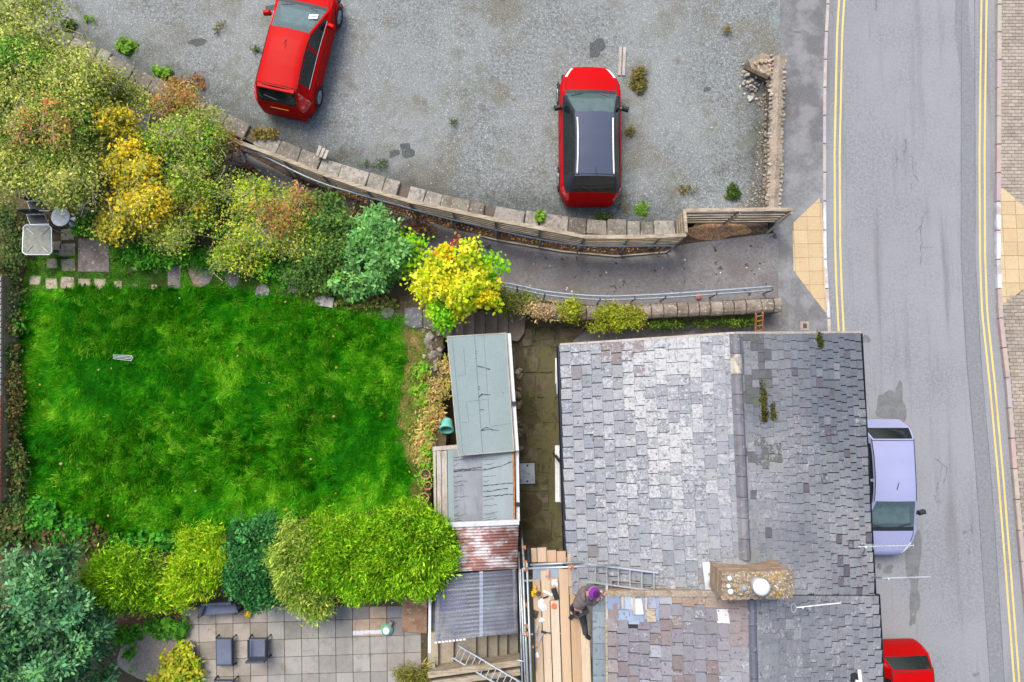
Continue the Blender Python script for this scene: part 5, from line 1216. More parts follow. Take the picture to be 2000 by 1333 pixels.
    for a in wf:
        for sy in (-1, 1):
            c = Vector((X(a), sy * (W / 2 - .1), .31)); R_ = Matrix.Rotation(PI / 2 * -sy, 3, 'X')
            ty = lb(MB().lathe(c, [(.19, -.1), (.3, -.1), (.315, -.06), (.315, .075), (.3, .108), (.2, .11), (.19, .09)], 28, R_), 'wheel', M['rubber'])
            rm = MB().lathe(c, [(.0, .075), (.05, .085), (.06, .07), (.19, .05), (.2, .1)], 20, R_); lb(rm, 'rim', M['rim'], ty)
            sp = MB()
            for kk in range(5):
                an = kk * 2 * PI / 5; sp.bar(c + R_ @ Vector((.04 * math.cos(an), .04 * math.sin(an), .09)), c + R_ @ Vector((.19 * math.cos(an), .19 * math.sin(an), .095)), .05, .02)
            lb(sp, 'spoke', M['rim'], ty)
            arc = [c + Vector(((wr + .045) * math.cos(th), sy * .1, (wr + .045) * math.sin(th))) for th in np.linspace(-.25, PI + .25, 18)]; lb(MB().poly(arc, .018, 6), 'wheel_arch', M['black'] if not spoiler else pm)
    fi = lambda f: min(range(len(fs)), key=lambda i: abs(fs[i] - f))
    def gl(f, k, side, lift=.0): p = grid(fi(f), k, side); return p + Vector((0, 0, lift))
    sm = M['rubber']
    for side in (-1, 1):
        mi = MB().box((X(w0 + .42), side * (W / 2 + .09), .99), (.12, .2, .14), M=Euler((0, 0, side * .25)).to_matrix(), ch=.03); mi.bar((X(w0 + .38), side * (W / 2 - .06), .94), (X(w0 + .42), side * (W / 2 + .06), .96), .05, .05)
        lb(mi, 'wing_mirror', M['black'] if blackwing else pm)
        rl = [gl(f, 9, side, .006) for f in fs if w1 - .02 <= f <= r0_ + .02]; lb(MB().poly(rl, .011, 5), 'roof_seam', sm)
        if rails:
            rr = [gl(f, 10, side, .045) + Vector((0, -.02 * side, 0)) for f in fs if w1 + .15 <= f <= r0_ - .05]; lb(MB().poly(rr, .022, 8), 'roof_rail', M['white'], t, True)
        for f in (1.28, 2.32, 3.3): lb(MB().poly([gl(f, k, side) for k in range(1, 7)], .005, 4), 'door_seam', sm)
        for f in (2.12, 3.1): p = gl(f, 4, side); lb(MB().box(p + Vector((0, .012 * side, .02)), (.16, .03, .03), ch=.006), 'door_handle', M['black'] if dark_pillars else pm)
        bs = [gl(f, 10, side, .004) for f in fs if .5 <= f <= w0 - .1]; lb(MB().poly(bs, .009, 4), 'bonnet_seam', sm)
        wl_ = MB().bar(gl(w0 + .02, 12, side, .02), gl(w0 + .1, 10, side, .02) + Vector((0, -.12 * side, 0)) if side > 0 else gl(w0 + .08, 11, side, .02) + Vector((0, -.35, 0)) * 0 + Vector((0, 0, 0)), .018, .014); lb(wl_, 'wiper', M['black'])
        lb(MB().poly([gl(f, 7, side, 0) + Vector((0, .004 * side, 0)) for f in fs if 1.25 <= f <= 3.42], .008, 5), 'window_trim', M['alu'] if not dark_pillars else M['black'])
    cr_ = [grid(fi(r0_ - .05), k, s_) + Vector((0, 0, .004)) for s_, ks in ((1, range(9, nS)), (-1, reversed(range(9, nS - 1)))) for k in ks]; lb(MB().poly(cr_, .009, 5), 'tailgate_seam', sm)
    lb(MB().bar(gl(w1 + .35 if not rails else r0_ - .2, nS - 1, 1, .0), gl(w1 + .35 if not rails else r0_ - .2, nS - 1, 1, .0) + Vector((-.22, 0, .12)), .012, .012), 'aerial', M['black'])
    if rear_plate:
        pl = lb(MB().box((X(4.02), 0, .74), (.02, .52, .11), M=Euler((0, -.3, 0)).to_matrix()), 'number_plate', M['plate'])
    lb(MB().bar((X(4.01), -.62, .52), (X(4.01), .62, .52), .06, .08), 'bumper_trim', M['black'] if not spoiler else pm)
    rw = MB().bar(gl(r1_ - .03, nS - 1, 1, .02), gl(r1_ - .12, 11, 1, .02), .02, .015); lb(rw, 'rear_wiper', M['black'])
    if spoiler:
        a, b = gl(r0_, 10, 1, -.01), gl(r0_, 10, -1, -.01); lb(MB().bar((a + b) / 2 + Vector((-.03, -abs(a.y), 0)), (a + b) / 2 + Vector((-.03, abs(a.y), 0)), .12, .03, ch=.01), 'spoiler', roofm)
    return t, lb, gl, X
def slope_tilt(u):
    s = (zcar(u + 60) - zcar(u - 60)) / (P(u + 60, 300, .6).x - P(u - 60, 300, .6).x); return Matrix.Rotation(-math.atan(s), 4, 'Y')
hdA = math.atan2(math.cos(math.radians(12.3)), math.sin(math.radians(12.3)))
zA = zcar(575); dA = Vector((math.cos(hdA), math.sin(hdA), 0))
carA, lbA, glA, XA = make_car('parked_car', 'red hatchback with red roof and white paper on its windscreen, cut by the top edge', P(552, 222, zA + .5) + dA * 2.03 - Vector((0, 0, .5)), hdA, slope_tilt(575), 4.05, 1.72, 1.47, M['red1'], M['red1'], spoiler=True, wind=(1.0, 1.95), rearw=(3.66, 3.97), gz=.98)
w_ = glA(1.35, 12, -1, .02); lbA(MB().box(w_ + Vector((-.0, -.24, -.005)), (.2, .26, .006), M=Euler((0, .47, .2)).to_matrix()), 'paper_notice', M['paper'])
lbA(MB().box(w_ + Vector((.0, -.24, .001)), (.03, .16, .004), M=Euler((0, .47, .2)).to_matrix()), 'paper_print', M['cushion'])
zB = zcar(1150)
carB, lbB, glB, XB = make_car('parked_car', 'red crossover with dark blue-grey roof and silver roof rails parked in the gravel', P(1150, 399, zB + .5) + Vector((0, 2.06, -.5)), PI / 2, slope_tilt(1150), 4.12, 1.79, 1.58, M['red2'], M['blackroof'], rails=True, wind=(1.0, 1.74), rearw=(3.55, 3.88), dark_pillars=True, rear_plate=False, blackwing=True)
cC = (P(1742, 1082, .5) + P(1731, 822, .5)) / 2 - Vector((.3, 0, 0)); hdC = math.atan2(P(1742, 1082, .5).y - P(1731, 822, .5).y, P(1742, 1082, .5).x - P(1731, 822, .5).x)
carC, lbC, glC, XC = make_car('street_car', 'pale lavender hatchback parked tight against the cottage on the street', Vector((cC.x, cC.y, 0)), hdC, Matrix.Identity(4), 3.9, 1.68, 1.43, M['lav'], M['lav'], rear_plate=False, blackwing=True, glass_side='darkglass', rk=.17)
pD = P(1748, 1257, .5); hdD = math.radians(-88)
carD, lbD, glD, XD = make_car('street_car', 'red hatchback on the street cut by the bottom edge', Vector((pD.x + .03, pD.y - 1.97, 0)), hdD, Matrix.Identity(4), 3.95, 1.66, 1.46, M['red3'], M['red3'], spoiler=False, rearw=(3.66, 3.9), rk=.12, rear_plate=False)

# ================================================================== WORKER
def skinned(name, joints, edges, mat, parent, sub=2):
    """joints: {key: (pos, rx[, ry])}"""
    ks = list(joints); me = bpy.data.meshes.new(name); me.from_pydata([tuple(joints[k][0]) for k in ks], [(ks.index(a), ks.index(b)) for a, b in edges], [])
    o = bpy.data.objects.new(name, me); put(o, parent); me.materials.append(mat)
    md = o.modifiers.new('skin', 'SKIN'); md.use_smooth_shade = True
    for i, k in enumerate(ks):
        r = joints[k][1]; r = r if isinstance(r, tuple) else (r, r); me.skin_vertices[0].data[i].radius = r
    me.skin_vertices[0].data[0].use_root = True
    s = o.modifiers.new('sub', 'SUBSURF'); s.levels = sub; s.render_levels = sub; return o
Zf = ZP + .02
per = thing('person', 'worker in taupe hoodie and purple beanie kneeling on the scaffold, reaching to the roof', 'person', P(1130, 1195, Zf))
J = dict(pelvis=P(1129, 1187, Zf + .56), waist=P(1132, 1178, Zf + .64), chest=P(1138, 1165, Zf + .76), neck=P(1149, 1159, Zf + .9),
         shL=P(1141, 1151, Zf + .8), elL=P(1160, 1147, Zf + .64), haL=P(1178, 1158, Zf + .74), shR=P(1143, 1174, Zf + .78), elR=P(1157, 1179, Zf + .56), haR=P(1171, 1169, Zf + .68),
         hipR=P(1134, 1193, Zf + .5), knR=P(1140, 1215, Zf + .16), anR=P(1144, 1242, Zf + .1), toR=P(1154, 1249, Zf + .05),
         hipL=P(1124, 1189, Zf + .5), knL=P(1132, 1200, Zf + .1), anL=P(1118, 1203, Zf + .1), toL=P(1112, 1210, Zf + .05), head=P(1158, 1157.5, Zf + .97))
skinned('body', {'n': (J['neck'], .06), 'h1': (J['neck'].lerp(J['head'], .5), .075), 'h': (J['head'], (.1, .085)), 'h2': (J['head'] + Vector((.05, 0, .03)), .07), 'c': (J['chest'], .07), 'sl': (J['shL'], .04), 'el': (J['elL'], .035), 'wl': (J['haL'].lerp(J['elL'], .2), .03), 'hl': (J['haL'], (.04, .022)), 'sr': (J['shR'], .05), 'er': (J['elR'], .04), 'wr': (J['haR'].lerp(J['elR'], .2), .03), 'hr': (J['haR'], (.04, .022)), 'w': (J['waist'], .06), 'p': (J['pelvis'], .06), 'kr': (J['knR'], .05), 'ar': (J['anR'], .04), 'kl': (J['knL'], .05), 'al': (J['anL'], .04), 'hpr': (J['hipR'], .05), 'hpl': (J['hipL'], .05)},
        [('n', 'h1'), ('h1', 'h'), ('h', 'h2'), ('n', 'c'), ('c', 'sl'), ('sl', 'el'), ('el', 'wl'), ('wl', 'hl'), ('c', 'sr'), ('sr', 'er'), ('er', 'wr'), ('wr', 'hr'), ('c', 'w'), ('w', 'p'), ('p', 'hpr'), ('p', 'hpl'), ('hpr', 'kr'), ('kr', 'ar'), ('hpl', 'kl'), ('kl', 'al')], M['skin'], per)
for hk, ek in (('haL', 'elL'), ('haR', 'elR')):
    d = (J[hk] - J[ek]).normalized(); sd_ = Vector((-d.y, d.x, 0)).normalized(); mbf = MB()
    for k in range(5):
        b0 = J[hk] + sd_ * (.03 * (k - 1.5) / 1.5 if k < 4 else -.045) + (d * .02 if k < 4 else d * -.02); ln = (.06, .07, .072, .062, .045)[k]
        mbf.poly([b0, b0 + d * ln * .5 + Vector((0, 0, .01)), b0 + d * ln + Vector((0, 0, -.012))], [.010, .0095, .007], 7)
    mbf.build('fingers', M['skin'], per, smooth=True)
jk = {'p': (J['waist'].lerp(J['pelvis'], .95), (.18, .15)), 'w': (J['waist'], (.165, .13)), 'c': (J['chest'], (.185, .14)), 'n': (J['neck'].lerp(J['chest'], .25), .085), 'sl': (J['shL'], .095), 'el': (J['elL'], .068), 'wl': (J['haL'].lerp(J['elL'], .28), .052), 'sr': (J['shR'], .095), 'er': (J['elR'], .07), 'wr': (J['haR'].lerp(J['elR'], .28), .052)}
skinned('hoodie', jk, [('p', 'w'), ('w', 'c'), ('c', 'n'), ('c', 'sl'), ('sl', 'el'), ('el', 'wl'), ('c', 'sr'), ('sr', 'er'), ('er', 'wr')], M['hoodie'], per)
tr = {'p': (J['pelvis'].lerp(J['waist'], .2), (.17, .145)), 'hr': (J['hipR'], .115), 'kr': (J['knR'], .085), 'ar': (J['anR'], .065), 'hl': (J['hipL'], .115), 'kl': (J['knL'], .09), 'al': (J['anL'], .065)}
skinned('trousers', tr, [('p', 'hr'), ('hr', 'kr'), ('kr', 'ar'), ('p', 'hl'), ('hl', 'kl'), ('kl', 'al')], M['trousers'], per)
for a, b in (('anR', 'toR'), ('anL', 'toL')):
    skinned('boot', {'a': (J[a] + Vector((0, 0, -.02)), .06), 'm': (J[a].lerp(J[b], .5) + Vector((0, 0, -.02)), .055), 't': (J[b], .045)}, [('a', 'm'), ('m', 't')], M['rubber'], per)
hb = J['head'] + Vector((.0, 0, .0)); Rm = Euler((0, .35, 0)).to_matrix()
MB().lathe(hb, [(.128, .0), (.133, .03), (.13, .06)], 24, Rm).build('beanie_rim', M['lilac'], per, smooth=True)
MB().lathe(hb, [(.13, .05), (.122, .09), (.095, .125), (.05, .145), (0, .15)], 24, Rm).build('beanie', M['purple'], per, smooth=True)
MB().lathe(hb, [(.07, .137), (.05, .15), (0, .156)], 20, Rm).build('beanie_crown', pmat('dark_purple_knit', C(84, 30, 104), [(30, .4, .6, C(64, 20, 84), .7)], rough=.95), per, smooth=True)
hd_ = J['neck'].lerp(J['chest'], .35) + Vector((-.04, 0, .09)); skinned('hood', {'a': (hd_ + Vector((0, .1, -.02)), .05), 'b': (hd_ + Vector((-.05, .03, .01)), .062), 'c': (hd_ + Vector((-.05, -.05, .01)), .062), 'd': (hd_ + Vector((.01, -.12, -.02)), .05)}, [('a', 'b'), ('b', 'c'), ('c', 'd')], M['hoodie'], per)
fc = J['head'] + Rm @ Vector((.1, 0, -.03))
MB().lathe(fc, [(0, 0), (.016, .01), (.012, .04), (0, .05)], 8).build('nose', M['skin'], per, smooth=True)

# ================================================================== GARDEN THINGS
r_ = random.Random(8)
def slab(q, z, name, col, parent, mat='stone', th=.05):
    o = MB().prism(pxpoly(q, z), z - th).build(name, M[mat], parent, bevel=.012); o.color = (*C(*col), 1); return o
def oval(u, v, ru, rv, seed, jag=.18, n=12): return blob(u, v, ru, rv, 0, n, jag, seed)
zst = ZG + .035
slab([(152, 466), (214, 466), (213, 532), (152, 531)], zst, 'paving_slab', (150, 138, 128), garden)
for k, (u, v, ru, rv, c) in enumerate([(340, 541, 13.5, 24, (132, 124, 122)), (453, 543, 14, 24, (128, 126, 128)), (512, 570, 15, 14, (140, 136, 136)), (572, 557, 12, 16, (130, 126, 130)), (757, 611, 13, 11, (144, 140, 142)), (632, 588, 18, 13, (168, 160, 152)), (686, 580, 20, 12, (160, 150, 142))]):
    q = oval(u, v, ru, rv, k + 40)
    if k == 0: q = [(327, 518), (353, 518), (353, 566), (327, 565)]
    slab(q, zst, 'stepping_stone', c, garden)
slab(oval(392, 533, 26, 27, 77), zst, 'stepping_stone', (168, 146, 122), garden); slab(oval(400, 533, 14, 24, 78), zst + .01, 'stepping_stone', (150, 142, 138), garden)
for u, v, a in ((68, 548, 10), (100, 555, 12), (131, 553, 13), (164, 555, 12), (196, 556, 12), (229, 557, 9), (264, 560, 6), (301, 561, 6), (101, 515, 11), (131, 488, 15), (133, 518, 14), (131, 458, 13), (263, 491, 9), (236, 487, 8), (303, 530, 5), (110, 480, 10), (263, 525, 5)):
    slab([(u - a, v - a * .85 + r_.uniform(-2, 2)), (u + a + r_.uniform(-2, 2), v - a * .85), (u + a, v + a * .85), (u - a + r_.uniform(-2, 2), v + a * .85)], zst, 'paving_stone', (lambda k: (200 + k, 186 + k, 160 + k))(r_.randint(-14, 8)), garden)
slab([(790, 602), (824, 600), (825, 640), (806, 642), (790, 634)], zst, 'paving_slab', (124, 124, 132), garden); slab([(826, 605), (859, 604), (859, 646), (828, 642)], zst - .02, 'paving_slab', (140, 130, 118), garden)
slab([(628, 578), (652, 582), (650, 602), (622, 598)], zst + .06, 'stone_block', (176, 172, 168), garden, th=.12)
# rubble edge of the lawn beside the shed
rb = thing('rockery_wall', 'rubble stone garden wall edging the lawn beside the green shed', 'wall', P(845, 720, ZG))
for k in range(58):
    t_ = r_.random(); v = 645 + t_ * 130; u = itp(v, [645, 700, 775], [842, 848, 846]) + r_.uniform(-20, 18); s_ = r_.uniform(.14, .34)
    rock('stone', P(u, v, ZG - .02 + r_.uniform(-.1, .06)), (s_, s_ * r_.uniform(.6, .9), .22), rb, jc(r_.choice([(176, 166, 152), (164, 150, 130), (150, 140, 130), (186, 172, 156), (130, 118, 118)]), 10))
for k in range(14):
    v = r_.uniform(700, 880); rock('stone', P(r_.uniform(1002, 1018) if v < 760 else r_.uniform(1008, 1020), v, .12), (r_.uniform(.15, .36), r_.uniform(.12, .3), .2), rb, jc((150, 136, 112), 12))
# pots
def pot(u, v, r, h, name, label, mat='terracotta', tilt=(0, 0), z0=ZG, contents='potsoil', soil=.8):
    p = P(u, v, z0 + h); t = thing(name, label, 'plant pot', (p.x, p.y, z0)); R_ = Euler((tilt[0], tilt[1], 0)).to_matrix(); b = Vector((p.x, p.y, z0 + (.0 if tilt == (0, 0) else .1)))
    MB().lathe(b, [(r * .68, 0), (r * .92, h * .8), (r, h * .8), (r, h), (r * .84, h), (r * .8, h * soil)], 24, R_).build('pot', M[mat], t)
    MB().lathe(b + R_ @ Vector((0, 0, h * soil)), [(r * .82, 0), (0, .01)], 20, R_).build('soil', M[contents], t); return t
pot(830, 897, .17, .2, 'flower_pot', 'largest terracotta pot ring with green growth, topmost in the row by the staging', soil=.75)
pot(831, 927, .14, .2, 'flower_pot', 'terracotta pot filled with brown soil, second from top in the row by the staging', soil=.7)
pot(835, 947, .115, .18, 'flower_pot', 'small leaning terracotta pot, third from top in the row by the staging', tilt=(.15, .1), soil=.5)
pot(828, 973, .145, .2, 'flower_pot', 'terracotta pot next to the conifer hedge, bottom of the row', soil=.6)
pot(872, 822, .2, .32, 'turquoise_pot', 'turquoise plastic pot tipped over beside the green shed', 'turq', (.95, 0), ZG, 'turq', .3)
pot(362, 1268, .22, .28, 'cream_pot', 'large cream rimmed pot with plants at the patio edge', 'kerb_c' if 'kerb_c' in M else 'wood_grey', z0=1.2); pot(366, 1292, .14, .2, 'yellowish_pot', 'small pot with yellow plant below the cream rimmed pot', 'wood_old', z0=1.2)
# garden table and chairs by the shrubs
tb = thing('garden_table', 'square garden table with pale metal rim and mesh top at the left edge', 'table', P(73, 468, ZG)); zt_ = ZG + .72
qt = [(46, 444), (51, 440), (95, 440), (101, 446), (102, 492), (97, 498), (51, 498), (44, 493)]
MB().prism(pxpoly(qt, zt_), zt_ - .012).build('tabletop', pmat('mesh_top', C(150, 152, 140), [(9, .4, .65, C(120, 124, 112), .8), (40, .45, .6, .8, .6, 2)], rough=.5), tb)
MB().poly([P(u, v, zt_) for u, v in qt], .018, 8, closed=True).build('rim', M['alu'], tb, smooth=True)
for a, b in (((52, 446), (66, 458)), ((94, 446), (82, 458)), ((52, 492), (64, 480)), ((95, 493), (82, 482))): MB().tube(P(*a, zt_ + .014), P(*b, zt_ + .014), .009).build('rib', M['alu'], tb)
for u, v in ((50, 446), (96, 446), (50, 492), (96, 492)): p = P(u, v, zt_); MB().tube(p, (p.x, p.y, ZG), .015).build('leg', M['alu'], tb)
for k, (u, v, lb_) in enumerate(((72, 428, 'dark sling garden chair with pale frame above the square table'), (73, 402, 'dark sling garden chair half hidden under the branches'))):
    ch_ = thing('garden_chair', lb_, 'chair', P(u, v, ZG)); zc_ = ZG + .45; qs = [(u - 20, v - 8), (u + 15, v - 9), (u + 24, v + 10), (u - 13, v + 11)]
    MB().prism(pxpoly(qs, zc_), zc_ - .02).build('seat', M['black'], ch_); MB().poly([P(a, b, zc_) for a, b in qs], .016, 8, closed=True).build('frame', M['alu'], ch_, smooth=True)
    for a, b in qs: p = P(a, b, zc_); MB().tube(p, (p.x, p.y, ZG), .014).build('leg', M['alu'], ch_)
    bp = [P(qs[0][0], qs[0][1], zc_), P(qs[1][0], qs[1][1], zc_)]; MB().bar(bp[0] + Vector((0, .03, .25)), bp[1] + Vector((0, .03, .25)), .02, .42).build('backrest', M['black'], ch_)
rt = thing('round_table', 'small round pale grey table beside the stacked sticks', 'table', P(118, 425, ZG)); p = P(118, 424, ZG + .6)
MB().lathe((p.x, p.y, ZG + .57), [(.26, 0), (.27, .02), (.26, .035), (0, .03)], 28).build('tabletop', M['steel'], rt); MB().lathe((p.x, p.y, ZG), [(.16, 0), (.03, .04), (.03, .57)], 14).build('pedestal', M['steel'], rt)
sk = thing('timber_stack', 'loose stack of weathered sticks and boards near the round table', 'timber', P(155, 420, ZG))
for k in range(6): MB().bar(P(144 + k * 4, 405 - k, ZG + .3), P(160 + k * 3 - (k == 0) * 6, 437 - k * 3 + (k == 0) * 8, ZG + .06), .04 + .02 * (k % 2), .03).build('stick', M['wood_old'], sk)
# folded airer on the lawn
ar_ = thing('folded_airer', 'folded grey metal clothes airer lying on the lawn', 'airer', P(240, 699, ZG)); z_ = ZG + .14
for dv in (-4.5, -1.5, 1.5, 5): MB().tube(P(221, 697 + dv * .8, z_), P(257, 700 + dv, z_), .008).build('bar', M['steel'], ar_)
MB().tube(P(222, 694, z_), P(223, 701, z_), .008).build('bar', M['steel'], ar_); MB().tube(P(257, 694.5, z_), P(260, 700, z_), .008).build('bar', M['steel'], ar_); MB().tube(P(260, 700, z_), P(255, 706, z_), .008).build('bar', M['steel'], ar_)
for u, v in ((223, 696), (256, 697), (257, 703)): p = P(u, v, z_); MB().tube(p, (p.x, p.y, ZG), .012).build('foot', M['steel'], ar_)

# ---- patio
ex, ey = (33.35, -1.15), (.4, 34.4); o0 = (521.75, 1216)
def pg(i, j): return (o0[0] + i * ex[0] + j * ey[0], o0[1] + i * ex[1] + j * ey[1])
zp = 1.255
special = {(5, -1): (144, 136, 134), (6, -1): (188, 168, 146), (5, 0): (184, 162, 142), (6, 0): (180, 158, 138), (7, -1): (150, 146, 150), (7, 0): (146, 140, 142)}
for i in range(-5, 9):
    for j in range(-3, 6):
        if i == -5 and j < -1: continue
        u, v = pg(i, j)
        z = zp + r_.uniform(-.004, .004)
        if i >= 6 and 0 < j < 3 or (i >= 7 and j in (0,)): z = 1.222
        if i > 7 and j < 0: continue
        if i > 8 or (i == 8 and j > 2) or (i > 5 and j > 3): continue
        e = .45; q = [pg(i, j), pg(i + 1, j), pg(i + 1, j + 1), pg(i, j + 1)]
        cu = sum(a for a, b in q) / 4; cv = sum(b for a, b in q) / 4; q = [(cu + (a - cu) * .968, cv + (b - cv) * .968) for a, b in q]
        if max(a for a, b in q) > 834: q = [(min(a, 832), b) for a, b in q]
        c = special.get((i, j), (lambda d: tuple(x + d for x in ((171, 162, 152) if i < 0 else (165, 161, 155))))(r_.choice((-14, -6, 0, 4, 10))))
        o = MB().prism(pxpoly(q, z), z - .05).build('paving_slab', M['tile'], lowg); o.color = (*C(*c), 1)
flat('white_strip', [(689, 1233), (748, 1230), (748, 1238), (689, 1241)], zp + .008, M['whiteline'], lowg)
o = MB().prism(pxpoly([(786, 1160), (834, 1150), (834, 1238), (784, 1234)], 1.325), 1.2).build('plywood_sheet', pmat('stained_plywood', C(164, 132, 108), [(2, .4, .6, C(130, 100, 78), .8, 6), (7, .55, .68, C(206, 180, 150), .7, 6), (4, .6, .7, C(100, 76, 60), .7)], rough=.9)); tag(o, 'stained brown plywood sheet on the patio beside the clear canopy', 'plywood')
pb = thing('parasol_base', 'green parasol base with white cap standing on the patio', 'parasol base', P(755, 1232, zp)); p = P(755, 1232, zp + .1)
MB().lathe((p.x, p.y, zp), [(.16, 0), (.17, .03), (.12, .09), (.06, .12)], 10).build('base', M['green_pl'], pb); MB().lathe((p.x, p.y, zp + .1), [(.1, 0), (.09, .05), (0, .08)], 20).build('cap', M['white'], pb); MB().tube(p + Vector((.08, .12, 0)), p + Vector((.14, .24, 0)), .05).build('tap', M['rubble'], pb)
def stool(u0, v0, u1, v1, name, label, cat, zt_, back=None):
    t = thing(name, label, cat, P((u0 + u1) / 2, (v0 + v1) / 2, zp)); q = [(u0, v0), (u1, v0), (u1 + .5, v1), (u0 + 1, v1)]
    MB().prism(pxpoly([(u0 + 1.5, v0 + 1.5), (u1 - 1.5, v0 + 1.5), (u1 - 1, v1 - 1.5), (u0 + 2, v1 - 1.5)], zt_ + .05), zt_).build('cushion', M['cushion'], t, bevel=.02)
    MB().prism(pxpoly(q, zt_), zt_ - .09).build('frame', M['rattan'], t)
    for a, b in q: p = P(a, b, zt_ - .02); d = Vector((.03 if a > (u0 + u1) / 2 else -.0, .03 if b < (v0 + v1) / 2 else 0, 0)); MB().bar((p.x, p.y, zt_ - .05), Vector((p.x, p.y, zp)) + d, .032, .032).build('leg', M['black'], t)
    if back:
        a, b = P(*back[0], zt_ + .3), P(*back[1], zt_ + .3); MB().bar(a, b, .05, .34).build('backrest', M['rattan'], t)
        for e, s_ in ((back[0], 1), (back[1], -1)): MB().bar(P(e[0] + s_, e[1] - 4, zt_ + .2), P(e[0] + s_, v0 + 2, zt_ + .2), .04, .04).build('armrest', M['black'], t)
    return t
stool(421, 1248, 453, 1301, 'footstool', 'long dark framed footstool with slate blue cushion on the patio', 'footstool', zp + .25)
stool(486, 1248, 521, 1286, 'patio_chair', 'dark rattan patio chair with slate blue cushion right of the footstool', 'chair', zp + .27, ((484, 1290), (520, 1289)))
stool(418, 1330, 456, 1380, 'patio_chair', 'dark rattan chair cut by the bottom edge of the picture', 'chair', zp + .27, None)
bn = thing('patio_bench', 'dark blue-grey bench under the conifers at the patio edge', 'bench', P(425, 1190, zp)); zt_ = zp + .42
MB().prism(pxpoly([(398, 1179), (455, 1176), (464, 1198), (390, 1204)], zt_), zt_ - .09).build('seat', M['cushion'], bn, bevel=.015)
MB().bar(P(399, 1178, zt_ + .18), P(456, 1175, zt_ + .18), .06, .36).build('backrest', M['rattan'], bn)
for u, v in ((391, 1203), (463, 1197), (400, 1180), (455, 1177)): p = P(u, v, zt_); MB().box((p.x, p.y, (zt_ + zp) / 2 + .06), (.06, .06, zt_ - zp + .1)).build('leg', M['black'], bn)
MB().bar(P(390, 1205, zt_ + .1), P(398, 1183, zt_ + .1), .06, .05).build('armrest', M['rattan'], bn); MB().bar(P(464, 1198, zt_ + .1), P(457, 1178, zt_ + .1), .06, .05).build('armrest', M['rattan'], bn)
yt = thing('yellow_caddy', 'small yellow and black tool caddy on the patio beside the bench', 'caddy', P(485, 1197, zp)); p = P(485, 1197, zp + .12)
MB().box(p, (.15, .24, .12), rz=-.15, ch=.04).build('case', M['yplastic'], yt); MB().box(p + Vector((.02, .17, -.02)), (.2, .1, .1), rz=-.15, ch=.03).build('nozzle', M['black'], yt); MB().bar(p + Vector((-.09, -.1, .0)), p + Vector((-.09, .1, .0)), .03, .06).build('handle', M['terracotta'], yt)
# brick wall at the left edge
bw = thing('brick_wall', 'red brick garden wall running along the left edge of the picture', 'wall', P(4, 760, ZG)); zb_ = 2.0
MB().prism([P(-14, 540, zb_), P(4, 540, zb_), P(0, 980, zb_), P(-14, 980, zb_)], ZG - .1).build('wall_core', M['brick'], bw)
for v in np.arange(545, 975, 11.2):
    red = v > 780; o = MB().box(P(1.5 - (v - 545) * .004, v, zb_ + .03) + Vector((-.1, 0, 0)), (.25, .11, .07), ch=.008).build('brick', M['tile'], bw); o.color = (*jc((186, 112, 92) if red else (196, 190, 184), 12), 1)
# timber offcuts in the car park, red litter on the path wall
of = thing('timber_offcuts', 'three short weathered planks leaning on the coping of the retaining wall', 'planks', P(632, 300, zcar(632)))
for k in range(3): MB().bar(P(627 + k * 7 - 1, 286 + k * 4, zcar(630) + .35 - .02 * k), P(619 + k * 7, 305 + k * 3, zcar(630) + .42), .085, .03).build('plank', M['wood_grey'], of)
of = thing('timber_offcuts', 'two long grey planks lying on the gravel beside the crossover bonnet', 'planks', P(1216, 120, zcar(1216)))
for k in range(2): MB().bar(P(1212 + k * 8, 93, zcar(1216) + .03), P(1209.5 + k * 8, 148, zcar(1216) + .03), .09, .04).build('plank', M['wood_grey'], of)
o = MB().lathe(P(1364, 580, zpath(1364) + .05), [(0, 0), (.07, .01), (.09, .04), (.04, .07), (0, .075)], 7).build('red_bag', M['redplastic']); tag(o, 'small crumpled red plastic bag at the foot of the low stone wall', 'bag')
# ================================================================== VEGETATION
def leaf_soup(name, p, nrm, ln, asp, cols, mat, parent=None, tang=None):
    n = len(p); nrm = nrm / (np.linalg.norm(nrm, axis=1)[:, None] + 1e-9)
    t = rng.normal(size=(n, 3)) if tang is None else tang
    t = t - nrm * np.sum(t * nrm, 1)[:, None]; t /= np.linalg.norm(t, axis=1)[:, None] + 1e-9
    b = np.cross(nrm, t); ln = ln[:, None]; wd = ln * asp
    V = np.empty((n, 4, 3)); V[:, 0] = p - t * ln * .5; V[:, 1] = p + b * wd * .5 + nrm * ln * .06; V[:, 2] = p + t * ln * .5 - nrm * ln * .05; V[:, 3] = p - b * wd * .5 + nrm * ln * .06
    me = fast_mesh(name, V.reshape(-1, 3), np.arange(n * 4).reshape(n, 4), np.repeat(cols, 4, 0), mat)
    o = bpy.data.objects.new(name, me); put(o, parent); return o
def pal(cols, k=2.0): return np.array([C(*c, k) for c in cols])
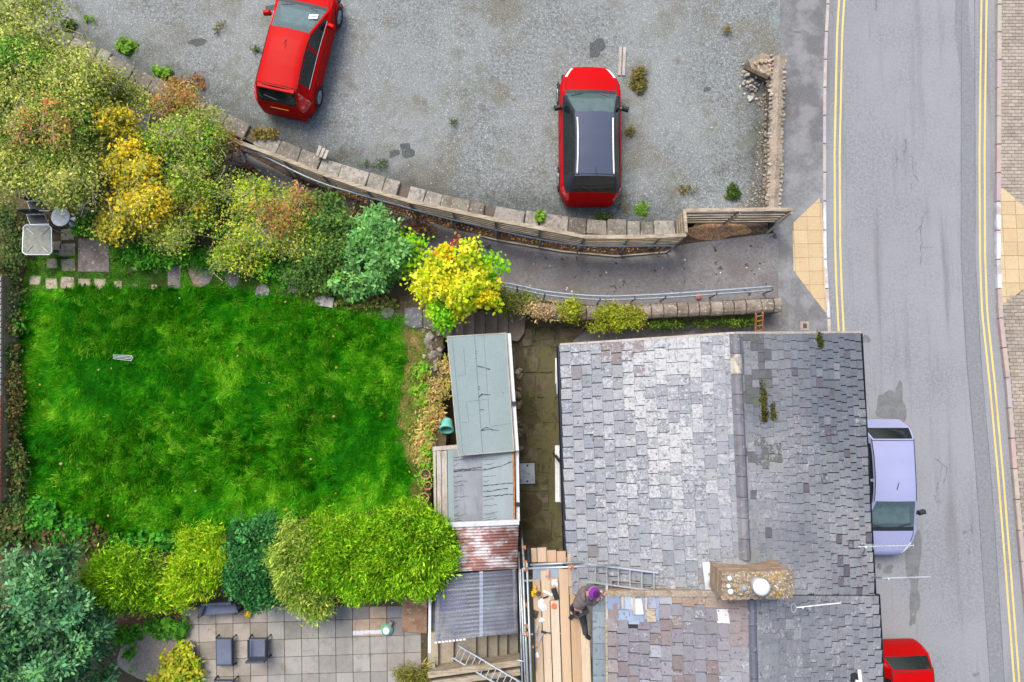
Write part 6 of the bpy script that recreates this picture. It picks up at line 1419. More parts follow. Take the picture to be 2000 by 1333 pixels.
def crown_pts(blobs, n, clump, per, inner=.25, uneven=.25, seed=0, gaps=.5, stray_=.1):
    """blobs: (centre, radii, weight, palette index). returns points, outward dirs, clump ids, palette idx, clump up-vectors"""
    r = np.random.default_rng(seed + 100); ws = np.array([b[2] for b in blobs], float); ws /= ws.sum(); P_, D_, K_, I_, Q_ = [], [], [], [], []; kid = 0
    for (c, rad, w_, pi), ww in zip(blobs, ws):
        m = max(3, int(n * ww / per)); d = r.normal(size=(m, 3)); d /= np.linalg.norm(d, axis=1)[:, None]; d[:, 2] = np.abs(d[:, 2]) * 1.0 - .25 * (r.random(m) < .35)
        d /= np.linalg.norm(d, axis=1)[:, None]
        az = np.arctan2(d[:, 1], d[:, 0]); ph = r.uniform(0, 6.28, 4)
        lob = 1 + uneven * (np.sin(az * 3 + ph[0]) * .45 + np.sin(az * 5 + ph[1]) * .35 + np.sin(az * 8 + ph[2]) * .3)
        rr = np.where(r.random(m) < inner, r.uniform(.3, .85, m), r.uniform(.85, 1.08, m)) * lob
        stray = r.random(m) < stray_; rr = np.where(stray, rr * r.uniform(1.05, 1.3, m), rr)
        cc = np.array(c) + d * np.array(rad) * rr[:, None]; gn = vnoise(cc[:, 0], cc[:, 1], 2.3, 31 + seed) * .6 + vnoise(cc[:, 0], cc[:, 1], 5.1, 32 + seed) * .4
        if gaps: cc[:, 2] += (gn - .5) * 1.3 * min(.6, rad[2]); keep = gn > r.uniform(.1, .1 + gaps, m); cc = cc[keep]; d = d[keep]; m = len(cc)
        k = per; pts = np.repeat(cc, k, 0) + r.normal(size=(m * k, 3)) * clump * np.array([1, 1, .7]); P_.append(pts)
        dd = np.repeat(d, k, 0); D_.append(dd); K_.append(np.repeat(np.arange(m) + kid, k)); kid += m; Q_.append(np.repeat(cc, k, 0)); I_.append(np.full(m * k, pi))
    return np.concatenate(P_), np.concatenate(D_), np.concatenate(K_), np.concatenate(I_), np.concatenate(Q_)
def shatter(blobs, seed, m):
    """break each mass into smaller uneven lobes so that the crown is no smooth dome"""
    r = random.Random(seed * 7 + 1); out = []
    for c, rad, w_, pi in blobs:
        if rad[0] < .3 or rad[1] < .3: out.append((c, rad, w_, pi)); continue
        out.append((c, (rad[0] * .78, rad[1] * .78, rad[2] * .8), w_ * .4, pi))
        for i in range(m):
            a = 2 * PI * (i + r.uniform(-.4, .4)) / m; k = r.uniform(.3, .82); q = r.uniform(.3, .55); zz = rad[2] * (r.uniform(-.05, .5) if k < .6 else r.uniform(-.35, .2))
            out.append(((c[0] + math.cos(a) * rad[0] * k, c[1] + math.sin(a) * rad[1] * k, c[2] + zz), (rad[0] * q, rad[1] * q, rad[2] * r.uniform(.45, .75)), w_ * q * q * 1.6, pi))
    return out
def plant(name, label, cat, base, blobs, n, palettes, leaf=.07, asp=.6, clump=.12, per=30, up=.6, group=None, trunk=.07, limbs=10, twigs=0, seed=0, align=False, inner=.25, uneven=.25, mat='leaf', zmin=None, kj=.28, crownname='crown', split=6, k_=2.0, gaps=.55, rosette=False, shrink=1.0, stray=.1):
    t = thing(name, label, cat, base, group=group)
    if shrink != 1: blobs = [(c, (rd[0] * shrink, rd[1] * shrink, rd[2]), w_, q) for c, rd, w_, q in blobs]
    if split: blobs = shatter(blobs, seed, split)
    p, d, k, pi, ctr = crown_pts(blobs, n * 1.25, clump, per, inner, uneven, seed, gaps, stray); r = np.random.default_rng(seed + 5)
    if zmin is not None: p[:, 2] = np.maximum(p[:, 2], zmin + r.uniform(.02, .12, len(p)))
    nk = k.max() + 1; palarr = [pal(x, k_) for x in palettes]; kc = r.integers(0, 1000, nk); kb = r.uniform(1 - kj, 1 + kj, nk)
    cols = np.empty((len(p), 3))
    for i, pa in enumerate(palarr):
        m = pi == i; mixsel = np.where(r.random(m.sum()) < .65, kc[k[m]], r.integers(0, 1000, m.sum())); cols[m] = pa[mixsel % len(pa)]
    cols *= (kb[k] * r.uniform(.75, 1.25, len(p)))[:, None]
    nr = d * .35 + r.normal(size=p.shape) * .5 + np.array([0, 0, up + .5])
    tang = None
    if rosette: tang = (p - ctr) * np.array([1, 1, .4]) + r.normal(size=p.shape) * .02; nr = d * .25 + r.normal(size=p.shape) * .3 + np.array([0, 0, up + .8])
    if align:
        kd = r.normal(size=(nk, 3)); kd[:, 2] = np.abs(kd[:, 2]) * .6 + .5; tang = kd[k] * .7 + d * .8 + r.normal(size=p.shape) * .4; nr = np.cross(tang, r.normal(size=p.shape))
    leaf_soup(crownname, p, nr, leaf * r.uniform(.45, 1.6, len(p)) * r.choice([.7, .9, 1.0, 1.3], nk)[k], asp, np.clip(cols, .002, .85), M[mat], t, tang)
    rr = random.Random(seed); cen = [Vector(b[0]) for b in blobs]; cm = sum(cen, Vector()) / len(cen); b0 = Vector(base)
    fork = b0.lerp(Vector((cm.x, cm.y, cm.z)), .45); tk = MB().poly([b0 - Vector((0, 0, .1)), b0.lerp(fork, .5) + Vector((rr.uniform(-.05, .05), rr.uniform(-.05, .05), 0)), fork], [trunk, trunk * .85, trunk * .7], 8)
    tko = tk.build('trunk', M['bark'], t, smooth=True); lm = MB(); ci = r.integers(0, len(p), limbs)
    for i in ci:
        e = Vector(p[i]); m = fork.lerp(e, .5) + Vector((rr.uniform(-.15, .15), rr.uniform(-.15, .15), .12)); lm.poly([fork, m, e], [trunk * .5, trunk * .3, .008], 5)
    if limbs: tag(lm.build('limbs', M['bark'], tko), kind='stuff')
    if twigs:
        tw = MB(); ci = r.integers(0, len(p), twigs)
        for i in ci:
            e = Vector(p[i]) + Vector((0, 0, .06)); dd = Vector((rr.gauss(0, 1), rr.gauss(0, 1), rr.uniform(-.1, .35))).normalized() * rr.uniform(.3, .8); pr = Vector((-dd.y, dd.x, .1)) * rr.uniform(-.25, .25)
            tw.poly([e - dd * .5, e + pr * .5, e + dd * .5], [.010, .007, .003], 4, cap=False)
            tw.poly([e + pr * .4, e + dd * .3 + pr * 1.4], [.006, .002], 4, cap=False)
        tag(tw.build('twigs', M['twig'], t), kind='stuff')
    return t
def B(u, v, ru, rv, zc, rz, w_=1, pi=0):
    s = S(zc); return (tuple(P(u, v, zc)), (ru * s, rv * s, rz), w_ * ru * rv / 1000, pi)
OL = [(158, 166, 76), (128, 142, 52), (176, 178, 96), (108, 124, 44), (146, 146, 78), (92, 112, 40)]; YE = [(226, 188, 30), (234, 202, 54), (206, 176, 36), (190, 176, 56), (176, 170, 60)]; RD = [(166, 98, 66), (150, 110, 60), (176, 124, 80), (134, 120, 56)]
GR = [(60, 128, 34), (84, 144, 40), (110, 150, 44), (48, 104, 36)]; LI = [(160, 180, 44), (180, 190, 58), (134, 162, 40), (188, 180, 52)]
plant('hawthorn_tree', 'large pale olive tree with bare whitish twigs filling the top left corner', 'tree', tuple(P(70, 250, .93)), [B(30, 60, 105, 90, 3.3, .7), B(70, 190, 120, 110, 3.5, .7), B(30, 300, 110, 100, 3.4, .7), B(130, 335, 95, 80, 3.1, .6), B(60, 120, 60, 60, 3.5, .6, 1, 1), B(90, 250, 50, 40, 3.9, .5, .6, 2), B(20, 160, 50, 110, 3.5, .6, .8, 1), B(110, 260, 60, 60, 3.5, .5, .8, 1)], 100000, [OL, GR + OL[1:4], RD + OL[:2]], .062, .55, .16, 34, .5, trunk=.16, limbs=30, twigs=520, seed=1, uneven=.3, k_=2.25, gaps=.75)
plant('hawthorn_tree', 'olive green tree overhanging the coping wall between the pale tree and the yellow maple', 'tree', tuple(P(205, 210, .93)), [B(185, 170, 75, 48, 2.7, .5), B(155, 235, 75, 75, 2.8, .5, 1, 1), B(262, 192, 44, 32, 2.2, .4), B(190, 290, 50, 60, 2.6, .5)], 34000, [OL, GR + OL[1:4]], .058, .55, .14, 30, .5, trunk=.09, limbs=16, twigs=160, seed=2, uneven=.35, k_=2.2, gaps=.75, shrink=.86)
plant('yellow_maple', 'bright golden yellow leaved small maple among the olive shrubs', 'tree', tuple(P(262, 330, .93)), [B(235, 245, 46, 36, 2.8, .5), B(262, 325, 54, 54, 2.8, .5), B(285, 400, 80, 60, 2.6, .5), B(225, 440, 50, 46, 2.4, .4, 1, 1), B(290, 285, 34, 34, 2.5, .4, 1, 2)], 33000, [YE + [(190, 176, 50)] + OL[:2], YE[1:] + OL[:3], GR[1:3] + LI[:1]], .063, .75, .13, 26, .7, trunk=.07, limbs=14, twigs=60, seed=3, uneven=.5, k_=1.7, gaps=.85, shrink=.78)
plant('rowan_shrub', 'olive and russet shrub spilling over the wall right of the golden maple', 'shrub', tuple(P(370, 290, .93)), [B(350, 205, 50, 36, 2.4, .4, 1, 1), B(365, 270, 80, 66, 2.6, .5), B(375, 345, 76, 66, 2.5, .5), B(340, 430, 80, 66, 2.2, .4), B(425, 285, 38, 30, 2.0, .4, 1, 1), B(380, 390, 44, 34, 2.2, .4, 1, 2)], 48000, [OL + LI[:1] + GR[1:3], RD + OL[:2], YE[2:] + OL[:2]], .058, .6, .13, 30, .55, trunk=.08, limbs=18, twigs=170, seed=4, uneven=.5, k_=1.95, gaps=.85, shrink=.84)
plant('forsythia_shrub', 'lime yellow shrub with reddish bare stems at its centre beside the path', 'shrub', tuple(P(520, 430, ZG)), [B(510, 395, 72, 52, 2.2, .35), B(570, 405, 50, 50, 2.2, .4, .9, 1), B(495, 460, 84, 52, 2.1, .4), B(465, 500, 56, 32, 1.8, .3), B(580, 470, 54, 44, 2.0, .4), B(540, 420, 50, 40, 2.5, .3, .5, 1)], 38000, [LI + OL[:3] + GR[1:3], RD + OL[:2] + LI[:1]], .06, .6, .13, 28, .6, trunk=.05, limbs=26, twigs=170, seed=5, uneven=.5, k_=1.85, gaps=.85, shrink=.84)
plant('dark_shrub', 'dark green shrub wedged between the lime shrub and the round blue-green one', 'shrub', tuple(P(630, 490, ZG)), [B(640, 425, 56, 42, 2.0, .4), B(630, 490, 66, 54, 1.9, .4), B(600, 535, 56, 26, 1.6, .3), B(680, 550, 70, 26, 1.6, .3)], 17000, [[(84, 120, 56), (66, 104, 48), (108, 138, 60), (76, 100, 38)]], .075, .55, .12, 24, .6, seed=6, shrink=.88, gaps=.7)
plant('round_shrub', 'round blue-green leafy shrub beside the dark footpath', 'shrub', tuple(P(740, 490, ZG)), [B(736, 482, 78, 70, 2.1, .6), B(725, 550, 70, 40, 1.7, .4, .7), B(785, 505, 40, 48, 1.8, .4, .6, 1), B(760, 450, 40, 26, 2.2, .4, .6)], 19000, [[(112, 164, 92), (92, 146, 76), (132, 180, 104), (72, 122, 60), (92, 140, 52)], [(120, 150, 60), (150, 170, 60), (96, 130, 60)]], .1, .5, .08, 22, .8, seed=7, uneven=.3, rosette=True, gaps=.6, k_=1.75, shrink=.9)
plant('yellow_shrub', 'vivid yellow and lime shrub with crimson tips leaning over the stone steps', 'shrub', tuple(P(890, 560, ZG - .3)), [B(890, 540, 62, 56, 2.6, .8), B(850, 560, 40, 50, 2.3, .6), B(932, 572, 44, 34, 2.4, .5), B(862, 612, 22, 34, 2.2, .5, 1, 1), B(955, 520, 26, 34, 2.4, .5, .9, 1), B(870, 505, 22, 18, 2.95, .3, .45, 3), B(950, 573, 16, 13, 2.75, .3, .45, 3), B(890, 468, 12, 10, 2.3, .2, .5, 2), B(988, 548, 10, 8, 2.2, .15, .4, 2), B(895, 600, 30, 22, 2.2, .4, .8), B(800, 490, 26, 40, 1.9, .4, .7, 1)], 15000, [[(232, 210, 40), (206, 208, 36), (240, 222, 80), (176, 194, 30), (160, 190, 30)], [(120, 190, 30), (96, 168, 30), (160, 200, 40)], [(172, 60, 84), (200, 170, 50), (150, 70, 70)], [(250, 196, 14), (244, 180, 10)]], .085, .75, .1, 16, .9, seed=8, uneven=.5, limbs=14, k_=1.6, inner=.35)
plant('dead_leaf_bramble', 'tangle of russet bramble and dead leaves along the dark side of the path', 'shrub', tuple(P(560, 380, .75)), [B(445, 300, 22, 16, 1.2, .2, 1), B(470, 340, 30, 16, 1.0, .2), B(620, 400, 40, 14, 1.0, .25), B(700, 425, 60, 14, .9, .2), B(800, 450, 60, 12, .8, .2), B(420, 330, 20, 30, 1.3, .3)], 5000, [[(110, 66, 66), (86, 60, 50), (130, 90, 60), (70, 60, 40)]], .06, .6, .1, 14, .5, seed=9, limbs=6, trunk=.02)
# hedge row above the patio
CON = [(130, 180, 26), (154, 196, 40), (106, 164, 22), (170, 204, 54), (84, 142, 20)]
plant('conifer_hedge', 'big rounded lime green conifer hedge with feathery sprays beside the rusty shed', 'hedge', tuple(P(745, 1080, ZG)), [B(790, 1076, 98, 90, 2.6, .6), B(710, 1086, 95, 80, 2.6, .6), B(635, 1080, 70, 72, 2.4, .6), B(838, 1070, 50, 74, 2.4, .5)], 78000, [CON], .1, .28, .08, 26, .5, split=0, gaps=.3, k_=1.85, stray=.0, shrink=.94, seed=10, align=True, inner=.15, uneven=.1, mat='needle', trunk=.1, limbs=12)
plant('pale_conifer', 'pale grey-green conifer with drooping sprays over the patio edge', 'shrub', tuple(P(580, 1090, ZG)), [B(580, 1075, 50, 62, 2.6, .7), B(590, 1150, 48, 40, 2.3, .5), B(620, 1175, 40, 30, 2.0, .4, .6), B(600, 1195, 20, 22, 1.7, .3, .3)], 22000, [[(160, 180, 76), (138, 168, 62), (178, 188, 92), (116, 154, 54)]], .1, .26, .1, 20, .4, seed=11, align=True, mat='needle')
plant('dark_evergreen', 'dark blue-green clipped evergreen between the lime conifers', 'shrub', tuple(P(500, 1095, ZG)), [B(500, 1075, 60, 60, 2.3, .6), B(490, 1130, 56, 40, 2.1, .5), B(540, 1150, 40, 20, 1.9, .4)], 19000, [[(52, 110, 54), (40, 90, 42), (74, 134, 70), (34, 74, 34)]], .07, .6, .09, 24, .5, seed=12)
plant('golden_conifer', 'yellow-green feathery conifer next to the dark evergreen and bench', 'shrub', tuple(P(385, 1110, ZG - .1)), [B(398, 1080, 44, 46, 2.5, .5), B(378, 1120, 54, 48, 2.4, .5), B(352, 1160, 30, 30, 2.1, .4), B(412, 1062, 28, 24, 2.4, .4)], 17000, [[(144, 184, 28), (168, 200, 40), (116, 166, 24), (180, 196, 46)]], .11, .24, .1, 18, .4, seed=13, align=True, mat='needle', uneven=.3)
plant('lime_conifer', 'broad lime green feathery conifer left of the golden conifer', 'shrub', tuple(P(260, 1130, ZG - .1)), [B(255, 1115, 68, 55, 2.3, .6), B(210, 1150, 50, 46, 2.1, .5), B(300, 1152, 50, 38, 2.1, .4), B(230, 1172, 40, 20, 1.9, .3)], 22000, [[(136, 180, 30), (158, 194, 44), (108, 158, 26), (88, 138, 24)]], .11, .24, .11, 18, .4, seed=14, align=True, mat='needle', uneven=.3)
plant('blue_green_tree', 'large blue-green leafy tree filling the bottom left corner', 'tree', tuple(P(60, 1210, 1.2)), [B(60, 1120, 70, 60, 3.2, 1.0), B(120, 1170, 66, 60, 3.4, 1.0), B(40, 1210, 80, 70, 3.9, 1.1), B(130, 1260, 70, 60, 3.2, 1.0), B(60, 1310, 90, 70, 3.6, 1.1), B(170, 1310, 56, 50, 2.6, .8), B(190, 1220, 36, 36, 2.4, .6)], 40000, [[(86, 142, 96), (112, 164, 116), (66, 118, 76), (48, 94, 58), (98, 150, 82), (126, 172, 116)]], .105, .42, .12, 40, .5, seed=15, trunk=.15, limbs=26, uneven=.3, kj=.55, rosette=True, gaps=.85, k_=1.5)
plant('yellow_green_bush', 'yellow-green broadleaf bush below the shingle patch at the bottom edge', 'shrub', tuple(P(335, 1310, 1.2)), [B(345, 1306, 34, 32, 1.55, .25), B(330, 1340, 42, 26, 1.55, .25), B(360, 1268, 14, 14, 1.55, .15, .6)], 5500, [[(170, 186, 40), (190, 190, 60), (120, 160, 40), (200, 180, 60)]], .1, .6, .09, 16, .8, seed=16, limbs=5, trunk=.03, k_=1.5)
plant('bergenia_clump', 'clump of low green leaves between shingle and reddish path', 'plant', tuple(P(315, 1222, 1.2)), [B(325, 1228, 36, 11, 1.4, .1), B(245, 1240, 22, 10, 1.35, .1), B(255, 1290, 14, 20, 1.3, .1, .3)], 2600, [[(70, 130, 40), (96, 156, 50), (110, 180, 50)]], .1, .7, .07, 12, 1, seed=17, limbs=0, trunk=.02, k_=1.5)
plant('wall_ivy', 'yellow-green ivy clump sprawling over the left end of the low stone wall', 'plant', tuple(P(1190, 620, .1)), [B(1205, 618, 50, 24, 1.05, .25), B(1115, 606, 24, 24, 1.15, .3), B(1180, 640, 40, 12, .7, .3, .7), B(1240, 625, 20, 16, 1.0, .2)], 6500, [[(150, 168, 40), (176, 186, 50), (120, 140, 40), (150, 130, 60)]], .055, .65, .07, 18, .7, seed=18, limbs=4, trunk=.02, k_=1.35, gaps=.75, shrink=.85)
plant('bank_weeds', 'mixed brown and green weeds at the top of the stone steps beside the handrail', 'plant', tuple(P(1010, 592, .8)), [B(1010, 592, 44, 20, .95, .2), B(1060, 606, 40, 14, 1.05, .15, .6, 1), B(975, 585, 24, 20, 1.0, .25)], 4200, [[(110, 124, 50), (136, 140, 60), (96, 100, 50)], [(180, 150, 110), (150, 128, 80), (190, 170, 130)]], .07, .35, .1, 16, .5, seed=19, limbs=0, trunk=.02)
plant('wall_moss', 'strip of dark green moss and fern along the foot of the low stone wall', 'plant', tuple(P(1370, 628, .12)), [B(1300, 634, 60, 5, .45, .2), B(1390, 630, 70, 5, .45, .2), B(1450, 628, 30, 5, .5, .2)], 4200, [[(70, 96, 36), (100, 124, 36), (52, 70, 32)]], .05, .6, .06, 14, .6, seed=20, limbs=0, trunk=.01)
# low border plants and ivy on the garden edges
plant('border_ivy', 'dark ivy and brown litter along the brick wall at the left edge', 'plant', tuple(P(20, 760, ZG)), [B(18, 480, 30, 80, 1.6, .25), B(18, 640, 20, 95, 1.6, .26), B(18, 800, 20, 95, 1.55, .24, 1, 1), B(20, 940, 24, 75, 1.6, .26), B(30, 1020, 30, 30, 1.5, .2)], 17000, [[(64, 92, 44), (50, 76, 38), (90, 110, 50), (110, 96, 60)], [(96, 84, 48), (70, 84, 40), (116, 96, 60)]], .065, .65, .09, 16, .8, seed=21, limbs=0, trunk=.02, split=0)
plant('border_weeds', 'broad leaved weeds between lawn and lime conifer at the lower left', 'plant', tuple(P(120, 1030, ZG)), [B(70, 1010, 40, 26, 1.5, .14), B(130, 1035, 44, 20, 1.5, .14), B(90, 1045, 50, 20, 1.5, .16, 1, 1), B(165, 1055, 44, 20, 1.5, .14, .8, 1), B(40, 1050, 50, 18, 1.5, .14, .8, 1), B(290, 1058, 70, 14, 1.5, .14, .8, 0), B(40, 640, 6, 20, 1.5, .15, .6)], 7000, [[(66, 150, 36), (90, 170, 50), (46, 120, 30)], [(74, 84, 40), (110, 90, 60), (60, 100, 34)]], .11, .65, .08, 14, 1.1, seed=22, limbs=0, trunk=.02, k_=1.3)
plant('shrub_skirt', 'low green undergrowth along the upper edge of the lawn below the shrubs', 'plant', tuple(P(420, 505, ZG)), [B(300, 490, 80, 22, 1.5, .18), B(420, 510, 90, 22, 1.45, .16), B(230, 455, 40, 26, 1.6, .2, .8, 1), B(560, 530, 60, 20, 1.45, .15), B(640, 560, 60, 14, 1.42, .12, .8, 1), B(720, 590, 60, 12, 1.4, .1, .8, 1), B(180, 440, 30, 20, 1.5, .2)], 15000, [[(74, 140, 36), (100, 160, 40), (54, 116, 30)], [(110, 124, 50), (130, 110, 66), (90, 120, 40)]], .08, .5, .09, 18, .7, seed=23, limbs=0, trunk=.02)
plant('edge_plants', 'straw and green plants at the right edge of the lawn by the rockery', 'plant', tuple(P(830, 790, ZG)), [B(845, 790, 20, 50, 1.42, .12, 1), B(822, 750, 18, 40, 1.42, .12, 1, 1), B(825, 860, 20, 40, 1.4, .1), B(835, 920, 14, 60, 1.42, .12, .7, 1), B(868, 730, 8, 40, 1.4, .12, 1, 0)], 5200, [[(190, 164, 110), (160, 140, 90), (150, 160, 70), (176, 130, 80)], [(110, 170, 40), (90, 150, 36), (150, 170, 60)]], .08, .4, .08, 14, .7, seed=24, limbs=0, trunk=.02)
plant('step_weed', 'tuft of olive grass beside the lower patio corner', 'plant', tuple(P(806, 1316, 1.2)), [B(806, 1316, 24, 18, 1.45, .2)], 1500, [[(130, 130, 60), (160, 150, 80), (100, 110, 50)]], .16, .12, .09, 20, .3, seed=25, align=True, limbs=0, trunk=.02)
# roof moss
plant('roof_moss', 'moss tuft growing in the front slates below the ridge', 'plant', tuple(SF(.18, .27) + Vector((0, 0, .03))), [(tuple(SF(.17, .27) + Vector((0, 0, .03))), (.09, .45, .03), 1, 0), (tuple(SF(.24, .3) + Vector((0, 0, .03))), (.06, .2, .03), .4, 0)], 2200, [[(96, 96, 44), (74, 66, 40), (120, 116, 40)]], .03, .7, .03, 20, .8, seed=26, limbs=0, trunk=.01, k_=1.0)
plant('roof_moss', 'moss tuft at the gable edge near the street side of the roof', 'plant', tuple(SF(.64, .02) + Vector((0, 0, .03))), [(tuple(SF(.64, .03) + Vector((0, 0, .04))), (.05, .16, .04), 1, 0)], 600, [[(110, 116, 36), (74, 80, 36)]], .035, .7, .03, 16, .8, seed=27, limbs=0, trunk=.01, k_=1.0)
# car park weeds
WG = [(120, 166, 48), (98, 146, 40), (136, 172, 60)]; WD = [(60, 90, 34), (76, 104, 40), (96, 110, 50)]; WO = [(124, 116, 56), (146, 130, 70), (104, 100, 50)]
for k, (u, v, ru, rv, pa, lb_, lf, n) in enumerate([
    (248, 90, 17, 12, WG, 'bright green weed near the wall left of the red hatchback', .1, 420), (316, 142, 14, 9, WG, 'bright green weed against the coping just below the larger bright weed', .09, 300), (136, 50, 12, 9, WD, 'dark green weed at the top left end of the coping wall', .07, 300),
    (176, 36, 9, 7, WG, 'small sparse weed near the top edge left of the oil stain', .08, 120), (1254, 409, 12, 13, WG, 'bright green cushion of moss behind the crossover', .04, 700), (1248, 158, 12, 24, WO, 'olive grass tuft right of the crossover bonnet', .06, 700), (1231, 258, 7, 8, WO, 'small olive tuft right of the crossover door', .05, 200),
    (1432, 376, 10, 14, WD, 'dark green weed near the lower end of the rubble wall', .06, 350), (1055, 422, 6, 10, WG, 'yellow-green sprig growing from the coping stones', .08, 120), (1180, 425, 16, 5, WD, 'low dark weeds under the rear of the crossover', .05, 300), (886, 239, 6, 5, WD, 'tiny green tuft alone in the middle of the gravel', .04, 120),
    (1420, 60, 6, 6, WO, 'tiny olive tuft near the top right of the car park', .04, 140), (500, 97, 9, 4, WD, 'low weed touching the left side of the red hatchback', .05, 160), (735, 322, 26, 9, WD, 'scattered low weeds on the gravel above the curved wall', .04, 300), (1216, 395, 12, 20, WO, 'faint olive moss beside the rear bumper of the crossover', .04, 300), (430, 55, 8, 16, WO, 'sparse straw weeds on the gravel left of the red hatchback roof', .05, 160), (515, 262, 22, 10, WO, 'russet grass hanging over the coping stones left of the planks', .09, 420), (350, 165, 60, 14, RD, 'reddish seedling thicket along the coping under the trees', .07, 700), (1345, 372, 20, 10, WO, 'straw litter and moss near the car park fence corner', .04, 200)]):
    plant('weed', lb_, 'weed', tuple(P(u, v, zcar(u) + (.25 if 'coping' in lb_ and k in (8, 16) else 0))), [B(u, v, ru, rv, zcar(u) + .06 + (.25 if k in (8, 16) else 0), .08)], n, [pa], lf, .6, .05, 8, 1.0, seed=50 + k, limbs=0, trunk=.012, crownname='foliage', k_=1.35)

# ---- grass
def in_poly(x, y, poly):
    r = np.zeros(len(x), bool); n = len(poly)
    for i in range(n):
        a, b = poly[i], poly[i - 1]; c = (a[1] > y) != (b[1] > y); r ^= c & (x < (b[0] - a[0]) * (y - a[1]) / (b[1] - a[1] + 1e-12) + a[0])
    return r
def grass(name, label, polypx, n, z, pal_, lo, hi, excl=(), wid=.016, seed=1):
    r = np.random.default_rng(seed); pw = [(p.x, p.y) for p in pxpoly(polypx, z)]; xs = [p[0] for p in pw]; ys = [p[1] for p in pw]
    x = r.uniform(min(xs), max(xs), int(n * 1.6)); y = r.uniform(min(ys), max(ys), int(n * 1.6)); m = in_poly(x, y, pw)
    for e in excl: m &= ~in_poly(x, y, [(p.x, p.y) for p in pxpoly(e, z)])
    x, y = x[m][:n], y[m][:n]; k = len(x)
    tuft = vnoise(x, y, 1.1, 3) * .38 + vnoise(x, y, 2.9, 4) * .34 + vnoise(x, y, 7., 9) * .28; t2 = vnoise(x, y, .45, 6); ang = vnoise(x, y, 1.6, 7) * 14 + r.normal(size=k) * .6
    L = r.uniform(lo, hi, k) * (.6 + .9 * tuft); lean = r.uniform(.35, .95, k); dx, dy = np.cos(ang), np.sin(ang)
    V = np.empty((k, 3, 3)); bx_, by_ = -dy * wid / 2, dx * wid / 2
    V[:, 0] = np.stack([x - bx_, y - by_, np.full(k, z)], 1); V[:, 1] = np.stack([x + bx_, y + by_, np.full(k, z)], 1)
    V[:, 2] = np.stack([x + dx * L * lean, y + dy * L * lean, z + L * np.sqrt(1 - (lean * .92) ** 2) * .8], 1)
    pa = pal(pal_, 1.72); f = np.clip((tuft - .34) * 1.9 + (t2 - .5) * .5 + r.normal(size=k) * .2, 0, .999); pos_ = f * (len(pa) - 1); i0 = pos_.astype(int); fr = (pos_ - i0)[:, None]
    c = pa[i0] * (1 - fr) + pa[np.minimum(i0 + 1, len(pa) - 1)] * fr; c *= r.uniform(.7, 1.3, k)[:, None]
    o = bpy.data.objects.new(name, fast_mesh(name, V.reshape(-1, 3), np.arange(k * 3).reshape(k, 3), np.repeat(c, 3, 0), M['grass'])); put(o); return tag(o, label, 'grass', kind='stuff')
GP = [(30, 116, 6), (42, 136, 8), (58, 150, 10), (84, 166, 16), (118, 186, 30), (160, 206, 56)]
grass('lawn_grass', 'lush deep green lawn grass with lighter tufts', LAWN, 230000, ZG, GP, .08, .24, seed=2, wid=.022)
stones_ex = [[(150, 462), (216, 462), (216, 534), (150, 534)], [(328, 520), (352, 520), (352, 564), (328, 564)], oval(392, 533, 22, 22, 77), oval(453, 543, 10, 19, 41), oval(512, 570, 10, 9, 42), oval(572, 557, 8, 12, 43), oval(632, 588, 20, 14, 45), oval(686, 585, 22, 12, 46)] + [oval(u, v, a, a, 5) for u, v, a in ((68, 548, 7), (100, 555, 9), (131, 553, 10), (164, 555, 10), (196, 556, 9), (229, 557, 7), (101, 515, 8), (131, 488, 12), (133, 518, 12), (131, 458, 11), (263, 491, 7))]
grass('border_grass', 'patchy lighter grass growing between the stepping stones above the lawn', [(40, 575), (60, 505), (230, 470), (330, 480), (460, 500), (560, 530), (700, 590), (790, 615), (815, 650), (780, 640), (610, 603), (520, 578), (420, 563), (300, 571), (120, 569)], 42000, ZG, [(60, 110, 24), (74, 150, 30), (104, 172, 40), (150, 176, 70)], .05, .14, stones_ex, seed=3)
grass('rough_grass', 'straw coloured rough grass along the right side of the lawn', [(780, 640), (830, 650), (840, 760), (850, 850), (830, 1000), (796, 1000), (800, 930), (778, 870), (764, 810), (776, 750), (788, 690)], 13000, ZG, [(104, 140, 44), (140, 152, 70), (176, 152, 104), (190, 164, 120)], .06, .15, seed=4)
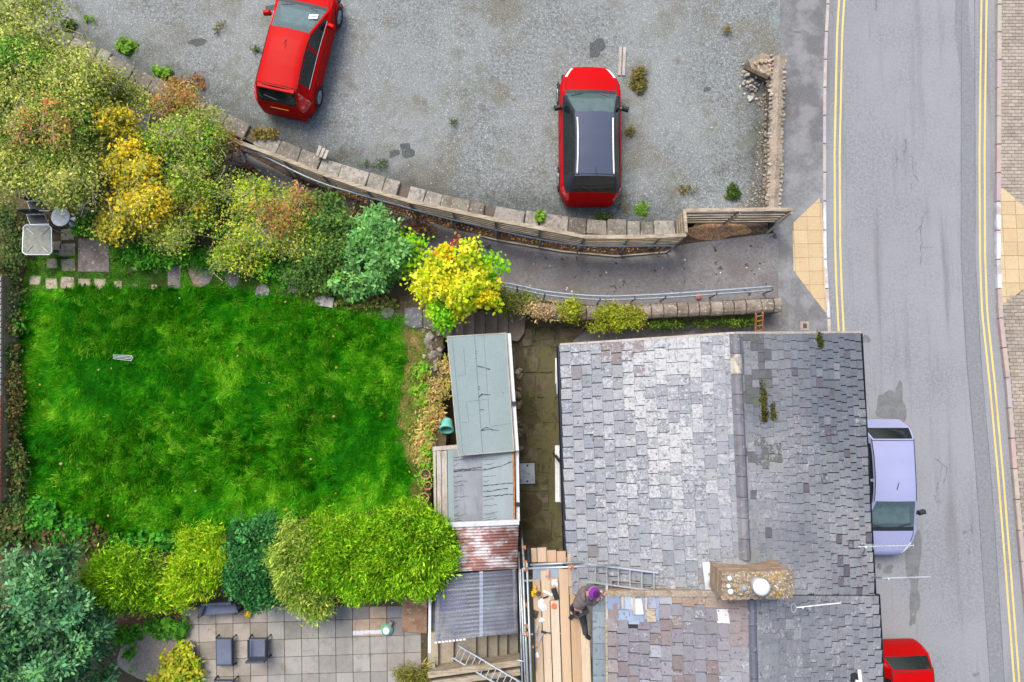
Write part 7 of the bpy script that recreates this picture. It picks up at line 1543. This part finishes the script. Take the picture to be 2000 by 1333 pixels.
def fan_tufts(name, label, polypx, n, z, cols, seed):
    """longer grass lying in fans and swirls"""
    r = np.random.default_rng(seed); pw = [(p.x, p.y) for p in pxpoly(polypx, z)]; xs = [p[0] for p in pw]; ys = [p[1] for p in pw]
    cx = r.uniform(min(xs), max(xs), n * 2); cy = r.uniform(min(ys), max(ys), n * 2); m = in_poly(cx, cy, pw) & (vnoise(cx, cy, .55, 21) > r.uniform(.3, .75, n * 2)); cx, cy = cx[m][:n], cy[m][:n]; n = len(cx); kb = 55
    dirn = vnoise(cx, cy, .5, 22) * 12; spread = r.uniform(.3, 1.3, n); R_ = r.uniform(.1, .34, n)
    a = np.repeat(dirn, kb) + r.normal(size=n * kb) * np.repeat(spread, kb); L = r.uniform(.07, .17, n * kb) * np.repeat(r.uniform(.7, 1.3, n), kb); off_ = r.uniform(0, 1, n * kb) ** .7 * np.repeat(R_, kb) * .6; oa = r.uniform(0, 6.28, n * kb)
    x = np.repeat(cx, kb) + off_ * np.cos(oa); y = np.repeat(cy, kb) + off_ * np.sin(oa); dx, dy = np.cos(a), np.sin(a); wd = .008
    V = np.empty((n * kb, 4, 3)); z0 = z + .05
    V[:, 0] = np.stack([x + dy * wd, y - dx * wd, np.full(n * kb, z0)], 1); V[:, 1] = np.stack([x - dy * wd, y + dx * wd, np.full(n * kb, z0)], 1)
    mz = z0 + L * .45; V[:, 2] = np.stack([x + dx * L * .55 - dy * wd * .8, y + dy * L * .55 + dx * wd * .8, mz], 1); V[:, 3] = np.stack([x + dx * L, y + dy * L, mz - L * .08], 1)
    pa = pal(cols, 1.55); c = pa[np.repeat(r.integers(0, len(pa), n), kb)] * r.uniform(.6, 1.3, (n * kb, 1))
    o = bpy.data.objects.new(name, fast_mesh(name, V.reshape(-1, 3), np.arange(n * kb * 4).reshape(-1, 4), np.repeat(c, 4, 0), M['grass'])); put(o); return tag(o, label, 'grass', kind='stuff')
fan_tufts('grass_tufts', 'longer bright green grass lying in fans across the lawn', LAWN, 2000, ZG, [(76, 164, 18), (104, 184, 30), (136, 200, 50), (56, 148, 14), (44, 136, 12), (90, 172, 24)], 12)
# fallen leaves and loose stones
def scatter(name, label, cat, n, polypx, zf, cols, size, asp, mat, seed):
    r = np.random.default_rng(seed); us = [p[0] for p in polypx]; vs2 = [p[1] for p in polypx]; pts = []
    while len(pts) < n:
        u, v = r.uniform(min(us), max(us)), r.uniform(min(vs2), max(vs2))
        if inside((u, v), polypx): pts.append(tuple(P(u, v, zf(u))))
    p = np.array(pts); nr = np.array([0, 0, 1.0]) + r.normal(size=p.shape) * .25; c = pal(cols)[r.integers(0, len(cols), n)]
    return tag(leaf_soup(name, p, nr, size * r.uniform(.5, 1.4, n), asp, c, M[mat]), label, cat, kind='stuff')
scatter('fallen_leaves', 'few pale and yellow fallen leaves on the lawn', 'leaves', 34, LAWN, lambda u: ZG + .12, [(170, 146, 110), (170, 146, 60), (150, 150, 90), (170, 116, 80)], .075, .8, 'leaf', 5)
scatter('path_leaves', 'brown and pale fallen leaves along the path verge', 'leaves', 700, [(640, 385), (800, 428), (968, 462), (1100, 486), (1205, 494), (1300, 486), (1300, 478), (1205, 482), (1100, 474), (960, 448), (800, 410), (640, 366)], lambda u: zpath(u) + .03, [(120, 84, 60), (96, 66, 50), (170, 130, 90), (140, 120, 60)], .06, .7, 'leaf', 6)
scatter('path_leaf_specks', 'sparse pale leaves lying on the asphalt footpath', 'leaves', 40, [(700, 440), (968, 475), (1205, 505), (1500, 480), (1500, 570), (1172, 585), (971, 560), (700, 470)], lambda u: zpath(u) + .02, [(216, 206, 180), (190, 170, 110), (60, 56, 56)], .06, .8, 'leaf', 7)
scatter('loose_chippings', 'pale loose stone chippings scattered over the car park gravel', 'stones', 420, [(150, 60), (560, 0), (1500, 0), (1495, 400), (1330, 420), (900, 385), (500, 250)], lambda u: zcar(u) + .012, [(150, 150, 146), (130, 124, 118), (100, 100, 100), (140, 132, 122)], .035, .8, 'tile_attr', 8)
scatter('wall_rubble_chips', 'small stone chips at the foot of the rubble wall', 'stones', 260, [(1478, 190), (1496, 190), (1496, 405), (1430, 415), (1455, 380), (1478, 330)], lambda u: zcar(u) + .02, [(150, 132, 116), (132, 118, 104), (104, 98, 90)], .05, .8, 'tile_attr', 9)
